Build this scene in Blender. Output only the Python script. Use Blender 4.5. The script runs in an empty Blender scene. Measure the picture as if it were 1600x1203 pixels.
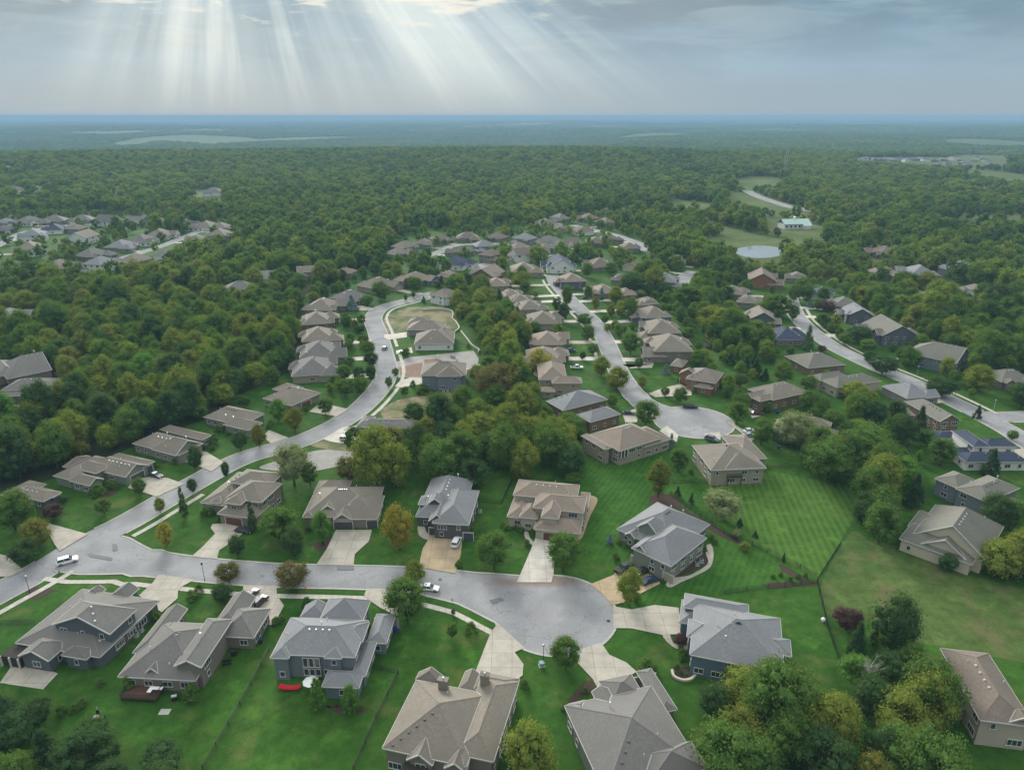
# Aerial view over a wooded suburb: camera, light and air first, then ground, houses, trees, small things.
import bpy, bmesh, math, random
import numpy as np
from mathutils import Vector, Matrix

S = bpy.context.scene
C = S.collection
R = math.radians

EXPOSURE = 0.76
CLOUD_STRENGTH = 0.60
ZENITH = 3.3
SUN_STRENGTH = 2.9
HAZE_DENSITY = 1.45e-4
HAZE_COLOR = (0.32, 0.53, 0.73, 1)
LOBE1, LOBE2 = (-0.02, 0.6), (0.85, 0.5)      # wide openings in the cloud: angle about the sun, half width

# ---------------- camera ----------------
CAM_H = 105.0
PITCH = 20.9
cd = bpy.data.cameras.new('camera')
cam = bpy.data.objects.new('camera', cd); C.objects.link(cam)
cam.location = (0, 0, CAM_H)
cam.rotation_euler = (R(90 - PITCH), 0, 0)
cd.sensor_width = 36; cd.lens = 36 * 1100 / 1600.0
cd.clip_start = 1; cd.clip_end = 120000
S.camera = cam

# ---------------- exposure ----------------
S.view_settings.view_transform = 'Standard'
S.view_settings.look = 'None'
S.view_settings.exposure = EXPOSURE
S.view_settings.gamma = 1
S.cycles.max_bounces = 5
S.cycles.diffuse_bounces = 2
S.cycles.transparent_max_bounces = 6
S.cycles.volume_bounces = 0

# ---------------- sky and sun ----------------
SUN_EL, SUN_AZ = 21.0, -19.0          # degrees; azimuth from +Y, negative = left
sun_dir = Vector((math.sin(R(SUN_AZ)) * math.cos(R(SUN_EL)), math.cos(R(SUN_AZ)) * math.cos(R(SUN_EL)), math.sin(R(SUN_EL))))
W = bpy.data.worlds.new('World'); S.world = W; W.use_nodes = True
nt = W.node_tree; nt.nodes.clear()

def N(nt, t, **k):
    n = nt.nodes.new(t)
    for a, b in k.items():
        if a.startswith('i_'):
            n.inputs[a[2:].replace('_', ' ')].default_value = b
        else: setattr(n, a, b)
    return n
def L(nt, a, b): nt.links.new(a, b)
def math_n(nt, op, a, b=None, clamp=False):
    n = nt.nodes.new('ShaderNodeMath'); n.operation = op; n.use_clamp = clamp
    for i, v in enumerate((a, b)):
        if v is None: continue
        if isinstance(v, (int, float)): n.inputs[i].default_value = v
        else: nt.links.new(v, n.inputs[i])
    return n.outputs[0]
def vmath(nt, op, a, b=None):
    n = nt.nodes.new('ShaderNodeVectorMath'); n.operation = op
    for i, v in enumerate((a, b)):
        if v is None: continue
        if isinstance(v, (tuple, Vector)): n.inputs[i].default_value = tuple(v)
        else: nt.links.new(v, n.inputs[i])
    return n
def maprange(nt, v, a, b, c=0.0, d=1.0, smooth=True):
    n = nt.nodes.new('ShaderNodeMapRange')
    n.interpolation_type = 'SMOOTHSTEP' if smooth else 'LINEAR'
    nt.links.new(v, n.inputs[0])
    for i, q in enumerate((a, b, c, d)): n.inputs[i + 1].default_value = q
    return n.outputs[0]
def mixc(nt, f, a, b, mode='MIX'):
    n = nt.nodes.new('ShaderNodeMix'); n.data_type = 'RGBA'; n.blend_type = mode
    for s, v in ((0, f), (6, a), (7, b)):
        if isinstance(v, (int, float)): n.inputs[s].default_value = v
        elif isinstance(v, tuple): n.inputs[s].default_value = v if len(v) == 4 else v + (1,)
        else: nt.links.new(v, n.inputs[s])
    return n.outputs[2]
def ramp(nt, v, stops):
    n = nt.nodes.new('ShaderNodeValToRGB'); e = n.color_ramp.elements
    while len(e) > 1: e.remove(e[0])
    e[0].position = stops[0][0]; e[0].color = tuple(stops[0][1]) + (1,)
    for p, c in stops[1:]:
        q = e.new(p); q.color = tuple(c) + (1,)
    nt.links.new(v, n.inputs[0]); return n.outputs[0]

def build_sky():
    tc = N(nt, 'ShaderNodeTexCoord')
    sky = N(nt, 'ShaderNodeTexSky'); sky.sky_type = 'NISHITA'; sky.sun_disc = False
    sky.sun_elevation = R(SUN_EL); sky.sun_rotation = R(SUN_AZ)
    sky.air_density = 1.2; sky.dust_density = 2.0; sky.altitude = 250
    d = tc.outputs['Generated']
    sx = N(nt, 'ShaderNodeSeparateXYZ'); L(nt, d, sx.inputs[0])
    z = sx.outputs['Z']
    zc = math_n(nt, 'MAXIMUM', z, 0.02)
    # direction as azimuth and elevation, for long flat banks of cloud
    hl = math_n(nt, 'SQRT', math_n(nt, 'ADD', math_n(nt, 'MULTIPLY', sx.outputs['X'], sx.outputs['X']), math_n(nt, 'MULTIPLY', sx.outputs['Y'], sx.outputs['Y'])))
    el = math_n(nt, 'ARCTAN2', z, hl); az = math_n(nt, 'ARCTAN2', sx.outputs['X'], sx.outputs['Y'])
    def azel(sa, se, oa=0.0):
        c = N(nt, 'ShaderNodeCombineXYZ'); L(nt, math_n(nt, 'MULTIPLY_ADD', az, sa), c.inputs[0]); c.inputs[0].links[0].from_node.inputs[2].default_value = oa
        L(nt, math_n(nt, 'MULTIPLY', el, se), c.inputs[1]); return c.outputs[0]
    def nz(vec, sc, det, ro, dist=0.0):
        n = N(nt, 'ShaderNodeTexNoise'); n.inputs['Scale'].default_value = sc; n.inputs['Detail'].default_value = det; n.inputs['Roughness'].default_value = ro; n.inputs['Distortion'].default_value = dist
        L(nt, vec, n.inputs['Vector']); return n.outputs[0]
    n_big = nz(azel(1.6, 7.5, 3.3), 1.5, 6, .55, .3); n_str = nz(azel(2.6, 15.0, 8.1), 2.0, 6, .6, .5); n_fine = nz(azel(5, 24.0, 1.0), 2.2, 5, .6, .3)
    hz = maprange(nt, z, 0.0, 0.20)
    base = ramp(nt, hz, [(0, (0.36, 0.455, 0.52)), (0.25, (0.34, 0.485, 0.60)), (0.7, (0.24, 0.385, 0.50)), (1, (0.20, 0.325, 0.42))])
    col = mixc(nt, math_n(nt, 'MULTIPLY', maprange(nt, n_big, 0.40, 0.60), math_n(nt, 'MULTIPLY', hz, .95)), base, (0.165, 0.235, 0.29))
    col = mixc(nt, math_n(nt, 'MULTIPLY', maprange(nt, n_str, 0.48, 0.62), math_n(nt, 'MULTIPLY', hz, 0.55)), col, (0.44, 0.57, 0.62))
    sd = sun_dir
    dn = vmath(nt, 'NORMALIZE', d)
    dot = N(nt, 'ShaderNodeVectorMath'); dot.operation = 'DOT_PRODUCT'
    L(nt, dn.outputs[0], dot.inputs[0]); dot.inputs[1].default_value = tuple(sd)
    prox = maprange(nt, dot.outputs['Value'], 0.84, 0.985)
    prox2 = maprange(nt, dot.outputs['Value'], 0.70, 0.975)
    rim = math_n(nt, 'MULTIPLY', maprange(nt, n_fine, 0.55, 0.66), math_n(nt, 'MULTIPLY', prox, maprange(nt, z, 0.06, 0.13)))
    # light shafts: fan of beams about the sun's direction
    up = Vector((0, 0, 1)); e1 = sd.cross(up).normalized(); e2 = e1.cross(sd).normalized()
    def dt(v):
        q = N(nt, 'ShaderNodeVectorMath'); q.operation = 'DOT_PRODUCT'; L(nt, dn.outputs[0], q.inputs[0]); q.inputs[1].default_value = tuple(v); return q.outputs['Value']
    ang = math_n(nt, 'ARCTAN2', dt(e1), math_n(nt, 'MULTIPLY', dt(e2), -1.0))
    cv = N(nt, 'ShaderNodeCombineXYZ'); L(nt, ang, cv.inputs[0]); L(nt, math_n(nt, 'MULTIPLY', el, 0.25), cv.inputs[1])
    rb = nz(cv.outputs[0], 2.3, 1.5, .5); rf_ = nz(cv.outputs[0], 9.0, 3, .6)
    beam = math_n(nt, 'ADD', math_n(nt, 'MULTIPLY', maprange(nt, rb, 0.40, 0.62), .75), math_n(nt, 'MULTIPLY', maprange(nt, rf_, 0.42, 0.66), .5))
    # two wide openings in the cloud, either side of the dark bank
    def lobe(a0, wd): return maprange(nt, math_n(nt, 'ABSOLUTE', math_n(nt, 'SUBTRACT', ang, a0)), 0.0, wd, 1.0, 0.0)
    openings = math_n(nt, 'ADD', math_n(nt, 'ADD', lobe(LOBE1[0], LOBE1[1]), lobe(LOBE2[0], LOBE2[1])), .22, True)
    fade = math_n(nt, 'MULTIPLY', maprange(nt, z, -0.02, 0.09), prox2)
    amt = math_n(nt, 'MULTIPLY', math_n(nt, 'MULTIPLY', beam, fade), openings)
    shaft = N(nt, 'ShaderNodeMix'); shaft.data_type = 'RGBA'; shaft.blend_type = 'ADD'
    L(nt, amt, shaft.inputs[0]); L(nt, col, shaft.inputs[6]); shaft.inputs[7].default_value = (0.50, 0.46, 0.35, 1)
    col2 = mixc(nt, math_n(nt, 'MULTIPLY', prox2, 0.14), shaft.outputs[2], (0.80, 0.78, 0.68))
    # one dark bank of cloud with a lit lower edge
    c0 = N(nt, 'ShaderNodeCombineXYZ')
    L(nt, math_n(nt, 'MULTIPLY', math_n(nt, 'SUBTRACT', az, R(-5.0)), 1 / .115), c0.inputs[0]); L(nt, math_n(nt, 'MULTIPLY', math_n(nt, 'SUBTRACT', el, R(9.6)), 1 / .030), c0.inputs[1])
    ln = N(nt, 'ShaderNodeVectorMath'); ln.operation = 'LENGTH'; L(nt, c0.outputs[0], ln.inputs[0])
    dd = math_n(nt, 'ADD', ln.outputs['Value'], math_n(nt, 'MULTIPLY', math_n(nt, 'SUBTRACT', n_fine, .5), 2.2))
    edge = math_n(nt, 'MULTIPLY', maprange(nt, dd, 1.5, 1.1), maprange(nt, dd, .72, 1.0))
    bank = maprange(nt, dd, 1.0, .7)
    col2 = mixc(nt, math_n(nt, 'MULTIPLY', bank, .85), col2, (0.24, 0.31, 0.36))
    col2 = mixc(nt, math_n(nt, 'MULTIPLY', edge, .75), col2, (0.98, 0.93, 0.80))
    col4 = mixc(nt, math_n(nt, 'MULTIPLY', rim, 0.7), col2, (0.97, 0.92, 0.80))
    # overcast skies are brighter overhead than at the rim
    zb = maprange(nt, z, 0.22, 0.65, 1.0, ZENITH)
    col4 = mixc(nt, maprange(nt, z, 0.22, 0.5), col4, (0.37, 0.385, 0.38))
    vs = N(nt, 'ShaderNodeVectorMath'); vs.operation = 'SCALE'; L(nt, col4, vs.inputs[0]); L(nt, zb, vs.inputs['Scale']); col4 = vs.outputs[0]
    # combine with the clear Nishita sky showing faintly through
    bg1 = N(nt, 'ShaderNodeBackground'); L(nt, sky.outputs[0], bg1.inputs[0]); bg1.inputs[1].default_value = 0.05
    bg2 = N(nt, 'ShaderNodeBackground'); L(nt, col4, bg2.inputs[0]); bg2.inputs[1].default_value = CLOUD_STRENGTH
    mx = N(nt, 'ShaderNodeMixShader'); mx.inputs[0].default_value = 0.975
    L(nt, bg1.outputs[0], mx.inputs[1]); L(nt, bg2.outputs[0], mx.inputs[2])
    out = N(nt, 'ShaderNodeOutputWorld'); L(nt, mx.outputs[0], out.inputs[0])
build_sky()
W.cycles.sampling_method = 'MANUAL'; W.cycles.sample_map_resolution = 512

sl = bpy.data.lights.new('sun', 'SUN'); sun = bpy.data.objects.new('sun', sl); C.objects.link(sun)
sl.energy = SUN_STRENGTH; sl.angle = R(24); sl.color = (1.0, 0.95, 0.86)
sun.rotation_euler = sun_dir.to_track_quat('Z', 'Y').to_euler()
sun.location = (0, 0, 300)

# ---------------- air ----------------
def haze():
    me = bpy.data.meshes.new('haze'); b = bmesh.new()
    r = 52000.0; z0, z1 = -75.0, 112.0
    bmesh.ops.create_cube(b, size=1)
    for v in b.verts:
        v.co = Vector((v.co.x * 2 * r, v.co.y * 2 * r, z0 if v.co.z < 0 else z1))
    b.to_mesh(me); b.free()
    o = bpy.data.objects.new('haze', me); C.objects.link(o); o['kind'] = 'stuff'; o['label'] = 'pale blue haze over the far woods'
    m = bpy.data.materials.new('haze_air'); m.use_nodes = True; t = m.node_tree; t.nodes.clear()
    v = N(t, 'ShaderNodeVolumePrincipled'); v.inputs['Density'].default_value = HAZE_DENSITY
    v.inputs['Color'].default_value = HAZE_COLOR; v.inputs['Density Attribute'].default_value = ''
    v.inputs['Anisotropy'].default_value = 0.0
    out = N(t, 'ShaderNodeOutputMaterial'); L(t, v.outputs[0], out.inputs['Volume'])
    me.materials.append(m)
    return o
haze()

# ---------------- terrain ----------------
def sst(a, b, x):
    t = np.clip((x - a) / (b - a), 0, 1); return t * t * (3 - 2 * t)
def terr(x, y):
    x = np.asarray(x, float); y = np.asarray(y, float)
    r = np.hypot(x, y)
    left = 1 - sst(200, 900, x)
    a = 16 * np.exp(-((r - 1850) / 330.) ** 2) * (0.25 + 0.75 * left)
    v = -42 * sst(2050, 2900, r) * (1 - 0.75 * sst(4200, 7500, r)) * (0.35 + 0.65 * left)
    u = sst(2600, 4500, r) * (9 * np.sin(x / 1400. + 1.3) * np.cos(y / 1900.) + 6 * np.sin(x / 610. + y / 900.) + 4 * np.sin(y / 430. - x / 800.))
    f = sst(9000, 30000, r) * (34 * np.sin(x / 5200. + 0.6) + 16 * np.sin(x / 2300. + y / 9000.) + 8 * np.sin(x / 800.))
    w = sst(900, 1400, r) * 3 * np.sin(x / 210. + 0.5) * np.cos(y / 260.)
    return a + v + u + f + w
# ---------------- materials ----------------
def newmat(name):
    m = bpy.data.materials.new(name); m.use_nodes = True; t = m.node_tree; t.nodes.clear()
    out = N(t, 'ShaderNodeOutputMaterial'); b = N(t, 'ShaderNodeBsdfPrincipled'); L(t, b.outputs[0], out.inputs[0])
    return m, t, b
def noise(t, vec, scale, detail=3, rough=0.55):
    n = N(t, 'ShaderNodeTexNoise'); n.inputs['Scale'].default_value = scale; n.inputs['Detail'].default_value = detail; n.inputs['Roughness'].default_value = rough
    if vec is not None: L(t, vec, n.inputs['Vector'])
    return n.outputs[0]
def geo_pos(t): return N(t, 'ShaderNodeNewGeometry').outputs['Position']
def obj_pos(t): return N(t, 'ShaderNodeTexCoord').outputs['Object']
def hue(c, f): return tuple(min(1, q * f) for q in c)

def plain(name, col, rough=0.7, spec=0.3, metal=0.0, var=0.12, scale=1.5):
    m, t, b = newmat(name)
    n = noise(t, obj_pos(t), scale, 4)
    L(t, mixc(t, n, hue(col, 1 - var), hue(col, 1 + var)), b.inputs['Base Color'])
    b.inputs['Roughness'].default_value = rough; b.inputs['Specular IOR Level'].default_value = spec; b.inputs['Metallic'].default_value = metal
    return m
def roof_mat(name, col):
    m, t, b = newmat(name); p = obj_pos(t)
    n1 = noise(t, p, 2.6, 2, 0.7); n2 = noise(t, p, 0.16, 3); n3 = noise(t, p, 7.0, 1)
    mp = N(t, 'ShaderNodeMapping'); mp.inputs['Scale'].default_value = (0.6, 0.6, 5.5); L(t, p, mp.inputs[0])
    n4 = noise(t, mp.outputs[0], 1.0, 2)
    c = mixc(t, maprange(t, n1, .3, .7), hue(col, .84), hue(col, 1.15))
    c = mixc(t, maprange(t, n2, .35, .7), c, hue(col, .86))
    c = mixc(t, math_n(t, 'MULTIPLY', maprange(t, n4, .45, .6), .35), c, hue(col, .78))
    c = mixc(t, math_n(t, 'MULTIPLY', maprange(t, n3, .5, .75), .35), c, hue(col, 1.35))
    oi = N(t, 'ShaderNodeObjectInfo')
    c = mixc(t, math_n(t, 'MULTIPLY', oi.outputs['Random'], .16), c, hue(col, .5))
    L(t, c, b.inputs['Base Color']); b.inputs['Roughness'].default_value = .88; b.inputs['Specular IOR Level'].default_value = .25
    return m
def siding_mat(name, col, lap=True):
    m, t, b = newmat(name); p = obj_pos(t)
    sp = N(t, 'ShaderNodeSeparateXYZ'); L(t, p, sp.inputs[0])
    fr = math_n(t, 'FRACT', math_n(t, 'MULTIPLY', sp.outputs['Z'], 4.2))
    c = mixc(t, maprange(t, fr, .8, .98), col, hue(col, .72)) if lap else mixc(t, noise(t, p, 3, 4), hue(col, .85), hue(col, 1.12))
    c = mixc(t, math_n(t, 'MULTIPLY', maprange(t, noise(t, p, .5, 3), .4, .7), .25), c, hue(col, .8))
    L(t, c, b.inputs['Base Color']); b.inputs['Roughness'].default_value = .75; b.inputs['Specular IOR Level'].default_value = .25
    return m
def grass_mat(name, a, b2, dry, dryamt=.3, stripes=None, scale=1.0):
    m, t, b = newmat(name); p = geo_pos(t)
    n1 = noise(t, p, .035 * scale, 4, .6); n2 = noise(t, p, .35, 4, .65); n3 = noise(t, p, 2.4, 3, .7)
    n5 = noise(t, p, .11, 5, .62)
    c = mixc(t, maprange(t, n1, .35, .65), a, b2)
    c = mixc(t, math_n(t, 'MULTIPLY', maprange(t, n2, .35, .7), .6), c, hue(a, .55))
    c = mixc(t, math_n(t, 'MULTIPLY', maprange(t, noise(t, p, .16, 5, .7), .5, .72), .65), c, hue(b2, 1.55))
    if stripes:
        ang, per, strg = stripes
        mp = N(t, 'ShaderNodeMapping'); mp.inputs['Rotation'].default_value = (0, 0, R(ang)); L(t, p, mp.inputs[0])
        wv = N(t, 'ShaderNodeTexWave'); wv.inputs['Scale'].default_value = 1.0 / per * .31; wv.inputs['Distortion'].default_value = .5; wv.inputs['Detail'].default_value = 2; wv.inputs['Detail Scale'].default_value = 1.2
        L(t, mp.outputs[0], wv.inputs[0])
        c = mixc(t, math_n(t, 'MULTIPLY', maprange(t, wv.outputs['Fac'], .3, .7), strg), c, hue(b2, 1.7))
    c = mixc(t, math_n(t, 'MULTIPLY', maprange(t, n5, .60 - dryamt * .25, .80 - dryamt * .25), min(1, dryamt * 1.5)), c, dry)
    c = mixc(t, math_n(t, 'MULTIPLY', maprange(t, n3, .4, .75), .4), c, hue(a, .5))
    L(t, c, b.inputs['Base Color']); b.inputs['Roughness'].default_value = .95; b.inputs['Specular IOR Level'].default_value = .1
    return m
STAIN = (6.0, 142.0)
def road_mat():
    m, t, b = newmat('asphalt_worn'); p = geo_pos(t)
    col = (.285, .288, .30)
    c = mixc(t, maprange(t, noise(t, p, .12, 4), .35, .65), hue(col, .88), hue(col, 1.14))
    c = mixc(t, math_n(t, 'MULTIPLY', maprange(t, noise(t, p, 1.6, 4, .7), .4, .7), .4), c, hue(col, .75))
    mp = N(t, 'ShaderNodeMapping'); mp.inputs['Scale'].default_value = (1, 1, .01); L(t, p, mp.inputs[0])
    wob = N(t, 'ShaderNodeTexNoise'); wob.inputs['Scale'].default_value = .35; wob.inputs['Detail'].default_value = 3; L(t, mp.outputs[0], wob.inputs['Vector'])
    ad = vmath(t, 'ADD', mp.outputs[0], None); s = vmath(t, 'SCALE', wob.outputs['Color']); s.inputs['Scale'].default_value = 3.5; L(t, s.outputs[0], ad.inputs[1])
    for sc, wd, st in ((.16, .012, .55), (.33, .009, .3)):
        v = N(t, 'ShaderNodeTexVoronoi'); v.feature = 'DISTANCE_TO_EDGE'; v.inputs['Scale'].default_value = sc; L(t, ad.outputs[0], v.inputs['Vector'])
        cr = maprange(t, v.outputs['Distance'], 0.0, wd, 1, 0)
        cr = math_n(t, 'MULTIPLY', cr, math_n(t, 'MULTIPLY', maprange(t, noise(t, p, .08, 2), .42, .58), st))
        c = mixc(t, cr, c, (.05, .05, .06))
    # rusty run-off stain where the drives meet the turning circle
    o_ = vmath(t, 'SUBTRACT', p, (STAIN[0], STAIN[1], 0)); o2 = vmath(t, 'MULTIPLY', o_.outputs[0], (1 / 11., 1 / 2.2, 0)); l_ = N(t, 'ShaderNodeVectorMath'); l_.operation = 'LENGTH'; L(t, o2.outputs[0], l_.inputs[0])
    sm_ = maprange(t, math_n(t, 'ADD', l_.outputs['Value'], math_n(t, 'MULTIPLY', noise(t, p, .5, 4), 1.0)), 1.0, 1.9, 1, 0)
    c = mixc(t, math_n(t, 'MULTIPLY', sm_, .55), c, (.20, .115, .07))
    st = maprange(t, noise(t, p, .06, 3), .58, .75)
    c = mixc(t, math_n(t, 'MULTIPLY', st, .3), c, (.16, .13, .11))
    L(t, c, b.inputs['Base Color']); b.inputs['Roughness'].default_value = 1; b.inputs['Specular IOR Level'].default_value = .06
    return m
def concrete_mat(name, col, joint=0):
    m, t, b = newmat(name); p = geo_pos(t)
    c = mixc(t, maprange(t, noise(t, p, .3, 5, .65), .35, .7), hue(col, 1.08), hue(col, .84))
    c = mixc(t, math_n(t, 'MULTIPLY', maprange(t, noise(t, p, 3, 3), .4, .7), .3), c, hue(col, .85))
    if joint:
        bt = N(t, 'ShaderNodeTexBrick'); bt.offset = 0; bt.inputs['Scale'].default_value = 1
        bt.inputs['Mortar Size'].default_value = .06; bt.inputs['Brick Width'].default_value = joint; bt.inputs['Row Height'].default_value = joint
        bt.inputs['Color1'].default_value = (1, 1, 1, 1); bt.inputs['Color2'].default_value = (.93, .93, .93, 1); bt.inputs['Mortar'].default_value = (.62, .62, .62, 1)
        L(t, p, bt.inputs['Vector'])
        c = mixc(t, 1.0, c, bt.outputs['Color'], 'MULTIPLY')
    L(t, c, b.inputs['Base Color']); b.inputs['Roughness'].default_value = .9; b.inputs['Specular IOR Level'].default_value = .2
    return m
def leaf_mat(name, a, b2, big=False):
    m, t, b = newmat(name); p = geo_pos(t)
    oi = N(t, 'ShaderNodeObjectInfo')
    c = mixc(t, maprange(t, noise(t, p, .5, 3, .6), .35, .65), a, b2)
    c = mixc(t, math_n(t, 'MULTIPLY', maprange(t, noise(t, p, 2.2, 2, .7), .45, .7), .5), c, hue(a, .55))
    if big:
        ln = noise(t, oi.outputs['Location'], .012, 4, .65)
        c = mixc(t, math_n(t, 'MULTIPLY', maprange(t, ln, .42, .62), .55), c, (.15, .215, .045))
        rn = ramp(t, oi.outputs['Random'], [(0, (.030, .085, .034)), (.25, (.045, .12, .036)), (.5, (.075, .165, .030)), (.72, (.13, .215, .035)), (.9, (.20, .26, .045)), (1, (.20, .20, .06))])
        c = mixc(t, .72, c, rn)
        ln2 = noise(t, oi.outputs['Location'], .0022, 5, .7)
        c = mixc(t, math_n(t, 'MULTIPLY', maprange(t, ln2, .47, .62), .4), c, (.20, .25, .07))
        c = mixc(t, math_n(t, 'MULTIPLY', maprange(t, ln2, .47, .36), .45), c, (.03, .075, .035))
        sc_ = N(t, 'ShaderNodeVectorMath'); sc_.operation = 'SCALE'; L(t, c, sc_.inputs[0]); sc_.inputs['Scale'].default_value = 1.32; c = sc_.outputs[0]
    else:
        c = mixc(t, math_n(t, 'MULTIPLY', oi.outputs['Random'], .45), c, hue(b2, .62))
    df = N(t, 'ShaderNodeBsdfDiffuse'); L(t, c, df.inputs[0])
    tr = N(t, 'ShaderNodeBsdfTranslucent'); L(t, mixc(t, .5, c, (.2, .22, .02)), tr.inputs[0])
    mx = N(t, 'ShaderNodeMixShader'); mx.inputs[0].default_value = .34; L(t, df.outputs[0], mx.inputs[1]); L(t, tr.outputs[0], mx.inputs[2])
    out = [n for n in t.nodes if n.type == 'OUTPUT_MATERIAL'][0]
    L(t, mx.outputs[0], out.inputs[0]); t.nodes.remove(b)
    return m
def glass_dark(name='window_glass', col=(.02, .028, .035), rough=.12):
    m, t, b = newmat(name)
    L(t, mixc(t, noise(t, obj_pos(t), .8, 2), col, hue(col, 3)), b.inputs['Base Color'])
    b.inputs['Roughness'].default_value = rough; b.inputs['Specular IOR Level'].default_value = .8
    return m
def water_mat():
    m, t, b = newmat('pond_water')
    b.inputs['Base Color'].default_value = (.30, .34, .36, 1); b.inputs['Roughness'].default_value = .03; b.inputs['IOR'].default_value = 2.0
    bp = N(t, 'ShaderNodeBump'); bp.inputs['Strength'].default_value = .08; L(t, noise(t, geo_pos(t), .6, 3), bp.inputs['Height']); L(t, bp.outputs[0], b.inputs['Normal'])
    return m
def ground_mat():
    m, t, b = newmat('land'); p = geo_pos(t)
    ln = N(t, 'ShaderNodeVectorMath'); ln.operation = 'LENGTH'; L(t, p, ln.inputs[0]); r = ln.outputs['Value']
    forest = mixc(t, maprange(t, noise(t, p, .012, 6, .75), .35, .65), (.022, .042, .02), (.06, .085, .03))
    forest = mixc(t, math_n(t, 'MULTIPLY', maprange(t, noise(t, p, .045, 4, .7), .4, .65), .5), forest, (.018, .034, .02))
    field = mixc(t, maprange(t, noise(t, p, .004, 3), .4, .6), (.12, .15, .06), (.20, .19, .10))
    fn = maprange(t, noise(t, p, .00042, 6, .66), .515, .56)
    forest = mixc(t, maprange(t, noise(t, p, .0009, 5, .7), .42, .6), forest, (.085, .115, .05))
    far = mixc(t, fn, forest, field)
    near = mixc(t, maprange(t, noise(t, p, .02, 4), .4, .6), (.085, .125, .04), (.12, .15, .06))
    near = mixc(t, math_n(t, 'MULTIPLY', maprange(t, noise(t, p, .3, 4), .4, .7), .4), near, (.05, .075, .03))
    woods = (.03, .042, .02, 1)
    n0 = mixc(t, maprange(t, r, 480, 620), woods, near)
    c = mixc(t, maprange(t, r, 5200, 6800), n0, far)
    L(t, c, b.inputs['Base Color']); b.inputs['Roughness'].default_value = 1; b.inputs['Specular IOR Level'].default_value = .05
    return m

M = {}
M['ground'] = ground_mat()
M['lawn'] = grass_mat('lawn_grass', (.030, .094, .012), (.046, .118, .016), (.15, .15, .05), .32)
M['lawn2'] = grass_mat('mown_lawn', (.030, .100, .013), (.048, .125, .018), (.14, .15, .05), .12, (28, 1.6, .14))
M['lawn3'] = grass_mat('striped_lawn', (.046, .115, .017), (.068, .140, .024), (.14, .15, .05), .15, (8, 1.9, .26))
M['dry'] = grass_mat('dry_meadow', (.060, .115, .026), (.085, .13, .035), (.15, .125, .065), .45)
M['lot'] = grass_mat('weedy_lot', (.085, .13, .045), (.15, .16, .075), (.24, .20, .13), .8)
M['golf'] = grass_mat('far_meadow', (.12, .19, .065), (.15, .205, .075), (.19, .19, .09), .3, None, .3)
M['road'] = road_mat()
M['kerb'] = concrete_mat('kerb_concrete', (.42, .41, .38))
M['walk'] = concrete_mat('walk_concrete', (.48, .46, .41), 1.5)
M['drive'] = concrete_mat('drive_concrete', (.43, .40, .345), 4.2)
M['drive_tan'] = concrete_mat('stained_drive', (.42, .33, .22), 4.2)
M['drive_pale'] = concrete_mat('new_concrete', (.53, .50, .45), 4.2)
M['gravel'] = concrete_mat('pale_gravel', (.29, .28, .27))
M['patch'] = concrete_mat('tar_patch', (.17, .175, .185))
M['dirt'] = concrete_mat('bare_dirt', (.20, .135, .10))
M['mulch'] = plain('mulch_bed', (.065, .045, .038), .95, .1, 0, .35, 4)
M['stone'] = siding_mat('pale_stone', (.50, .46, .38), False)
M['bark'] = plain('bark', (.10, .08, .06), .95, .1, 0, .3, 3)
M['bark_pale'] = plain('bleached_bark', (.38, .36, .32), .9, .1)
M['trim'] = plain('white_trim', (.52, .52, .49), .6)
M['trim_grey'] = plain('grey_trim', (.42, .40, .36), .6)
M['garage_dark'] = siding_mat('dark_garage_door', (.085, .085, .095))
M['garage_brown'] = siding_mat('brown_garage_door', (.13, .065, .04))
M['garage_tan'] = siding_mat('tan_garage_door', (.36, .32, .26))
M['garage_white'] = siding_mat('white_garage_door', (.62, .61, .58))
M['glass'] = glass_dark()
M['vent'] = plain('vent_metal', (.60, .62, .64), .4, .5, .2)
M['vent_grey'] = plain('dull_vent', (.12, .12, .12), .7)
M['dark'] = plain('dark_metal', (.02, .02, .022), .5)
M['wood'] = plain('deck_wood', (.10, .055, .04), .8, .2, 0, .25, 3)
M['shade'] = plain('painted_porch_shade', (.05, .045, .04), .9, .1)  # near-black colour painting in the shade under porch roofs
M['tyre'] = plain('tyre_rubber', (.02, .02, .02), .8)
M['rim'] = plain('wheel_rim', (.4, .4, .42), .35, .5, .7)
M['lampglass'] = plain('clear_lamp', (.75, .75, .7), .2)
M['redglass'] = plain('red_lamp', (.35, .02, .02), .3)
M['water'] = water_mat()
M['pool'] = plain('pool_water', (.10, .50, .46), .08, .5, 0, .1)
M['red'] = plain('red_fabric', (.5, .012, .025), .6)
M['white'] = plain('white_paint', (.78, .78, .78), .5)
M['blue'] = plain('blue_plastic', (.02, .045, .35), .5)
M['green_box'] = plain('grey_green_metal', (.22, .34, .33), .6)
M['orange'] = plain('orange_plastic', (.75, .17, .03), .5)
M['galv'] = plain('galvanised_steel', (.42, .45, .47), .5, .5, .4)
M['greenroof'] = plain('pale_green_metal_roof', (.42, .58, .52), .5, .4)
ROOF = {'tan': (.20, .178, .150), 'grey': (.165, .160, .152), 'cool': (.205, .212, .225), 'warm': (.235, .195, .160),
        'brown': (.175, .145, .122), 'navy': (.048, .062, .10), 'dark': (.115, .115, .115), 'olive': (.165, .162, .14)}
for k, v in ROOF.items(): M['r_' + k] = roof_mat(k + '_shingles', hue(v, 1.12))
for k, v in ROOF.items(): M['c_' + k] = plain(k + '_ridge_shingles', hue(v, 1.14), .85, .2)
M['flash'] = plain('valley_flashing', (.33, .315, .285), .6, .3)
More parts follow.
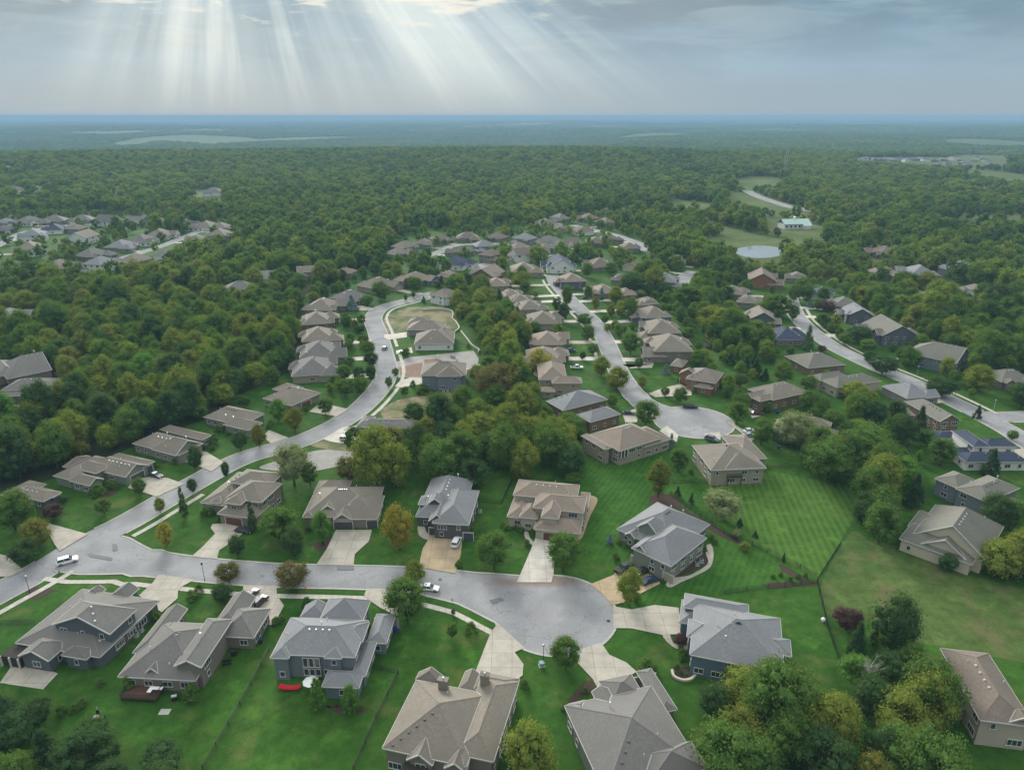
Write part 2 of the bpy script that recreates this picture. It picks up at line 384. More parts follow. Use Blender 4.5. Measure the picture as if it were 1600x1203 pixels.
WALL = {'blue': (.115, .165, .215), 'slate': (.105, .125, .145), 'sage': (.20, .225, .19), 'tan': (.30, .27, .21), 'grey': (.225, .225, .215),
        'cream': (.52, .46, .36), 'brown': (.17, .125, .085), 'brick': (.24, .125, .075), 'white': (.68, .68, .66), 'taupe': (.21, .19, .16),
        'charcoal': (.10, .10, .108), 'beige': (.42, .37, .30), 'steel': (.165, .20, .235)}
for k, v in WALL.items(): M['w_' + k] = siding_mat(k + '_siding', v)
LEAF = {'g': ((.050, .105, .026), (.075, .135, .032)), 'd': ((.028, .065, .028), (.042, .085, .030)), 'y': ((.10, .145, .03), (.15, .175, .035)),
        'Y': ((.20, .19, .035), (.25, .235, .045)), 'o': ((.13, .11, .025), (.09, .13, .03)), 'O': ((.24, .16, .03), (.12, .16, .03)), 'b': ((.12, .085, .04), (.075, .095, .035)),
        'p': ((.055, .028, .035), (.085, .05, .05)), 'l': ((.13, .165, .075), (.17, .20, .09)), 'G': ((.055, .15, .03), (.09, .19, .04)),
        'B': ((.09, .15, .16), (.13, .19, .21)), 'e': ((.018, .048, .026), (.03, .065, .03)), 'E': ((.06, .11, .055), (.085, .135, .065)),
        'a': ((.045, .12, .022), (.07, .155, .03))}
LEAF['P'] = LEAF['p']
for k, (a, b_) in [(k, (hue(a, 1.9), hue(b_, 1.9))) for k, (a, b_) in LEAF.items()]: M['l_' + k] = leaf_mat('leaves_' + k.lower() + ('_bright' if k.isupper() else ''), a, b_)
M['l_forest'] = leaf_mat('forest_leaves', (.07, .125, .028), (.12, .17, .035), True)

# ---------------- mesh helpers ----------------
def link(name, me, mats, parent=None):
    o = bpy.data.objects.new(name, me); C.objects.link(o)
    if not me.materials:
        for m in (mats if isinstance(mats, (list, tuple)) else [mats]): me.materials.append(m)
    if parent is not None: o.parent = parent
    return o
def thing(name, label, cat, loc=(0, 0, 0), rz=0.0, group=None):
    o = bpy.data.objects.new(name, None); C.objects.link(o); o.location = loc; o.rotation_euler = (0, 0, rz)
    o.empty_display_size = .3
    return tag(o, label, cat, group)
def tag(o, label, cat=None, group=None):
    o['label'] = label
    if cat: o['category'] = cat
    if group: o['group'] = group
    return o
class MB:
    def __init__(s): s.v = []; s.f = []; s.m = []
    def poly(s, pts, m=0):
        i = len(s.v); s.v += [tuple(p) for p in pts]; s.f.append(tuple(range(i, i + len(pts)))); s.m.append(m)
    def box(s, cx, cy, cz, w, d, h, rz=0, m=0, taper=1.0):
        c, n = math.cos(rz), math.sin(rz); i = len(s.v)
        for zz, k in ((-h / 2, 1), (h / 2, taper)):
            for a, b in ((-1, -1), (1, -1), (1, 1), (-1, 1)):
                x, y = a * w / 2 * k, b * d / 2 * k
                s.v.append((cx + x * c - y * n, cy + x * n + y * c, cz + zz))
        for f in ((3, 2, 1, 0), (4, 5, 6, 7), (0, 1, 5, 4), (1, 2, 6, 5), (2, 3, 7, 6), (3, 0, 4, 7)):
            s.f.append(tuple(i + q for q in f)); s.m.append(m)
    def tube(s, pts, rads, n=6, m=0):
        i0 = len(s.v)
        for k, (p, r) in enumerate(zip(pts, rads)):
            p = Vector(p); a = Vector(pts[max(0, k - 1)]); b = Vector(pts[min(len(pts) - 1, k + 1)])
            d = (b - a).normalized(); u = d.cross(Vector((0, 0, 1)) if abs(d.z) < .9 else Vector((1, 0, 0))).normalized(); w = d.cross(u)
            for j in range(n):
                t = 2 * math.pi * j / n; s.v.append(tuple(p + (u * math.cos(t) + w * math.sin(t)) * r))
        for k in range(len(pts) - 1):
            for j in range(n):
                a = i0 + k * n + j; b = i0 + k * n + (j + 1) % n; s.f.append((a, b, b + n, a + n)); s.m.append(m)
        s.f.append(tuple(i0 + j for j in range(n))[::-1]); s.m.append(m)
        e = i0 + (len(pts) - 1) * n; s.f.append(tuple(e + j for j in range(n))); s.m.append(m)
    def mesh(s, name):
        me = bpy.data.meshes.new(name); me.from_pydata(s.v, [], s.f); 
        if any(s.m): me.polygons.foreach_set('material_index', s.m)
        me.update(); return me
    def obj(s, name, mats, parent=None): return link(name, s.mesh(name), mats, parent)
def pip(px, py, poly):
    px = np.asarray(px, float); py = np.asarray(py, float); ins = np.zeros(px.shape, bool); n = len(poly)
    for i in range(n):
        x1, y1 = poly[i]; x2, y2 = poly[(i + 1) % n]
        if y1 == y2: continue
        c = ((y1 > py) != (y2 > py)) & (px < (x2 - x1) * (py - y1) / (y2 - y1) + x1); ins ^= c
    return ins
def smooth(pts, step=3.0, closed=False):
    P = [Vector(p) for p in pts]; n = len(P); out = []
    rng = range(n if closed else n - 1)
    for i in rng:
        p1, p2 = P[i], P[(i + 1) % n]
        p0 = P[i - 1] if (i > 0 or closed) else p1 * 2 - p2
        p3 = P[(i + 2) % n] if (i + 2 < n or closed) else p2 * 2 - p1
        k = max(2, int((p2 - p1).length / step))
        for j in range(k):
            t = j / k
            out.append(.5 * ((2 * p1) + (p2 - p0) * t + (2 * p0 - 5 * p1 + 4 * p2 - p3) * t * t + (3 * p1 - p0 - 3 * p2 + p3) * t ** 3))
    if not closed: out.append(P[-1])
    return out
def sheet(name, pts, z, mat, closed_smooth=False, label=None, kind='structure'):
    if closed_smooth: pts = [tuple(p) for p in smooth(pts, 1.5, True)]
    b = bmesh.new(); vs = [b.verts.new((p[0], p[1], z)) for p in pts]; f = b.faces.new(vs)
    if f.normal.z < 0: f.normal_flip()
    bmesh.ops.triangulate(b, faces=[f]); b.normal_update()
    for f in b.faces:
        if f.normal.z < 0: f.normal_flip()
    me = bpy.data.meshes.new(name); b.to_mesh(me); b.free()
    o = link(name, me, mat)
    if kind: o['kind'] = kind
    if label: o['label'] = label
    return o

# ---------------- measured layout, metres ----------------
D = {'streets': [('left_street',[(-125.7,128.1),(-120.9,137.8),(-116.8,145.9),(-112.6,157.8),(-106.4,168.7),(-97.6,189.8),(-88.3,207.4),(-73.0,220.6),(-61.7,239.3),(-55.8,263.0),(-54.8,287.8),(-61.6,318.9),(-69.7,350.8),(-77.2,379.3),(-75.7,401.7),(-62.5,420.1),(-48.7,438.4)],[4.6,4.6,4.6,4.6,4.6,4.6,4.6,4.6,4.6,4.6,4.6,4.6,4.6,4.6,4.6,4.6,4.6]),('cul_de_sac_street',[(-113.3,155.5),(-103.9,152.6),(-94.5,150.1),(-79.5,147.2),(-59.6,144.6),(-40.6,143.8),(-24.8,142.8),(-10.6,139.5),(0,135.5)],[9,8,5,4.5,4.5,4.5,4.6,6,9]),('middle_street',[(65.2,239.3),(56.1,247.2),(50.6,258.2),(47.3,283.8),(46.9,309.5),(46.7,339.6),(45.1,368.9),(39.2,400.2),(34.0,431.6),(29.8,462.0),(28.0,492.3)],[8,6,4.6,4.3,4.3,4.3,4.3,4.3,4.3,4.3,4.3]),('right_street',[(173.0,431.6),(161.3,388.8),(157.0,360.2),(156.7,329.0),(161.9,300.5),(168.5,279.9),(173.0,259.6),(175.8,243.5),(177.6,228.0),(176.9,207.9)],[4.5,4.5,4.5,4.5,4.5,4.5,4.5,4.5,4.5,4.5]),('right_branch',[(175.1,242.3),(183.9,241.1),(196.7,242.3)],[5,4.5,4.5]),('far_left_street',[(-431.9,565.4),(-450.0,626.4),(-470.5,688.8),(-458.6,731.3),(-413.4,745.0),(-375.6,735.8)],[4,4,4,4,4,4]),('far_left_lane',[(-314.1,529),(-308.0,554.5),(-304.2,588.4),(-302.8,626.4),(-304.5,677.0),(-305.5,709.5)],[4,4,4,4,4,4]),('upper_lane',[(-73.8,559.9),(-61.8,576.7),(-52.4,610.0),(-38.1,619.8),(-11.2,623.1),(0,616.5)],[4,4,4,4,4,4]),('upper_lane',[(-28.9,510.0),(-19.4,531.4),(-5.03,551.9),(16.3,559.9),(32.1,571.0)],[4,4,4,4,4]),('back_road',[(62.6,735.8),(81.8,701.1),(97.6,669.3),(105.0,647.2),(112.0,619.8),(112.6,585.4)],[4.5,4.5,4.5,4.5,4.5,4.5]),('back_road',[(109.6,452.7),(119.7,483.9),(131.6,505.5)],[4.5,4.5,4.5]),('country_road',[(351.4,1090.3),(343.3,1009.8),(342.2,930.7),(346.1,875.8),(364.8,833.1)],[7,7,7,7,7])],
'bulbs': [(9.85,130.5,13.6),(66.8,237.0,14.2)],
'walks': [(0,-1,0.33,0.62,2.2),(1,-1,0.02,1,2.6),(2,1,0.25,0.95,2.5),(3,1,0.15,0.9,2.2),(0,-1,0,0.2,2.4),(0,-1,0.64,0.98,2)],
'houses': [{'label': 'dark blue house with grey roof and covered patio at the bottom left corner','rot': -12,'x': -91.09,'y': 123.92,'wall': 'slate','roof': 'grey','blocks': [(-0,0,20.2,18.2,3.2,'yhh',0.36),(3.15,-1.55,14.0,8.01,6,'ygh',0.45),(-2.6,-9.42,7.19,5.69,3.3,'ygh',0.5),(0.31,9.77,4.6,4.45,3.2,'yhg',0.6),(-6.21,8.48,3.26,3.12,3.25,'yhg',0.6),(5.02,-8.68,5.96,3.02,3.15,'yhh',0.6)],
'lvl': 1,'seed': 11,'trim': 'trim','gar': 'garage_tan','decks': [(-8.5,-10,4.6,4.5,1.3,'opening')]},{'label': 'taupe house with grey roof,dark deck and small rear gable at the bottom left','rot': -4,'x': -68.39,'y': 115.15,'wall': 'taupe','roof': 'grey','blocks': [(-0,0,15.6,16.0,3.2,'yhh',0.55),(6.01,0.16,5.45,14.0,5.4,'ygh',0.55),(-1.33,-3.65,3.32,6.98,3.4,'ygh',0.85),(6.54,12.3,5.29,10.4,3.2,'yhg',0.65),(10.1,8.98,8.19,9.32,3.25,'yhh',0.55),(-6.48,5.5,4.38,14.0,3.1,'yhg',0.6)],
'lvl': 1,'seed': 12,'trim': 'trim','gar': 'garage_tan','garages': [(3,'n',0,4.6)],
'decks': [(-2.5,-8.6,7,4.6,0.9,'deck')]},{'label': 'blue grey two storey house with tall rear windows and red canopy in the yard','rot': -3,'x': -38.77,'y': 115.81,'wall': 'steel','roof': 'cool','blocks': [(-0,-0,16.6,10.8,5.9,'xhh',0.5),(-6.5,-2.68,3.66,7.46,5.85,'yhh',0.55),(3.99,-2.15,3.5,7.5,5.85,'yhh',0.55),(2.44,8.88,9.23,6.67,5.6,'yhh',0.75),(10.7,6.28,4.2,9.05,3.2,'yhh',0.55),(6.74,2.02,3.69,6.14,5.7,'xhh',0.6),(6.58,-8.48,7.2,4.27,3.2,'xhh',0.6),(9.34,-2.71,2.75,9.59,3.25,'yhh',0.5),(-4.48,9.61,5.57,4.03,4.2,'yhg',0.6)],
'lvl': 1,'seed': 13,'trim': 'trim','gar': 'garage_tan','garages': [(4,'n',0,5)],
'decks': [(-0.6,-5.45,3.6,0.1,1.2,'glazing')]},{'label': 'large brown house with dark tan roof,two chimneys and arched rear porch,bottom centre','rot': -14,'x': -12.77,'y': 94.97,'wall': 'taupe','roof': 'tan','blocks': [(0,0,14.9,15.8,5.5,'xhh',0.5),(7.92,3,7.14,18.0,5.5,'yhh',0.5),(-0.48,-5.32,4.57,6.97,5.1,'ygh',0.75),(5.64,-6.36,3.69,4.78,5.05,'ygh',0.8),(-5.39,9.66,5.08,2,4.8,'yhg',0.7),(2.13,10.6,2.95,4.9,4.7,'yhg',0.7),(7.42,11.2,7.75,4.6,4.9,'xhh',0.5)],
'lvl': 1,'seed': 14,'trim': 'trim','gar': 'garage_tan','decks': [(-1.2,-9.2,4.2,2.4,2.6,'opening')],
'chimneys': [(-1.4,6.2,1.7,1,8.6),(5.6,9.4,1.5,1,8.4)]},{'label': 'sprawling tan house with many grey roof planes cut by the bottom edge of the photo','rot': 16,'x': 20.52,'y': 92.45,'wall': 'sage','roof': 'grey','blocks': [(0,-0,17.4,18.9,4.6,'xhh',0.45),(3.9,-7.03,10.8,5.57,5,'yhh',0.6),(9.72,9.26,3.18,10.7,3.5,'yhh',0.55),(3.21,10.7,6.72,6.02,4.1,'xhh',0.55),(-1.05,8.17,3.27,6.01,4.6,'yhg',0.6),(-6.12,7.81,3.44,4.09,4.3,'yhh',0.6)],
'lvl': 1,'seed': 15,'trim': 'trim','gar': 'garage_tan','garages': [(2,'n',0,4.8),(3,'n',-1,4.6)]},{'label': 'light blue house with pale grey roof right of the cul de sac at the bottom','rot': -17,'x': 46.08,'y': 116.64,'wall': 'blue','roof': 'cool','blocks': [(0,-0,17.7,16.6,5.4,'xhh',0.5),(-4.34,8.84,13.6,5.04,5.2,'xhh',0.45),(-7.67,7.45,7.95,7.96,3.3,'xhh',0.5),(7.19,-0.35,6.62,5.04,5.2,'xhh',0.5),(-6.89,-0.05,5.78,5.78,5.15,'xhh',0.5)],
'lvl': 1,'seed': 16,'trim': 'trim','gar': 'garage_tan','garages': [(2,'w',0,5),(1,'w',0,4)]},{'label': 'cream two storey house cut by the right edge below the dry meadow','rot': -10,'x': 88.09,'y': 102.7,'wall': 'beige','roof': 'brown','blocks': [(-0,-0,8.8,18.2,6,'yhh',0.5),(-3.88,-0.01,2.19,7.03,3.1,'yhh',0.35),(2.53,-7.01,5.13,3.63,5.9,'ygh',0.6)],
'lvl': 1,'seed': 17,'trim': 'trim','gar': 'garage_tan'},{'label': 'taupe two storey house on the street corner with brown garage door and tall hedge','rot': -13,'x': -81.68,'y': 181.87,'wall': 'taupe','roof': 'tan','blocks': [(-0,-0,8.51,18.7,3.2,'yhh',0.42),(10.0,-4.16,10.9,11.1,6,'xhh',0.5),(6.47,2.79,11.9,8.53,5.9,'xhh',0.45),(8.16,-8.38,5.14,7.48,6,'yhh',0.5),(9.77,-9.92,11.6,7.42,3.2,'xhh',0.5),(0.31,-6.79,2.9,5.08,3.6,'yhh',0.5)],
'lvl': 1,'seed': 18,'trim': 'trim','gar': 'garage_brown','garages': [(4,'s',-1.2,4.9)]},{'label': 'long ranch style taupe house with wooden porch gable and dark double garage','rot': 1,'x': -47.36,'y': 174.41,'wall': 'taupe','roof': 'tan','blocks': [(0,0,19.6,16.6,3.2,'xhh',0.55),(-5.1,8.47,9.6,7.49,3.3,'xhh',0.55),(4.83,-3.09,11.9,12.6,3.1,'yhh',0.6),(1.39,-4.36,4.9,10.9,3.15,'ygh',0.75),(-3.21,-3.51,3.91,5.79,4.2,'ygh',0.7),(-8.36,-4.96,2.81,6.84,3.15,'yhh',0.7)],
'lvl': 1,'seed': 19,'trim': 'trim','gar': 'garage_dark','garages': [(3,'s',0,5),(2,'s',4.3,2.8)]},{'label': 'dark grey gabled house with tan driveway and a white car in front','rot': -6,'x': -18.89,'y': 176.18,'wall': 'charcoal','roof': 'cool','blocks': [(0,0,12.5,21.9,3.4,'yhh',0.75),(4.43,-7.02,9.81,18.3,5,'yhh',0.6),(0.53,-7.91,4.54,13.7,4.6,'ygh',0.9),(-1.34,-5.78,3.73,5.21,6.2,'ygh',0.8),(-5.33,-4.88,2,4.77,5,'xhh',0.3)],
'lvl': 1,'seed': 20,'trim': 'trim','gar': 'garage_dark','garages': [(2,'s',0,4.6),(1,'s',4.6,2.6)]},{'label': 'pinkish tan two storey house with arched entry and brown garage door','rot': -11,'x': 3.05,'y': 173.92,'wall': 'beige','roof': 'warm','blocks': [(0,-0,5.73,17.1,3.3,'yhh',0.55),(6.32,3.31,17.8,9.26,6,'xhh',0.42),(10.9,-2.78,13.8,8.54,6,'xhh',0.48),(9.28,-6.87,4.76,9.52,6.1,'yhh',0.6),(3.19,-5.76,4.94,7.52,4.1,'yhh',0.7),(11.4,-9.47,12.3,7.31,3.2,'xhh',0.5),(17.1,2.8,2.55,8.59,4.2,'yhh',0.3)],
'lvl': 1,'seed': 21,'trim': 'trim','gar': 'garage_brown','garages': [(5,'s',-1.2,4.8)]},{'label': 'tan stone house with grey roof,three cars parked before its garages','rot': -44,'x': 40.26,'y': 161.13,'wall': 'sage','roof': 'cool','blocks': [(0,0,16.5,19.2,3.3,'yhh',0.6),(6.54,-7.76,11.3,17.0,5,'yhh',0.55),(3.17,-10.2,5.03,11.5,4.5,'ygh',0.8),(0.2,-5.11,6.62,6.39,5.7,'ygh',0.8),(-3.5,-8.25,3.18,4.44,3.5,'ygh',0.7)],
'lvl': 1,'seed': 22,'trim': 'trim','gar': 'garage_tan','garages': [(2,'s',0,5),(1,'s',5,2.8)]},{'label': 'tan walkout house with dark rear deck beside the striped lawn','rot': 5,'x': 67.67,'y': 198.16,'wall': 'tan','roof': 'tan','blocks': [(-0,0,17.2,17.6,5.5,'yhh',0.45),(1.94,-3.64,12.4,9.96,5.6,'yhh',0.5),(7.83,7.04,8.22,17.9,5.1,'xhh',0.45)],
'lvl': 1,'seed': 23,'trim': 'trim','gar': 'garage_tan','decks': [(-1,-7.3,4.6,3.4,3,'deck'),(-1,-6.9,4.2,1.2,4,'opening')]},{'label': 'tan walkout house with pinkish roof and two storey corner porch','rot': 32,'x': 37.76,'y': 212.81,'wall': 'tan','roof': 'warm','blocks': [(-0,-0,18.1,15.1,5.5,'xhh',0.5),(7.52,-1.47,12.1,12.3,4.2,'xhh',0.5),(-10.9,2.04,2.69,12.6,5.5,'yhh',0.5)],
'lvl': 1,'seed': 24,'trim': 'trim','gar': 'garage_tan','decks': [(-6.8,-6.2,3,2.6,4,'opening')]},{'label': 'sage green ranch house with dark garage doors and blue car on its drive','rot': -22,'x': -133.14,'y': 195.05,'wall': 'sage','roof': 'tan','blocks': [(-0,0,7.22,14.6,3.2,'yhh',0.5),(9.45,4.49,16.5,8.57,3.2,'xhg',0.55),(9.42,9.06,15.8,4.85,3.15,'xhh',0.5),(8.06,-5.31,8.66,4.76,3.15,'xhg',0.6),(-5.23,1.98,2,8.31,3.3,'xhh',0.6),(4.1,0.48,8.92,5.54,3.8,'xhh',0.6)],
'lvl': 1,'seed': 25,'trim': 'trim','gar': 'garage_dark','garages': [(1,'e',0,4.8),(2,'e',0,2.8)]},{'label': 'grey blue ranch house with open garage up the hill from the blue car','rot': -25,'x': -114.52,'y': 211.78,'wall': 'grey','roof': 'tan','blocks': [(0,0,21.4,10.0,3.4,'xhh',0.5),(-1.94,8.94,20.2,4.32,3.3,'xhh',0.5),(4.38,-0.17,11.1,10.4,3.35,'xhg',0.6)],
'lvl': 1,'seed': 26,'trim': 'trim','gar': 'garage_dark','garages': [(2,'e',0,4.4)]},{'label': 'grey blue ranch house behind the bright green yard trees on the left street','rot': -25,'x': -101.14,'y': 235.48,'wall': 'grey','roof': 'tan','blocks': [(0,0,18.1,11.6,3.3,'xhh',0.5),(8.05,-3.95,12.0,7.17,3.1,'xhh',0.5)],
'lvl': 1,'seed': 27,'trim': 'trim','gar': 'garage_tan'},{'label': 'brown grey ranch house at the inside of the bend on the left street','rot': -30,'x': -85.8,'y': 254.9,'wall': 'taupe','roof': 'tan','blocks': [(-0,-0,15.5,15.3,3.3,'xhh',0.48),(-7.16,4.82,9.74,7.67,3.4,'xhh',0.5)],
'lvl': 1,'seed': 28,'trim': 'trim','gar': 'garage_brown','garages': [(0,'e',0,4.6)]},{'label': 'dark green low house behind a round tree at the left edge by the junction','rot': -20,'x': -138.83,'y': 179.67,'wall': 'slate','roof': 'tan','blocks': [(-0,0,15.2,5.82,3.1,'xhh',0.45),(-4.19,0.19,6.9,9.04,3.2,'xhh',0.45),(5.13,1.03,5.49,2.69,3,'xhh',0.4)],
'lvl': 1,'seed': 29,'trim': 'trim','gar': 'garage_tan'},{'label': 'cream gabled house with steep roof beside the dry meadow on the right','rot': -44,'x': 109.3,'y': 153.33,'wall': 'cream','roof': 'olive','blocks': [(0,0,16.4,10.8,3.5,'yhh',0.62),(1.6,0.2,11.2,10.2,3.55,'ygh',0.66),(2.04,7.57,16.1,20.3,4.6,'ygh',0.72),(-5.53,8.52,6.28,11.0,3.3,'xhh',0.5),(-0.57,-2.63,3.77,4.14,2.7,'xhh',0.35)],
'lvl': 1,'seed': 30,'trim': 'trim','gar': 'garage_tan'},{'label': 'blue grey two storey house with olive roof on the right,north of the cream gable','rot': -61,'x': 130.43,'y': 183.29,'wall': 'steel','roof': 'olive','blocks': [(-0,0,7.08,9.76,5.3,'yhh',0.45),(7.63,2.42,8.84,16.5,5.5,'yhh',0.42),(12.7,1.19,4.29,13.1,3.2,'yhh',0.45)],
'lvl': 1,'seed': 31,'trim': 'trim','gar': 'garage_tan'},{'label': 'white walled house with layered navy blue roof on the right side','rot': 0,'x': 153.04,'y': 202.14,'wall': 'white','roof': 'navy','blocks': [(0,0,20.0,7.2,3.2,'xhh',0.5),(-1.89,8.41,5.46,12.6,5.8,'yhh',0.42),(-4.48,5.58,11.9,3.55,3.1,'xhh',0.45),(-3.17,16.7,11.9,5.82,3.2,'xhh',0.4),(8.37,10.4,10.7,6.29,3.3,'xhh',0.45)],
'lvl': 1,'seed': 32,'trim': 'trim','gar': 'garage_tan'},{'label': 'tan brown gabled house by the right street with three narrow end windows','rot': 8,'x': 152.72,'y': 236.08,'wall': 'brown','roof': 'olive','blocks': [(-0,0,8.21,19.2,5,'ygh',0.6),(-6.69,5.78,2,10.9,3.3,'xhh',0.5)],
'lvl': 1,'seed': 33,'trim': 'trim','gar': 'garage_tan'},{'label': 'grey house with raised timber deck among the woods at the left edge','rot': 45,'x': -210.45,'y': 285.91,'wall': 'taupe','roof': 'grey','blocks': [(-0,-0,16.3,22.4,3.6,'xhg',0.5),(-6.06,4.81,9.77,21.5,3.8,'yhh',0.5)],
'lvl': 2,'seed': 34,'trim': 'trim','gar': 'garage_tan'},{'label': 'low grey house half hidden in the wood at the left edge,nearer of two','rot': 5,'x': -193.97,'y': 266.77,'wall': 'slate','roof': 'grey','blocks': [(0,0,18.8,12.6,3.4,'xhh',0.45),(-3.68,-9.9,9.36,4.3,3.2,'xhh',0.45)],
'lvl': 2,'seed': 35,'trim': 'trim','gar': 'garage_tan'},{'label': 'grey roofed outbuilding nearest the camera in the left edge clearing','rot': -12,'x': -195.01,'y': 248.63,'wall': 'slate','roof': 'grey','blocks': [(-0,0,7.64,3.6,3,'xhh',0.4),(9.67,-2.31,6.89,3.38,2.8,'xhh',0.3)],
'lvl': 2,'seed': 36,'trim': 'trim','gar': 'garage_tan'},{'label': 'house under construction with unfinished grey roof beside the left street','rot': -4,'x': -44.41,'y': 228.36,'wall': 'grey','roof': 'grey','blocks': [(0,-0,19.4,7.78,3.3,'xhh',0.4),(-7.6,1.24,4.54,9.09,3.4,'yhh',0.5)],
'lvl': 2,'seed': 37,'trim': 'trim','gar': 'garage_tan'},{'label': 'blue grey walkout house beside the building site','rot': 2,'x': -28.23,'y': 276.42,'wall': 'steel','roof': 'tan','blocks': [(0,-0,18.4,14.5,6.4,'xhh',0.5),(2.42,-4.16,10.4,8.92,6.45,'yhh',0.6),(-6.83,0.63,4.48,13.2,6.3,'yhh',0.5)],
'lvl': 2,'seed': 38,'trim': 'trim','gar': 'garage_tan'},{'label': 'white walled house with tan roof next to the building site and white car','rot': 3,'x': -37.72,'y': 330,'wall': 'white','roof': 'tan','blocks': [(0,0,18.9,17.9,3.4,'xhh',0.55),(4.07,4.95,10.6,15.8,3.5,'xhh',0.55)],
'lvl': 2,'seed': 39,'trim': 'trim','gar': 'garage_white','garages': [(0,'w',0,4.6)]},{'label': 'grey tan house behind the white walled house by the dry lots','rot': -2,'x': -44.04,'y': 351.22,'wall': 'grey','roof': 'tan','blocks': [(0,0,18.6,12.9,3.3,'xhh',0.5),(-4.99,9.34,11.4,8.59,3.5,'xhh',0.5)],
'lvl': 2,'seed': 40,'trim': 'trim','gar': 'garage_tan','garages': [(0,'w',0,4.6)]},{'label': 'brick and tan two storey house by the upper cul de sac with garage to the front','rot': -28,'x': 79.7,'y': 272.98,'wall': 'brick','roof': 'tan','blocks': [(-0,-0,12.2,14.6,5,'xhh',0.5),(-15.0,15.5,5.24,10.1,3.3,'xhh',0.5),(-6.69,0.36,7.23,4.48,4.8,'ygh',0.7),(1.68,-5.4,7.35,7.79,3,'xhh',0.4)],
'lvl': 2,'seed': 41,'trim': 'trim','gar': 'garage_white','garages': [(2,'w',0,4.4)]},{'label': 'beige house with wide gable end facing the pool,left of the middle street','rot': 0,'x': 22.03,'y': 266.25,'wall': 'tan','roof': 'warm','blocks': [(0,0,12.1,6.91,5.4,'xhh',0.5),(-5.46,9.69,11.5,19.1,5.6,'yhh',0.6),(-7.69,-3.87,5.53,5.3,3,'xhh',0.4)],
'lvl': 2,'seed': 42,'trim': 'trim','gar': 'garage_tan'},{'label': 'brown house with blue grey roof just behind the wood left of the cul de sac','rot': -58,'x': 24.62,'y': 247.45,'wall': 'brown','roof': 'cool','blocks': [(-0,0,11.2,21.0,4.4,'xhh',0.5),(14.8,-1.39,8.3,14.1,4.3,'yhh',0.5)],
'lvl': 2,'seed': 43,'trim': 'trim','gar': 'garage_tan'},{'label': 'brown hip roofed house at the far right of the upper cul de sac','rot': -64,'x': 104.32,'y': 256.96,'wall': 'brown','roof': 'tan','blocks': [(-0,-0,13.2,19.3,4.6,'yhh',0.5),(-0.47,-9.75,4.41,10.8,4.4,'ygh',0.7),(3.49,-6.65,4.61,16.9,4.7,'yhh',0.5)],
'lvl': 2,'seed': 44,'trim': 'trim','gar': 'garage_tan'},{'label': 'tan roofed house mostly hidden by the pale willow right of the striped lawn','rot': -30,'x': 101.13,'y': 221.55,'wall': 'grey','roof': 'tan','blocks': [(0,0,20.1,11.6,3.6,'xhh',0.5),(2.25,9.44,10.0,4.18,3.8,'yhh',0.5)],
'lvl': 2,'seed': 45,'trim': 'trim','gar': 'garage_tan'},{'label': 'long brown ranch house with row of white windows beside the right street','rot': -76,'x': 134.53,'y': 296.19,'wall': 'brown','roof': 'olive','blocks': [(0,0,17.1,19.0,3.7,'yhh',0.45),(-4.23,-4.21,2,11.4,3.8,'yhh',0.5)],
'lvl': 2,'seed': 46,'trim': 'trim','gar': 'garage_tan'},{'label': 'tan house with wide grey brown roof and tall white windows on the right street corner','rot': -70,'x': 137.97,'y': 268.89,'wall': 'beige','roof': 'olive','blocks': [(-0,-0,9.8,22.8,4.4,'yhh',0.45),(-6.81,-4.67,6.8,15.0,4.5,'yhh',0.5)],
'lvl': 2,'seed': 47,'trim': 'trim','gar': 'garage_tan'},{'label': 'blue grey two storey house with cream arched gables facing the right street','rot': -48,'x': 190.94,'y': 300.27,'wall': 'steel','roof': 'olive','blocks': [(-0,0,21.4,18.6,5.6,'xhg',0.55),(-2.44,0.62,2,12.3,5.3,'ygh',0.9),(4.04,-0.23,2,14.9,3.6,'ygh',0.9),(-9.81,-0.93,2,12.1,4.2,'ygh',0.8)],
'lvl': 2,'seed': 48,'trim': 'trim','gar': 'garage_tan'}],
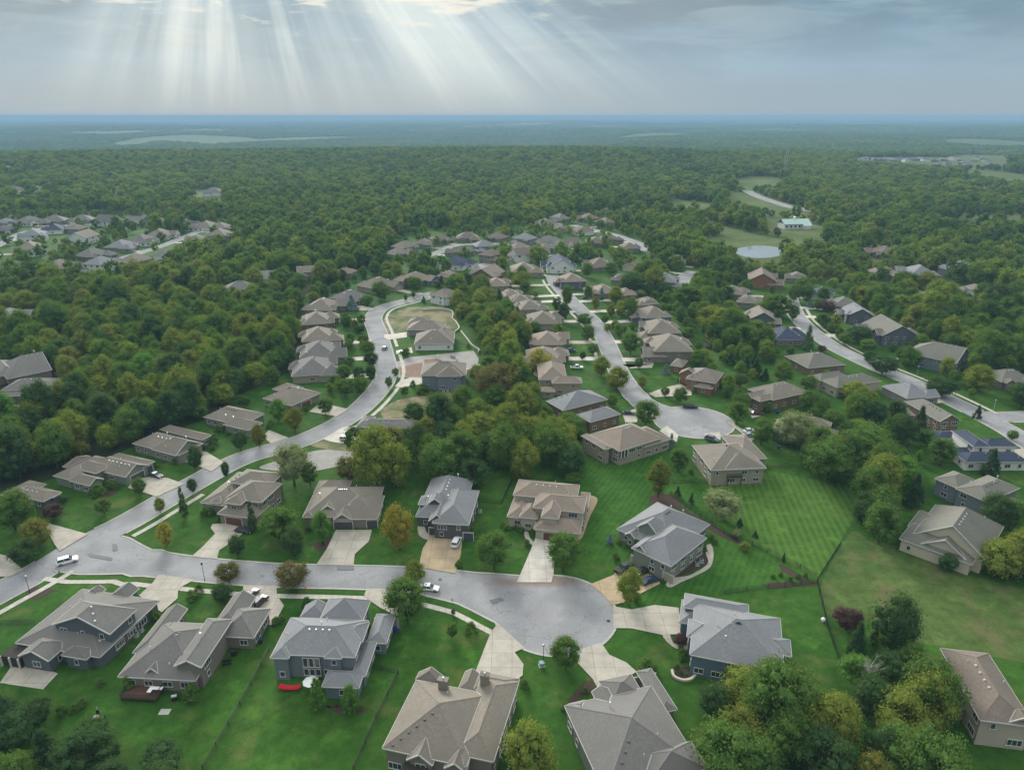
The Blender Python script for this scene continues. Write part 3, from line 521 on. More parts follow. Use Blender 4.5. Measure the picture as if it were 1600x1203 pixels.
'mid_houses': [('tan hip roofed house','grey roof','first of the stacked row up the left street',102.2,-86,287.6,0,20.8,17,-1,3.4,'tan','grey',2,'garage_white',0,0),('pale green hip roofed house','grey roof','second of the stacked row up the left street',102.2,-89.5,310.9,0,20.2,16.6,-1,3.4,'sage','grey',2,'garage_tan',0,0),('brown hip roofed house','tan brown roof','third of the stacked row up the left street',104.3,-96.1,335.1,0,19,15.6,-1,3.4,'brown','tan',2,'garage_white',0,0),('brown hip roofed house','tan brown roof','fourth of the stacked row up the left street',104.9,-104.5,364.4,0,18.9,15.5,1,3.4,'brown','tan',2,'garage_brown',0,0),('taupe hip roofed house','tan brown roof','fifth of the stacked row up the left street',86.2,-108.3,393.2,0,20.5,16.8,1,3.4,'taupe','tan',2,'garage_white',0,0),('grey hip roofed house','grey roof','behind the silvery tree where the left street bends away',54.3,-98.1,416.2,0,18.4,15.1,-1,3.4,'grey','grey',2,'garage_brown',0,0),('tan hip roofed house','tan brown roof','behind two round trees at the top of the left street',53,-86.9,448.6,0,21.3,17.5,1,3.4,'tan','tan',2,'garage_tan',0,0),('light blue hip roofed house','pinkish tan roof','with purple tree at the top of the left street',53,-65.3,465.3,0,21.2,17.4,1,3.4,'blue','warm',2,'garage_brown',0,0),('tan hip roofed house','pinkish tan roof','low roof in the treetops left of the top bend',-16.4,-116.5,488.6,0,13.2,10.8,-1,3.4,'tan','warm',2,'garage_dark',0,0),('grey hip roofed house','grey roof','with fenced green lawn at the edge of the left wood',20,-169.6,431.8,0,17.7,14.5,-1,5.4,'grey','grey',2,'garage_tan',1,0),('white gabled house','blue grey roof','second from left at the edge of the left wood',10,-160.4,462,0,22,15.4,-1,5.4,'white','cool',2,'garage_dark',1,1),('grey gabled house','tan brown roof','with tall chimney at the edge of the left wood',15,-139.9,482.7,0,16.7,11.7,-1,5.4,'grey','tan',2,'garage_brown',1,1),('white hip roofed house','tan brown roof','with pale roof platform at the end of the retaining wall',-127,-40.5,414.9,0,14.3,11.7,-1,5.4,'white','tan',2,'garage_dark',0,0),('grey hip roofed house','tan brown roof','leftmost of the far middle group',54.3,-87.7,578.1,0,18.2,14.9,-1,5.4,'grey','tan',3,'garage_white',2,0),('grey hip roofed house','tan brown roof','below the leftmost of the far middle group',54.3,-90.8,559.2,0,17.7,14.5,1,3.4,'grey','tan',3,'garage_dark',2,0),('taupe hip roofed house','brown roof','back row of the far middle group,first from left',34.1,-63.8,629.2,0,16.6,13.6,1,3.4,'taupe','brown',3,'garage_brown',2,0),('grey hip roofed house','tan brown roof','back row low house behind a tree',74.3,-75.6,608.2,0,15.5,12.7,-1,3.4,'grey','tan',3,'garage_tan',2,0),('grey hip roofed house','brown roof','back row of the far middle group with pale forecourt',7,-40.2,638,0,19.1,15.6,1,3.4,'grey','brown',3,'garage_brown',2,0),('taupe hip roofed house','brown roof','back row with bright driveway towards the camera',-30.3,-12.9,638,0,16.3,13.4,-1,3.4,'taupe','brown',3,'garage_tan',2,0),('grey hip roofed house','blue grey roof','two storey at the right of the far back row',-30.3,11.1,618.1,0,17.7,14.5,-1,5.4,'grey','cool',3,'garage_tan',2,0),('grey hip roofed house','brown roof','in front of the back row,left of the pale two storey house',-105.7,-41.4,569.9,0,17,14,1,3.4,'grey','brown',3,'garage_white',2,0),('grey hip roofed house','blue grey roof','pale two storey in the centre of the far middle group',20.7,-23,581.8,0,17.4,14.3,-1,5.4,'grey','cool',3,'garage_dark',2,0),('taupe hip roofed house','brown roof','front centre of the far middle group',54.9,-16,542.6,0,16.1,13.2,-1,5.4,'taupe','brown',3,'garage_dark',2,0),('white hip roofed house','navy blue roof','bright low walls in front of the far middle group',65.9,-41.5,519,0,21.4,17.5,1,3.4,'white','navy',3,'garage_white',2,0),('tan hip roofed house','pinkish tan roof','right of centre in the far middle group',34.9,5.3,584.6,0,17.9,14.6,1,3.4,'tan','warm',3,'garage_brown',2,0),('white gabled house','brown roof','with white gable right of centre',-159.3,8.7,546,0,17.6,14.4,1,5.4,'white','brown',3,'garage_white',2,1),('white hip roofed house','grey roof','with white front on the right of the far middle group',-30.3,32.2,620.7,0,17.8,14.6,-1,3.4,'white','grey',3,'garage_dark',2,0),('white gabled house','brown roof','with white pointed gable on the right of the far middle group',34.9,49.6,609.8,0,14.9,12.2,-1,3.4,'white','brown',3,'garage_tan',2,1),('grey hip roofed house','tan brown roof','below the white fronted pair',34.9,27.8,584.6,0,14.3,11.7,-1,3.4,'grey','tan',3,'garage_white',2,0),('grey hip roofed house','grey roof','furthest left by the back road',-61.1,51,761.4,0,21.3,17.5,1,3.4,'grey','grey',3,'garage_white',3,0),('taupe hip roofed house','brown roof','furthest middle by the back road',-61.1,81.9,765.1,0,19.8,16.2,-1,3.4,'taupe','brown',3,'garage_tan',3,0),('taupe hip roofed house','brown roof','furthest right by the back road',-61.1,96.1,734.9,0,18.2,15,1,3.4,'taupe','brown',3,'garage_white',3,0),('white hip roofed house','grey roof','left end of the near line by the back road',118.9,34.2,729.1,0,18.9,15.5,1,3.4,'white','grey',3,'garage_dark',3,0),('grey hip roofed house','grey roof','second of the near line by the back road',118.9,48.2,693,0,13.5,11.1,-1,3.4,'grey','grey',3,'garage_white',3,0),('white hip roofed house','brown roof','third of the near line by the back road',116.4,66.9,677.7,0,18,14.7,1,3.4,'white','brown',3,'garage_brown',3,0),('taupe hip roofed house','brown roof','inside the curve of the back road',90.9,71.9,612.3,0,18.9,15.5,-1,3.4,'taupe','brown',3,'garage_tan',3,0),('taupe hip roofed house','brown roof','touching the bend of the back road',104.4,86.9,631.8,0,16.3,13.4,-1,3.4,'taupe','brown',3,'garage_dark',3,0),('grey hip roofed house','brown roof','at the foot of the back road',90.9,96.9,586.2,0,16.7,13.7,1,3.4,'grey','brown',3,'garage_white',3,0),('brown gabled house','pinkish tan roof','with brown gables above the central wood',-114.1,-16.3,474.7,0,20.3,16.7,-1,5.4,'brown','warm',2,'garage_white',4,1),('tan hip roofed house','pinkish tan roof','behind a pair of yellow green trees',93.4,8,496.9,0,22,18,-1,3.4,'tan','warm',2,'garage_dark',4,0),('tan hip roofed house','pinkish tan roof','directly above the central wood',97.9,-10.4,450.9,0,16.9,13.9,1,3.4,'tan','warm',2,'garage_brown',4,0),('white gabled house','navy blue roof','with white dormers and dark roof',-86.6,34.8,508,0,22,18,-1,5.4,'white','navy',2,'garage_tan',4,1),('taupe hip roofed house','brown roof','with two garage doors facing the camera',-86.6,64,514.2,0,22,18,1,3.4,'taupe','brown',2,'garage_brown',4,0),('cream gabled house','brown roof','with small cream gable',61.2,88.5,509.5,0,13.6,11.2,1,3.4,'cream','brown',2,'garage_white',4,1),('tan hip roofed house','pinkish tan roof','small roof left of the central wood top',65.9,-43.9,478,0,13.3,10.9,-1,3.4,'tan','warm',2,'garage_tan',4,0),('dark slate hip roofed house','pinkish tan roof','with blue grey walls and white framed windows',-82.1,38.8,455.7,0,17.1,14,-1,5.4,'slate','warm',2,'garage_brown',4,0),('brick hip roofed house','pinkish tan roof','with brick side and parked car',-80.6,56.7,431.8,0,16.9,13.8,-1,3.4,'brick','warm',2,'garage_tan',4,0),('brick hip roofed house','pinkish tan roof','right neighbour of the brick sided house',-80.6,70,425.5,0,13.2,10.8,1,3.4,'brick','warm',2,'garage_brown',4,0),('grey hip roofed house','blue grey roof','behind the big dark round tree',72.1,100.2,454.7,0,17.9,14.7,-1,5.4,'grey','cool',2,'garage_dark',4,0),('blue grey gabled house','blue grey roof','at the edge of the far trees',61.2,120.7,522.4,0,12.5,10.2,1,5.4,'steel','cool',2,'garage_brown',4,1),('grey hip roofed house','brown roof','left of the big dark round tree',72.1,73,466.6,0,12.5,10.2,1,3.4,'grey','brown',2,'garage_white',4,0),('tan hip roofed house','pinkish tan roof','first of the packed row beyond the central wood',99.4,-0.5,422.3,0,12.5,10.2,1,3.4,'tan','warm',2,'garage_tan',5,0),('tan hip roofed house','tan brown roof','second of the packed row beyond the central wood',99.4,4.5,408.8,0,13.4,11,1,3.4,'tan','tan',2,'garage_brown',5,0),('tan hip roofed house','tan brown roof','third of the packed row beyond the central wood',99.4,9.9,393.2,0,16.1,13.2,-1,3.4,'tan','tan',2,'garage_white',5,0),('tan hip roofed house','tan brown roof','last and nearest of the packed row beyond the central wood',93.1,16.3,365.2,0,19.1,15.7,1,3.4,'tan','tan',2,'garage_white',5,0),('tan hip roofed house','pinkish tan roof','just above the bright yellow tree',90.3,17.2,328.4,0,17.6,14.4,1,3.4,'tan','warm',2,'garage_white',5,0),('brown hip roofed house','pinkish tan roof','behind the bright yellow tree',90.9,14.3,302.7,0,19.1,15.6,1,3.4,'brown','warm',2,'garage_white',5,0),('tan hip roofed house','tan brown roof','small roof at the top of the right side row',-79.3,79.3,403,0,12.5,10.2,1,3.4,'tan','tan',2,'garage_brown',6,0),('blue grey hip roofed house','tan brown roof','top of the right side row of the middle street',-79.3,75.8,369.6,0,17.4,14.3,-1,5.4,'steel','tan',2,'garage_brown',6,0),('taupe hip roofed house','tan brown roof','second of the right side row of the middle street',-86.9,74.6,341.9,0,19.9,16.3,1,5.4,'taupe','tan',2,'garage_tan',6,0),('taupe hip roofed house','tan brown roof','third of the right side row,over the play lawn',-89.7,73.3,314.1,0,21.7,17.8,1,5.4,'taupe','tan',2,'garage_white',6,0),('brick gabled house','brown roof','with red brown roof and small dormers above the right street',74.7,165.1,460.2,0,20.9,17.2,-1,5.4,'brick','brown',2,'garage_brown',7,1),('grey hip roofed house','tan brown roof','alone in the trees above the right street',-105.3,193.6,474.1,0,12.5,10.2,1,3.4,'grey','tan',2,'garage_tan',7,0),('white hip roofed house','navy blue roof','at the top of the right street',-105.3,191.8,427,0,14.3,11.8,1,3.4,'white','navy',2,'garage_dark',7,0),('taupe hip roofed house','olive grey roof','behind the purple tree',-105.3,193,400.2,0,15.4,12.6,1,3.4,'taupe','olive',2,'garage_tan',7,0),('dark slate gabled house','blue grey roof','with blue grey roof right of the purple tree',-98.5,188.4,373.3,0,14.9,12.2,-1,5.4,'slate','cool',2,'garage_white',7,1),('taupe hip roofed house','tan brown roof','top of the stepped row left of the right street',74.7,137,428.6,0,16.4,13.4,1,3.4,'taupe','tan',2,'garage_tan',7,0),('grey hip roofed house','tan brown roof','second of the stepped row left of the right street',74.7,139.2,405.9,0,12.5,10.2,1,3.4,'grey','tan',2,'garage_brown',7,0),('dark slate gabled house','tan brown roof','with blue grey gable in the stepped row',81.5,133.2,365.9,0,15.3,12.5,-1,5.4,'slate','tan',2,'garage_tan',7,1),('taupe hip roofed house','navy blue roof','with dark blue roof beside the tall pale conifer',89.4,135.7,336.4,0,17.2,14.1,1,3.4,'taupe','navy',2,'garage_brown',7,0),('dark slate gabled house','olive grey roof','with white trimmed front in the trees along the right street',-90.6,188.9,338.8,0,22,18,-1,5.4,'slate','olive',2,'garage_tan',7,1),('taupe hip roofed house','olive grey roof','behind the yellow green tree at the right edge',5.4,207,276,0,15.1,12.4,1,3.4,'taupe','olive',2,'garage_white',7,0),('grey hip roofed house','blue grey roof','near the right street,low with grey roof',102.7,156.2,259.6,0,14.2,11.6,-1,3.4,'grey','cool',2,'garage_tan',7,0),('dark slate hip roofed house','brown roof','with brown roof below the far meadow',-87.8,296.6,561.9,0,22,18,-1,3.4,'slate','brown',3,'garage_tan',8,0),('grey hip roofed house','tan brown roof','left of three roofs in the upper right wood',0.7,258.1,485.3,0,17.6,14.4,1,3.4,'grey','tan',3,'garage_tan',8,0),('taupe hip roofed house','blue grey roof','middle of three roofs in the upper right wood',-99.1,283.1,485.3,0,22,18,-1,3.4,'taupe','cool',3,'garage_tan',8,0),('grey hip roofed house','blue grey roof','right of three roofs in the upper right wood',-70.5,313.6,488.1,0,21.9,18,1,5.4,'grey','cool',3,'garage_dark',8,0),('white hip roofed house','tan brown roof','small one in the thick upper right wood',-70.3,291.1,435.1,0,12.5,10.2,-1,3.4,'white','tan',3,'garage_tan',8,0),('white hip roofed house','blue grey roof','glimpsed through the upper right wood',171.8,298.5,425.5,0,12.5,10.2,1,3.4,'white','cool',3,'garage_brown',8,0),('grey hip roofed house','blue grey roof','tiny roof deep in the right wood',-177.1,254.8,418.2,0,13.5,11.1,1,3.4,'grey','cool',3,'garage_brown',8,0),('grey hip roofed house','blue grey roof','back row,first from the left edge',74.4,-519.2,734.9,0,15.5,12.7,-1,3.4,'grey','cool',3,'garage_white',9,0),('white hip roofed house','grey roof','back row with white front',74.4,-499.1,740.7,0,21.9,18,-1,3.4,'white','grey',3,'garage_brown',9,0),('grey hip roofed house','grey roof','back row,third from left',16.9,-476.2,746.7,0,22,18,-1,3.4,'grey','grey',3,'garage_brown',9,0),('grey hip roofed house','grey roof','back row,fourth from left',16.9,-451.3,752.7,0,21.2,17.4,-1,3.4,'grey','grey',3,'garage_white',9,0),('white gabled house','dark roof','back row with three white gables',166.3,-412.9,733.5,0,21.2,17.4,1,5.4,'white','dark',3,'garage_white',9,1),('grey gabled house','grey roof','back row,right of the white gables',-13.7,-387.4,740.7,0,21.4,17.6,1,3.4,'grey','grey',3,'garage_brown',9,1),('beige hip roofed house','tan brown roof','back row,beige fronted',166.3,-357.9,729.1,0,21.1,17.3,-1,3.4,'beige','tan',3,'garage_dark',9,0),('grey hip roofed house','dark roof','back row with dark roof',91.9,-327.7,717.8,0,22,18,1,3.4,'grey','dark',3,'garage_tan',9,0),('white hip roofed house','tan brown roof','back row with pale sides',-88.1,-302.4,706.8,0,22,18,1,3.4,'white','tan',3,'garage_white',9,0),('taupe hip roofed house','tan brown roof','rightmost of the back row',-88.1,-278.3,683.8,0,18.9,15.5,-1,5.4,'taupe','tan',3,'garage_dark',9,0),('grey hip roofed house','tan brown roof','right end,in front of the back row',-88.1,-262.9,640.2,0,22,18,-1,5.4,'grey','tan',3,'garage_white',9,0),('dark slate hip roofed house','dark roof','dark one at the left edge',74.4,-488.5,685.8,0,15.9,13.1,-1,3.4,'slate','dark',3,'garage_white',9,0),('white hip roofed house','blue grey roof','long and white near the left edge',-71.8,-430.7,640.2,0,22,18,-1,5.4,'white','cool',3,'garage_dark',9,0),('white hip roofed house','navy blue roof','dark blue roof near the left',-71.8,-439.3,685.8,0,21.3,17.4,1,3.4,'white','navy',3,'garage_white',9,0),('grey hip roofed house','tan brown roof','small one left of the copse',-105.6,-421.5,690.9,0,16,13.2,-1,3.4,'grey','tan',3,'garage_dark',9,0),('white gabled house','tan brown roof','tall gabled left of the copse',-90.2,-378.4,626.8,0,22,18,1,5.4,'white','tan',3,'garage_brown',9,1),('white hip roofed house','tan brown roof','with dark rear porch on the open lawn',-73.5,-389.1,570.6,0,21.7,17.8,-1,5.4,'white','tan',3,'garage_white',9,0),('white hip roofed house','tan brown roof','right of the copse',91.9,-323.4,653.5,0,22,18,1,3.4,'white','tan',3,'garage_tan',9,0),('white hip roofed house','grey roof','below and right of the copse',87.8,-323.5,620.7,0,22,18,-1,3.4,'white','grey',3,'garage_dark',9,0),('grey hip roofed house','blue grey roof','long low one below the copse',87.8,-327,592.3,0,22,18,-1,3.4,'grey','cool',3,'garage_tan',9,0),('taupe hip roofed house','grey roof','front centre with long roof',76.6,-328.9,552.4,0,22,18,1,3.4,'taupe','grey',3,'garage_dark',9,0),('white hip roofed house','blue grey roof','front centre with white sides',-103.4,-298.7,509.2,0,19,15.6,1,5.4,'white','cool',3,'garage_dark',9,0),('grey hip roofed house','tan brown roof','front right with dark porch',-103.4,-284.2,529.5,0,20.9,17.2,1,3.4,'grey','tan',3,'garage_white',9,0),('white hip roofed house','grey roof','front right with white wall',-103.4,-266.4,542.6,0,15.4,12.7,-1,5.4,'white','grey',3,'garage_tan',9,0),('dark slate hip roofed house','dark roof','lower left in the treetops',76.6,-356.4,502.5,0,19.9,16.3,1,3.4,'slate','dark',3,'garage_dark',9,0),('grey hip roofed house','tan brown roof','lower middle in the treetops',76.6,-328.2,508.3,0,20.1,16.5,1,3.4,'grey','tan',3,'garage_tan',9,0),('grey hip roofed house','tan brown roof','roof touching the right hand wood',-92.2,-275.9,620.7,0,20.4,16.7,-1,3.4,'grey','tan',3,'garage_dark',9,0),('grey hip roofed house','blue grey roof','alone in the wood at the left edge',94.7,-274.3,372.5,0,16,13.1,1,3.4,'grey','cool',3,'garage_white',9,0),('white hip roofed house','dark roof','white gables far up on the left',108.4,-766.8,1282.9,5,24.7,20.2,1,5.4,'white','dark',4,'garage_white',10,0),('grey hip roofed house','dark roof','dark roof in the far woods',-14.7,-665.5,1247.9,2.7,23,18.8,1,3.4,'grey','dark',4,'garage_tan',10,0),('white hip roofed house','dark roof','far left edge pair,left one',168.6,-725.9,1062.1,1.1,23.6,19.4,1,3.4,'white','dark',4,'garage_white',10,0),('white hip roofed house','dark roof','far left edge pair,right one',-86.2,-689.8,1055.9,1.2,25.3,20.8,-1,3.4,'white','dark',4,'garage_white',10,0),('white hip roofed house','blue grey roof','on the far meadow',-93.2,-562.8,1038,1.2,25.6,21,-1,3.4,'white','cool',4,'garage_dark',10,0),('white hip roofed house','grey roof','big white one alone in the far woods',-175.7,-415.9,1012.5,0.8,25.5,20.9,-1,5.4,'white','grey',4,'garage_dark',10,0),('white hip roofed house','blue grey roof','tiny at the far left edge',172.9,-923.7,1344.8,11.2,23.4,19.2,-1,3.4,'white','cool',4,'garage_tan',10,0),('brown hip roofed house','brown roof','tiny brown in the far woods',-75.3,-563.4,1363.5,3.2,17.7,14.5,-1,3.4,'brown','brown',4,'garage_dark',10,0)],
'groups': ['houses along the curved left street','houses at the wood edge','houses of the far middle neighbourhood','houses by the back road','houses among trees in the middle distance','houses on the left of the middle street','houses on the right of the middle street','houses along the right street','roofs in the wood at the upper right','houses of the left neighbourhood','houses scattered in the far woods'],
'estate': [(90,838,1784,1.3,'beige','grey'),(20,885,1860,0.7,'white','grey'),(90,894,1861,0.7,'steel','grey'),(60,907,1862,0.6,'grey','dark'),(0,899,1827,0.7,'grey','grey'),(20,913,1828,0.7,'grey','grey'),(20,944,1865,0.4,'grey','grey'),(20,937,1829,0.6,'beige','cool'),(20,930,1795,0.7,'grey','cool'),(0,955,1829,0.6,'beige','dark'),(0,987,1869,0.2,'beige','dark'),(90,959,1796,0.6,'white','cool'),(-30,1012,1871,0.1,'beige','dark'),(60,1001,1831,0.5,'grey','dark'),(0,1036,1873,0,'beige','cool'),(90,1022,1832,0.4,'white','dark'),(60,1013,1795,0.7,'white','grey'),(0,1026,1795,0.7,'grey','grey'),(90,937,1617,1.1,'beige','dark'),(0,1070,1833,0.4,'steel','cool'),(0,977,1655,1.1,'beige','dark'),(90,1139,1912,-1,'beige','cool'),(90,1129,1882,-0.5,'beige','grey'),(0,1094,1806,0.6,'grey','cool'),(20,1031,1684,1.2,'steel','cool'),(0,990,1601,1.4,'steel','grey'),(60,1122,1795,0.8,'beige','cool'),(60,1229,1952,-2.6,'white','dark'),(60,1213,1903,-1.3,'grey','grey'),(60,1143,1782,1,'white','dark'),(90,1046,1613,1.7,'grey','dark'),(60,1754,2766,-16.7,'steel','grey'),(-30,1839,2830,-16.2,'steel','grey'),(0,1605,2392,-17.8,'beige','dark')],
'barn': (282.6,716.7),'open': [(-90.3,60.2),(-189.3,182.8),(-153.3,185.5),(-143.8,191.8),(-135.7,202.0),(-127.0,220.1),(-113.9,239.3),(-108.3,267.2),(-97.6,290.3),(-107.0,339.6),(-125.7,403.1),(-130.0,438.4),(-113.0,471.7),(-112.6,503.2),(-95.0,519.3),(-101.0,579.6),(-109.1,654.4),(-88.1,701.1),(-26.3,735.8),(33.3,745.0),(41.6,805.2),(109.8,821.7),(125.0,654.4),(108,565.4),(133.0,519.3),(156.5,471.7),(203.0,503.2),(217.3,471.7),(286.1,503.2),(312.9,471.7),(327.2,418.5),(257.7,276.1),(93.7,60.2)],
'open_left': [(-382.5,471.7),(-347.7,471.7),(-299.9,471.7),(-260.8,471.7),(-256.4,551.9),(-257.8,669.3),(-310.5,794.6),(-410.4,838.6),(-521.4,837.1),(-587.6,824.9),(-637.9,813.6)],
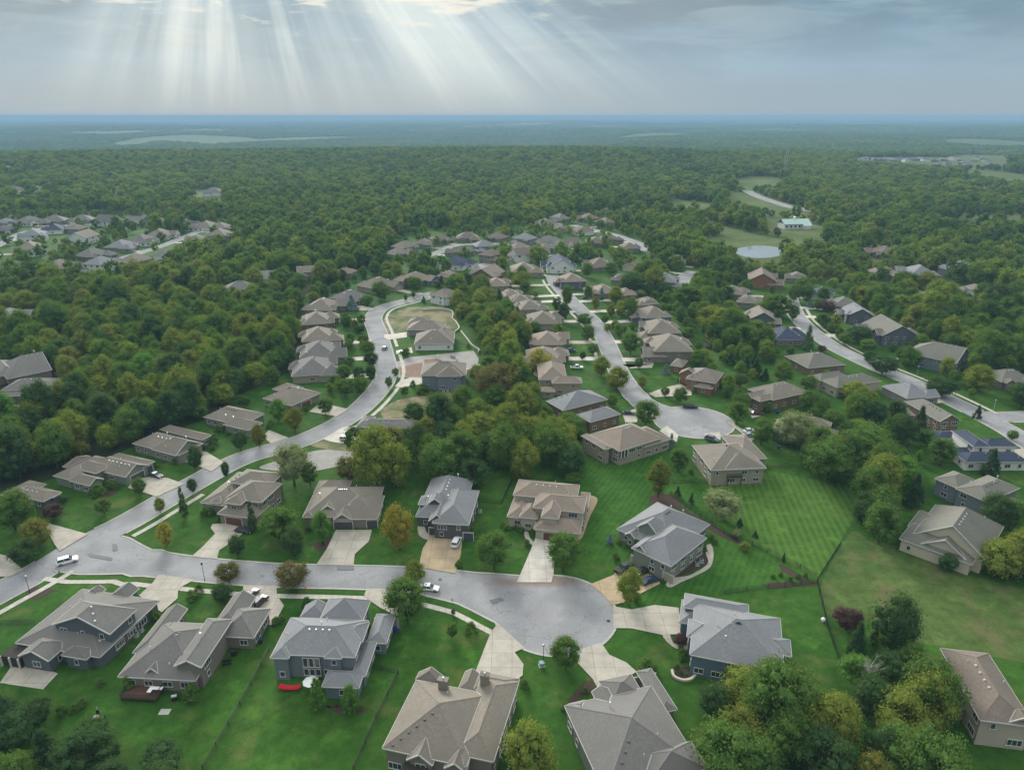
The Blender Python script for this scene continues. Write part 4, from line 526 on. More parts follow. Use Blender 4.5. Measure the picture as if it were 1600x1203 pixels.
'sheets': [('lawn','lawn',0.012,[(-90.3,60.2),(-189.3,182.8),(-153.3,185.5),(-143.8,191.8),(-135.7,202.0),(-127.0,220.1),(-113.9,239.3),(-108.3,267.2),(-97.6,290.3),(-107.0,339.6),(-125.7,403.1),(-130.0,438.4),(-113.0,471.7),(-112.6,503.2),(-95.0,519.3),(-101.0,579.6),(-109.1,654.4),(-88.1,701.1),(-26.3,735.8),(33.3,745.0),(41.6,805.2),(109.8,821.7),(125.0,654.4),(108,565.4),(133.0,519.3),(156.5,471.7),(203.0,503.2),(217.3,471.7),(286.1,503.2),(312.9,471.7),(327.2,418.5),(257.7,276.1),(93.7,60.2)],False),('lawn','lawn',0.011,[(-382.5,471.7),(-347.7,471.7),(-299.9,471.7),(-260.8,471.7),(-256.4,551.9),(-257.8,669.3),(-310.5,794.6),(-410.4,838.6),(-521.4,837.1),(-587.6,824.9),(-637.9,813.6)],False),('lawn','lawn3',0.02,[(57.2,177.3),(60.3,190.6),(81.2,198.9),(102.9,188.6),(98.1,173.8),(90.4,163.9),(73.9,142.0),(63.8,157.8)],False),('lawn','lawn2',0.022,[(25.5,148.0),(17.6,157.8),(19.4,188.6),(25.3,198.9),(53.7,203.3),(55.4,173.8),(63.8,157.8),(73.9,142.8),(61.2,140.0),(30.9,133.2),(25.9,134.3)],False),('lawn','lawn2',0.018,[(23.5,201.1),(29.2,215.1),(52.6,212.6),(59.3,192.6),(50.5,188.6),(29.0,173.8),(19.0,173.8)],False),('meadow','dry',0.024,[(74.4,141.0),(92.2,163.9),(94.9,157.8),(101.9,153.5),(110.5,145.9),(117.2,141.5),(129.9,129.8),(116.4,112.2),(105.3,114.9),(92.2,119.6),(87.3,120.6),(81.1,124.6),(77.0,130.9),(71.7,128.8)],True),('building_lot','lot',0.02,[(-50.9,248.5),(-45.6,258.2),(-26.1,267.2),(-15.2,258.2),(-9.8,248.5),(-23.7,239.3),(-37.5,236.4),(-47.4,239.3)],False),('building_lot','lot',0.021,[(-69.4,356.6),(-71.6,386.0),(-60.2,403.1),(-41.6,406.1),(-32.0,388.8),(-28.5,360.2),(-36.7,353.1),(-53.9,356.6),(-65.6,346.2)],False),('dirt_pad','gravel',0.03,[(-53.1,304.0),(-47.7,311.3),(-18.4,320.9),(-15.4,309.5),(-15.5,293.6),(-30.2,283.8),(-48.9,283.8)],False),('dirt_pad','dirt',0.036,[(-50.6,297.0),(-40.9,304.0),(-37.6,285.4),(-47.8,283.8)],False),('dirt_pad','dirt',0.034,[(-40.7,307.6),(-34.4,309.5),(-33.1,302.2),(-39.3,300.5)],False),('gravel_pad','gravel',0.03,[(-80.9,201.1),(-73.7,207.9),(-64.6,213.6),(-54.8,213.1),(-51.5,207.4),(-57.3,201.1),(-66.6,197.6),(-72.9,198.5)],True),('lot_patch','lot',0.032,[(-70.7,220.1),(-63.1,225.3),(-52.8,219.1),(-53.2,212.6),(-65.0,215.1)],True),('driveway','drive_pale',0.1,[(-62.9,220.1),(-65.7,222.2),(-61.2,231.9),(-55.7,233.5),(-53.0,220.1),(-55.8,217.6)],False),('driveway','drive',0.13,[(-79.2,167.8),(-72.1,165.2),(-72.5,162.4),(-74.1,158.4),(-75.7,154.9),(-74.9,151.1),(-81.7,152.3),(-80.6,156.9),(-79.9,162.7),(-82.2,165.5),(-82.5,167.4)],False),('driveway','drive',0.13,[(-47.8,164.5),(-38.0,164.5),(-37.8,159.0),(-40.3,153.2),(-39.6,148.3),(-49.0,148.7),(-48.1,155.5)],False),('driveway','drive_tan',0.13,[(-21.9,162.4),(-13.2,161.2),(-13.1,153.5),(-13.9,145.0),(-23.3,147.6),(-23.2,155.6),(-22.5,158.6)],False),('driveway','drive_pale',0.13,[(6.18,160.4),(11.4,158.9),(10.2,144.7),(9.45,141.5),(1.16,141.5),(3.86,151.4)],False),('driveway','drive_tan',0.13,[(18.7,140.7),(24.8,144.4),(28.3,149.5),(35.5,143),(35.6,141.0),(30.5,137.4),(27.8,134.8),(24.2,133.4),(22.9,133.1),(21.2,137.2)],False),('driveway','drive',0.13,[(23.2,132.6),(27.3,131.5),(32.8,133.1),(38.1,132.1),(36.8,123.4),(32.5,123.1),(26.1,125.2),(22.2,125.3)],False),('driveway','drive',0.13,[(19.0,120.8),(20.3,117.1),(23.5,114.9),(25.2,112.3),(19.9,108.3),(16.9,107.7),(16.1,110.3),(13.5,114.7),(14.7,118.8)],False),('driveway','drive',0.13,[(-3.06,126.9),(2.64,119.2),(0.57,117.8),(2.36,114.4),(2.13,111.3),(0.8,110.0),(-7.52,111.8),(-4.64,123.9)],False),('driveway','drive',0.13,[(-34.5,139.1),(-26.9,139),(-25.8,129.2),(-30.1,132.1),(-33.2,134.8),(-34.7,136.7)],False),('driveway','drive',0.13,[(-64.2,140.2),(-56.3,140.2),(-55.1,136.6),(-52.3,132.8),(-52.6,126.4),(-56.3,125.8),(-61.9,131.5)],False),('driveway','drive',0.13,[(-86.6,144.6),(-76.8,142.6),(-78.7,140.0),(-79.0,138.2),(-77.9,135.5),(-79.3,130.5),(-87.4,136.5),(-86.5,141.5)],False),('driveway','drive',0.13,[(-104.8,182.3),(-100.0,190.0),(-106.7,193.7),(-112.6,194.7),(-117.1,192.6),(-116.0,187.6),(-107.9,183.8)],False),('driveway','drive',0.13,[(-95.0,198.1),(-93.3,204.2),(-102.2,212.0),(-107.3,212.6),(-109.0,205.6),(-103.3,203.3)],False),('driveway','drive',0.13,[(-77.9,222.9),(-86.9,229.4),(-87.4,224.0),(-82.9,218.6)],False),('driveway','drive',0.13,[(-65.7,241.6),(-62.2,248.5),(-75.1,254.9),(-77.1,246.1)],False),('driveway','drive',0.13,[(-126.2,167.1),(-113.9,162.4),(-116.8,154.5),(-120.2,157.8),(-129.9,168.7)],False),('driveway','drive',0.13,[(-132.3,153.5),(-129.1,152.4),(-120.7,146.3),(-122.5,143.7),(-125.7,143.7)],False),('driveway','drive',0.13,[(9.04,287.3),(10.9,297.5),(17.9,297.5),(19.2,284.3),(13.4,279.9)],False),('driveway','drive_pale',0.13,[(-48.6,272.8),(-47.6,279.2),(-43.6,283.5),(-38.6,282.8),(-37.5,275.6),(-40.8,274.2),(-45.9,271.4)],False),('driveway','drive_pale',0.13,[(-64.9,342.3),(-65.6,346.5),(-54.7,351.9),(-53.3,342.3),(-62.3,337.8)],False),('driveway','drive_pale',0.13,[(-54.7,315.3),(-55.5,320.8),(-48.7,325.5),(-47.0,317.1)],False),('driveway','drive',0.13,[(50.0,300.7),(51.7,295.9),(62.5,308.3),(64.3,301.6),(62.4,295.9),(52.6,295.1)],False),('driveway','drive',0.13,[(55.1,264.7),(57.3,260.8),(72.1,262.7),(73.6,268.7),(70.7,275.6),(62.8,271.4)],False),('driveway','drive_pale',0.13,[(52.5,228.7),(56.3,233.5),(58.6,225.3),(56.7,219.5)],False),('driveway','drive',0.13,[(79.2,236.4),(82.8,220.1),(85.2,224.0),(80.0,237.1)],False),('driveway','drive',0.13,[(91.9,256.6),(94.9,259.9),(93.5,242.3),(89.2,240.1)],False),('driveway','drive_pale',0.13,[(41.7,244.6),(48.6,250.1),(48.8,247.7),(45.8,236.4),(41.6,236.4)],False),('driveway','drive',0.13,[(67.8,224.0),(67.9,226.7),(74.0,228.0),(72.4,221.4),(69.4,219.5)],False),('driveway','drive',0.13,[(163.5,213.2),(172.9,214.5),(172.2,210.2),(165.6,204.5),(163.8,205.6)],False),('driveway','drive',0.13,[(-101.5,109.3),(-102.7,116.6),(-91.5,111.8),(-91.9,107.6)],False),('driveway','drive',0.13,[(32.5,123.4),(34.2,123.4),(34.4,120.5),(37.4,119.6),(37.1,118.5),(34.8,118.8),(33.2,120.8)],True),('driveway','drive',0.13,[(36.9,140.7),(38.8,143.3),(43.1,144.1),(48.9,148.7),(49.7,151.9),(50.1,156.1),(52.2,157.8),(51.8,153.6),(49.6,147.9),(46.0,144.8),(40.7,141.5),(37.8,139.5)],True),('driveway','drive_tan',0.13,[(22.0,182.8),(24.5,182.4),(24.9,179.6),(21.9,171.3),(18.7,160.8),(17.6,160.1),(18.9,167.1),(21.5,173.8)],True),('driveway','drive',0.13,[(-25.7,167.1),(-24.3,167.9),(-23.3,163.9),(-21.3,160.8),(-22.4,159.7),(-24.5,161.2),(-25.5,163.9)],True),('driveway','drive',0.13,[(3.24,163.5),(4.32,163.5),(4.69,160.8),(5.7,158.6),(5.44,157.1),(3.81,159.3)],True),('mulch_bed','mulch',0.05,[(41.1,182.8),(47.0,183.8),(50.1,174.7),(53.4,169.6),(57.8,163.1),(60.7,158.6),(59.6,157.8),(55.0,162.4),(51.4,168.7),(47.6,175.6),(40.4,176.4)],True),('mulch_bed','mulch',0.05,[(61.6,141.5),(67.5,141.5),(73.3,141.8),(73.0,140.5),(67.0,140.0),(61.1,139.3)],True),('mulch_bed','mulch',0.05,[(66.7,148.7),(67.8,148.7),(70.8,144.1),(71.6,142.6),(69.3,142.6),(67.2,145.6)],True),('mulch_bed','mulch',0.05,[(10.3,102.7),(11.7,103.1),(12.6,105.4),(15.7,106.9),(16.3,109.3),(14.9,110.0),(13.3,108.3),(10.8,105.0)],True),('mulch_bed','mulch',0.05,[(32.4,112.8),(35.6,113.9),(37.4,112.3),(36.6,110.8),(33.5,109.5),(32.1,110.8)],True),('mulch_bed','mulch',0.05,[(44.4,149.5),(48.7,152.7),(50.1,156.1),(51.0,157.8),(50.4,152.7),(48.4,148.7),(38.6,142.6),(37.9,143.3)],True),('mulch_bed','mulch',0.05,[(-38.3,103.1),(-34.9,103.8),(-33.4,102.0),(-28.4,101.8),(-28.1,103.1),(-30.3,104.0)],True),('mulch_bed','mulch',0.05,[(-51.8,158.6),(-48.6,160.8),(-47.5,156.3),(-48.8,154.9),(-51.3,155.6)],True),('mulch_bed','mulch',0.05,[(-121.4,183.3),(-120.3,186.6),(-118.2,187.1),(-118.3,182.8),(-120.1,181.0),(-122.5,181.0)],True),('mulch_bed','mulch',0.05,[(-114.5,139.7),(-109.1,139),(-105.6,137.5),(-108.3,138.2),(-111.0,134.8),(-114.5,137.5)],True),('driveway','drive_pale',0.13,[(-75.7,280.6),(-76.8,285.9),(-59.2,289.7),(-58.1,284.4)],False),('driveway','drive_pale',0.13,[(-79.5,304.0),(-80.6,309.3),(-64.2,312.8),(-63.1,307.6)],False),('driveway','drive_pale',0.13,[(-86.4,328.8),(-87.7,334.0),(-70.5,338.4),(-69.2,333.2)],False),('driveway','drive',0.13,[(-97.7,369.3),(-99.1,374.5),(-81.3,379.2),(-79.9,374.0)],False),('driveway','drive',0.13,[(-99.6,396.1),(-99.3,401.5),(-79.8,400.1),(-80.1,394.8)],False),('driveway','drive',0.13,[(-96.7,405.1),(-93.6,409.4),(-81.3,400.6),(-84.5,396.2)],False),('driveway','drive_pale',0.13,[(-77.7,446.2),(-74.5,450.5),(-55.3,436.1),(-58.6,431.8)],False),('driveway','drive',0.13,[(-56.2,463),(-52.9,467.3),(-39.5,457.2),(-42.7,452.9)],False),('driveway','drive',0.13,[(-40.9,424.1),(-44.1,419.7),(-52.9,426.4),(-49.7,430.7)],False),('driveway','drive_pale',0.13,[(-86.4,567.0),(-83.2,571.4),(-74.8,565.3),(-77.9,560.9)],False),('driveway','drive',0.13,[(-83.3,557.1),(-80.2,561.5),(-78.4,560.3),(-81.6,555.9)],False),('driveway','drive',0.13,[(-58.0,624.9),(-53.5,627.9),(-47.1,618.4),(-51.5,615.3)],False),('driveway','drive',0.13,[(-71.4,599.2),(-70.0,604.4),(-58.9,601.3),(-60.4,596.1)],False),('driveway','drive',0.13,[(-36.2,630.6),(-30.9,631.3),(-30.0,624.7),(-35.4,624.0)],False),('driveway','drive',0.13,[(-22.9,636.1),(-18.3,633.4),(-19.0,632.1),(-23.6,634.8)],False),('driveway','drive',0.13,[(0.51,615.9),(5.17,613.2),(6.81,616.0),(2.15,618.7)],False),('driveway','drive',0.13,[(-48.7,569.3),(-50.2,564.1),(-60.4,567.0),(-59.0,572.2)],False),('driveway','drive_pale',0.13,[(-28.0,572.3),(-22.9,574.2),(-14.7,552.4),(-19.7,550.5)],False),('driveway','drive',0.13,[(-15.0,532.5),(-11.9,536.9),(-14.0,538.4),(-17.1,534.0)],False),('driveway','drive_pale',0.13,[(-31.9,518.7),(-29.7,523.6),(-27.5,522.7),(-29.7,517.7)],False),('driveway','drive_pale',0.13,[(11.7,580.2),(16.1,583.2),(24.9,570.7),(20.5,567.6)],False),('driveway','drive_pale',0.13,[(3.65,551.7),(-1.4,549.8),(-1.15,549.2),(3.9,551.1)],False),('driveway','drive_pale',0.13,[(21.5,618.4),(26.1,615.7),(21.8,608.2),(17.1,611.0)],False),('driveway','drive_pale',0.13,[(47.0,600.6),(51.5,603.7),(58.2,594.0),(53.8,590.9)],False),('driveway','drive',0.13,[(25.2,575.7),(29.7,578.8),(31.9,575.6),(27.5,572.5)],False),('driveway','drive_pale',0.13,[(45.0,753.9),(47.7,749.2),(51.8,751.5),(49.2,756.2)],False),('driveway','drive',0.13,[(70.6,768.7),(73.2,764.0),(56.6,754.8),(53.9,759.5)],False),('driveway','drive_pale',0.13,[(90.9,728.7),(93.5,724.0),(78.2,715.6),(75.6,720.3)],False),('driveway','drive_pale',0.13,[(39.5,735.4),(36.9,740.1),(51.3,748.1),(53.9,743.4)],False),('driveway','drive',0.13,[(56.3,689.5),(53.7,694.3),(74.7,705.8),(77.3,701.1)],False),('driveway','drive',0.13,[(72.3,683.4),(69.9,688.2),(81.1,693.7),(83.5,688.9)],False),('driveway','drive_pale',0.13,[(79.8,604),(79.7,609.4),(108.3,609.8),(108.4,604.4)],False),('driveway','drive_pale',0.13,[(95.2,626.0),(93.9,631.2),(104.4,633.9),(105.7,628.7)],False),('driveway','drive_pale',0.13,[(103.6,588.6),(103.5,594.0),(108.5,594.1),(108.6,588.7)],False),('driveway','drive_pale',0.13,[(-20.3,486.1),(-22.5,481.2),(-35.0,486.8),(-32.8,491.7)],False),('driveway','drive_pale',0.13,[(17.5,488.1),(17.2,493.5),(24.0,493.9),(24.3,488.6)],False),('driveway','drive',0.13,[(-3.86,454.3),(-4.6,459.6),(25.6,463.8),(26.4,458.4)],False),('driveway','drive',0.13,[(25.2,516.7),(25.5,511.3),(30.5,511.6),(30.2,517.0)],False),('driveway','drive_pale',0.13,[(55.2,509.8),(55.5,504.4),(31.3,502.9),(30.9,508.3)],False),('driveway','drive_pale',0.13,[(94.1,508.1),(96.7,512.8),(123.1,498.3),(120.5,493.6)],False),('driveway','drive',0.13,[(-41.7,469.4),(-39.5,474.4),(-40.8,475.0),(-43.0,470.0)],False),('driveway','drive',0.13,[(30.7,462.5),(31.5,457.1),(34.4,457.5),(33.6,462.9)],False),('driveway','drive_pale',0.13,[(48.6,438.4),(49.4,433.1),(38.0,431.2),(37.1,436.5)],False),('driveway','drive_pale',0.13,[(64.9,423.1),(65.8,417.8),(40.9,413.6),(40.1,419.0)],False),('driveway','drive_pale',0.13,[(104.7,444.7),(106.3,449.8),(104.7,450.3),(103.1,445.2)],False),('driveway','drive',0.13,[(125.7,521.0),(128.3,525.8),(136.0,521.6),(133.4,516.9)],False),('driveway','drive',0.13,[(78.2,466.2),(79.9,471.3),(108.5,462.1),(106.9,456.9)],False),('driveway','drive_pale',0.13,[(4.36,424.4),(3.47,429.7),(29.6,434.1),(30.5,428.8)],False),('driveway','drive_pale',0.13,[(9.68,411.1),(8.79,416.5),(31.9,420.3),(32.8,415.0)],False),('driveway','drive_pale',0.13,[(17.6,386.7),(16.7,392.1),(36.1,395.3),(37.0,390)],False),('driveway','drive_pale',0.13,[(23.9,368.7),(23.6,374.0),(40.9,375.0),(41.2,369.6)],False),('driveway','drive',0.13,[(24.3,331.0),(24.3,336.4),(42.8,336.5),(42.9,331.1)],False),('driveway','drive_pale',0.13,[(22.1,305.9),(22.0,311.3),(42.9,311.6),(43.0,306.2)],False),('driveway','drive_pale',0.13,[(74.4,400.8),(75.4,395.4),(45.2,389.8),(44.2,395.1)],False),('driveway','drive_pale',0.13,[(67.2,376.1),(68.2,370.8),(49.4,367.2),(48.4,372.5)],False),('driveway','drive_pale',0.13,[(66.6,338.2),(66.9,332.8),(51.0,331.9),(50.7,337.3)],False),('driveway','drive_pale',0.13,[(64.4,310.2),(64.4,304.8),(50.8,304.8),(50.8,310.2)],False),('driveway','drive',0.13,[(171,449.2),(172.4,454.4),(175.0,453.7),(173.6,448.5)],False),('driveway','drive',0.13,[(188.3,474.2),(186.9,469.0),(187.3,468.9),(188.7,474.1)],False),('driveway','drive',0.13,[(185.6,426.8),(184.2,421.6),(175.0,424.1),(176.5,429.3)],False),('driveway','drive_pale',0.13,[(186.3,399.8),(184.9,394.6),(168.2,399.2),(169.6,404.4)],False),('driveway','drive_pale',0.13,[(183.4,381.4),(182.6,376.1),(163.8,378.9),(164.6,384.3)],False),('driveway','drive_pale',0.13,[(144.0,429.1),(145.5,434.3),(168.0,428.1),(166.6,422.9)],False),('driveway','drive',0.13,[(144.4,405.7),(145.8,410.9),(162.1,406.5),(160.7,401.3)],False),('driveway','drive_pale',0.13,[(138.3,357.6),(139.1,362.9),(153.2,360.8),(152.4,355.5)],False),('driveway','drive',0.13,[(142.7,338.9),(142.8,344.3),(153.0,344.1),(152.9,338.7)],False),('driveway','drive_pale',0.13,[(179.9,348.0),(179.9,342.6),(160.8,342.9),(160.8,348.3)],False),('driveway','drive',0.13,[(209.5,270.0),(214.9,270.5),(217.0,248.2),(211.6,247.6)],False),('driveway','drive',0.13,[(163.4,253.9),(162.2,259.1),(168.8,260.6),(170.0,255.4)],False),('driveway','drive',0.13,[(-492.9,729.4),(-491.4,734.6),(-463.9,726.9),(-465.3,721.7)],False),('driveway','drive_pale',0.13,[(-482.4,735.3),(-477.2,736.9),(-475.2,730.3),(-480.4,728.8)],False),('driveway','drive_pale',0.13,[(-457.4,741.7),(-452.2,743.3),(-450.5,737.8),(-455.7,736.3)],False),('driveway','drive',0.13,[(-414.3,742.7),(-419.6,744.0),(-419.9,742.6),(-414.7,741.3)],False),('driveway','drive',0.13,[(-385.8,731.3),(-380.6,730.0),(-379.4,734.6),(-384.7,735.9)],False),('driveway','drive_pale',0.13,[(-347.1,735.3),(-352.3,736.6),(-353.4,732.1),(-348.2,730.8)],False),('driveway','drive',0.13,[(-318.8,721.9),(-319.0,727.2),(-310.0,727.5),(-309.9,722.1)],False),('driveway','drive_pale',0.13,[(-311.3,702.6),(-311.1,697.2),(-306.1,697.4),(-306.2,702.8)],False),('driveway','drive',0.13,[(-286.2,691.9),(-286.1,686.5),(-300.9,686.1),(-301.0,691.4)],False),('driveway','drive',0.13,[(-272.1,649.1),(-272.0,643.7),(-299.4,642.8),(-299.6,648.2)],False),('driveway','drive_pale',0.13,[(-484.2,676.6),(-482.8,681.8),(-476.9,680.2),(-478.4,675.0)],False),('driveway','drive_pale',0.13,[(-442.1,646.1),(-440.4,641),(-449.7,637.9),(-451.3,643.0)],False),('driveway','drive_pale',0.13,[(-446.4,679.5),(-444.7,674.4),(-460.0,669.4),(-461.7,674.5)],False),('driveway','drive_pale',0.13,[(-425.7,700.0),(-427.2,694.8),(-462.0,704.5),(-460.6,709.7)],False),('driveway','drive',0.13,[(-400.2,576.8),(-398.7,571.7),(-427.2,563.2),(-428.8,568.4)],False),('driveway','drive_pale',0.13,[(-314.5,657.6),(-314.7,663.0),(-307.9,663.2),(-307.7,657.8)],False),('driveway','drive',0.13,[(-314.8,611.0),(-314.6,616.4),(-307.1,616.1),(-307.3,610.8)],False),('driveway','drive',0.13,[(-318.3,582.7),(-318.1,588.1),(-308.2,587.7),(-308.4,582.3)],False),('driveway','drive_pale',0.13,[(-319.2,554),(-318,559.2),(-311.3,557.6),(-312.5,552.4)],False),('driveway','drive',0.13,[(-307.0,508.0),(-308.2,502.8),(-315.9,504.6),(-314.7,509.9)],False),('driveway','drive_pale',0.13,[(-293.3,528),(-294.6,522.7),(-310.7,526.5),(-309.4,531.8)],False),('driveway','drive',0.13,[(-270.8,551.3),(-272.0,546.0),(-304.2,553.7),(-303.0,559)],False),('driveway','drive',0.13,[(-347.6,503.8),(-346.4,509.0),(-324.1,503.7),(-325.4,498.5)],False),('driveway','drive_pale',0.13,[(-319.4,509.6),(-318.1,514.8),(-321.3,515.6),(-322.6,510.3)],False),('driveway','drive',0.13,[(-283.8,629.7),(-284.1,624.3),(-299,624.9),(-298.8,630.3)],False),('road_patch','patch',0.125,[(-109.2,153.6),(-101.6,151.7),(-101.1,150.3),(-107.7,152.1)],False),('road_patch','patch',0.125,[(-5.23,134.8),(-2.63,135.8),(-1.74,134.8),(-4.32,133.4)],False),('road_patch','patch',0.125,[(-105.0,157.8),(-103.8,157.8),(-102.0,154.9),(-103.1,154.5)],False),('road_patch','patch',0.125,[(-44.1,149.5),(-39.8,149.3),(-39.1,146.4),(-43.3,146.5)],False),('drain_cover','dark',0.13,[(-14.0,145.4),(-14.1,145.8),(-14.5,145.9),(-14.8,145.8),(-14.9,145.4),(-14.8,145.1),(-14.5,145.0),(-14.1,145.1)],False),('drain_cover','dark',0.13,[(-44.2,256.6),(-44.4,256.9),(-44.7,257.0),(-45.0,256.9),(-45.1,256.6),(-45.0,256.2),(-44.7,256.1),(-44.4,256.2)],False),('drain_cover','dark',0.13,[(21.9,127.6),(21.8,127.9),(21.5,128.1),(21.2,128),(21.0,127.6),(21.2,127.3),(21.5,127.2),(21.8,127.3)],False),('drain_cover','dark',0.13,[(-17.0,142.7),(-17.1,143.0),(-17.4,143.2),(-17.7,143.0),(-17.9,142.7),(-17.7,142.4),(-17.4,142.3),(-17.1,142.4)],False),('pond','water',0.06,[(185.5,591.4),(195.7,603.7),(210.8,613.2),(223.6,610.0),(228.5,597.5),(228.4,582.5),(218.0,568.2),(202.9,557.2),(190.2,557.2),(183.9,568.2)],True),('pool','pool',0.16,[(0.89,264.7),(2.62,268.7),(4.57,267.3),(4.25,262.1),(2.07,259.5)],True)],
'clear': [[(154.0,784.2),(191.4,794.6),(206.7,745.0),(222.8,709.5),(235.9,654.4),(280.2,633.2),(256.6,576.7),(224.2,559.9),(201.1,551.9),(172.4,557.2),(154.2,565.4),(174.8,565.4),(158.6,582.5),(161.3,626.4),(198.8,669.3),(191.1,735.8),(160.0,745.0)],[(216.5,1000.5),(255.4,930.0),(256.5,875.4),(233.2,875.4),(210.0,929.7)],[(86.1,881.8),(167.9,901.5),(171.0,875.4),(83.7,856.8)],[(314.3,1081.3),(340.9,1044.6),(352.2,902.4),(378.3,850.9),(358.6,821.7),(304.0,902.1),(293.5,976.4)],[(381.4,1281.6),(452.5,1327.1),(485.3,1305.2),(439.4,1207.0),(372.3,1177.6)],[(349.3,1644.0),(388,1722.8),(445.3,1773.2),(413.7,1674.3)],[(640.8,1158.0),(793.7,1128.7),(765.9,1087.9),(638.3,1116.5)],[(496.4,821.9),(581.5,815.8),(549.7,769.0),(487.0,779.1)],[(918.3,1527.4),(972.6,1467.4),(960.3,1339.4),(895.8,1246.7),(884.9,1331.4),(880.4,1441.1)],[(925.3,1984.9),(1283.7,2179.4),(1534.9,2516.6),(1619.2,2429.1),(1155.0,1704.2),(988.0,1671.2),(909.8,1745.7),(842.8,1815.2)],[(1698.9,2770.9),(1831.4,2754.3),(1705.7,2544.8),(1582.5,2559.0)],[(-488.3,1092.3),(-460.8,1102.8),(-419.1,1056.9),(-392.3,991.3),(-421.7,990.4),(-457.8,1029.8)],[(-609.3,1081.4),(-571.3,1091.0),(-543.4,1054.2),(-585,1045.1)],[(-738.6,1047.4),(-695.2,1081.8),(-667.6,1037.2),(-710.0,1005.3)],[(-2216.4,4121.9),(-2308.3,4600.2),(-2224.7,5192.3),(-1757.4,4997.3),(-1422.5,4471.5),(-1563.7,3862.2),(-2004.9,4239.6),(-1904.8,3778.7),(-1991.9,3727.4)],[(-12564.3,18444.8),(-5081.6,8045.1),(-2850.7,5370.4),(-3228.3,5386.7),(-5316.2,7780.7)],[(-3476.8,5487.8),(-3089.2,6021.1),(-2669.6,5777.8),(-2614.4,4919.3)],[(-2683.8,6681.9),(-1772.2,6476.4),(-1800.2,6184.2),(-2326.5,5909.2)],[(-195.2,449.0),(-186.2,452.7),(-169.0,431.6),(-168.4,410.7),(-175.9,391.6),(-187.7,418.5)],[(285.9,633.2),(332.9,613.2),(325.6,588.4),(285.5,582.5),(269.4,594.4)],[(256.1,479.8),(287.7,471.7),(288.4,431.6),(272.4,431.6),(253,456.4)],[(-200.0,421.7),(-188.2,431.6),(-173.4,394.4),(-183.3,391.6)]],
'golf': [[(154.0,784.2),(191.4,794.6),(206.7,745.0),(222.8,709.5),(235.9,654.4),(280.2,633.2),(256.6,576.7),(224.2,559.9),(201.1,551.9),(172.4,557.2),(154.2,565.4),(174.8,565.4),(158.6,582.5),(161.3,626.4),(198.8,669.3),(191.1,735.8),(160.0,745.0)],[(-191.6,429.9),(-189,443.7),(-173.0,431.6),(-169.0,412.2),(-169.2,393.0),(-179.9,403.1)]],
'pockets': [[(-56.3,215.1),(-55.0,225.3),(-46.2,231.9),(-28.4,239.3),(-17.6,248.5),(-17.2,272.3),(-12.8,296.1),(-17,323.9),(-29.9,375.3),(-38.9,418.5),(-42.1,456.4),(-17.3,471.7),(-3.9,418.5),(0,375.3),(7.09,339.6),(11.2,309.5),(8.25,283.8),(12.4,265.1),(12.1,245.4),(24.2,231.9),(27.0,215.1),(24.3,198.9),(7.88,191.8),(-20.3,198.9),(-31.5,191.8),(-41.5,192.6)],[(84.5,188.6),(98.3,220.1),(119.1,229.6),(131.5,220.1),(125.6,194.7),(107.4,163.9),(96.6,154.3),(91.6,157.8),(97.2,173.8),(92.7,182.8)],[(34.5,102.4),(40.4,108.8),(47.8,108.0),(53.5,103.2),(60.9,106.3),(69.7,117.7),(74.8,121.5),(82.1,115.8),(80.4,105.5),(76.9,95.1),(69.3,78.2),(59.6,60.2),(12.7,60.2),(27.3,83.7)],[(-118.4,99.4),(-96.8,102.4),(-84.1,99.4),(-73.1,94.4),(-55.7,88.5),(-40.0,60.2),(-90.3,60.2)],[(104.1,431.6),(131.4,443.7),(137.6,375.3),(117.2,309.5),(103.9,309.5),(95.8,323.9),(97.5,362.7)],[(230.4,471.7),(271.3,492.3),(317.3,471.7),(327.2,418.5),(220.6,248.5),(204.0,276.1),(219.5,323.9),(206.1,345.1),(198.0,368.9),(206.7,410.7)],[(128.2,163.9),(145.3,173.8),(158.4,167.1),(135.1,136.7),(117.2,141.5)],[(-2.26,93.1),(5.8,96.5),(9.9,89.4),(9.22,68.5),(-3.69,68.5)],[(30.8,565.4),(99.2,544.0),(122.5,514.6),(121.7,471.7),(96.9,503.2),(78,533.9),(34.1,533.9),(0,514.6),(-9.75,533.9)],[(90.4,492.3),(119.9,503.2),(119.5,471.7),(93.4,418.5),(86.2,443.7)],[(-89.0,526.5),(-78,533.9),(-55.3,503.2),(-69.5,471.7),(-88.6,481.8)],[(-369.0,735.8),(-361.0,754.5),(-309.7,735.8),(-301.2,669.3),(-293.6,588.4),(-317.0,626.4)]],
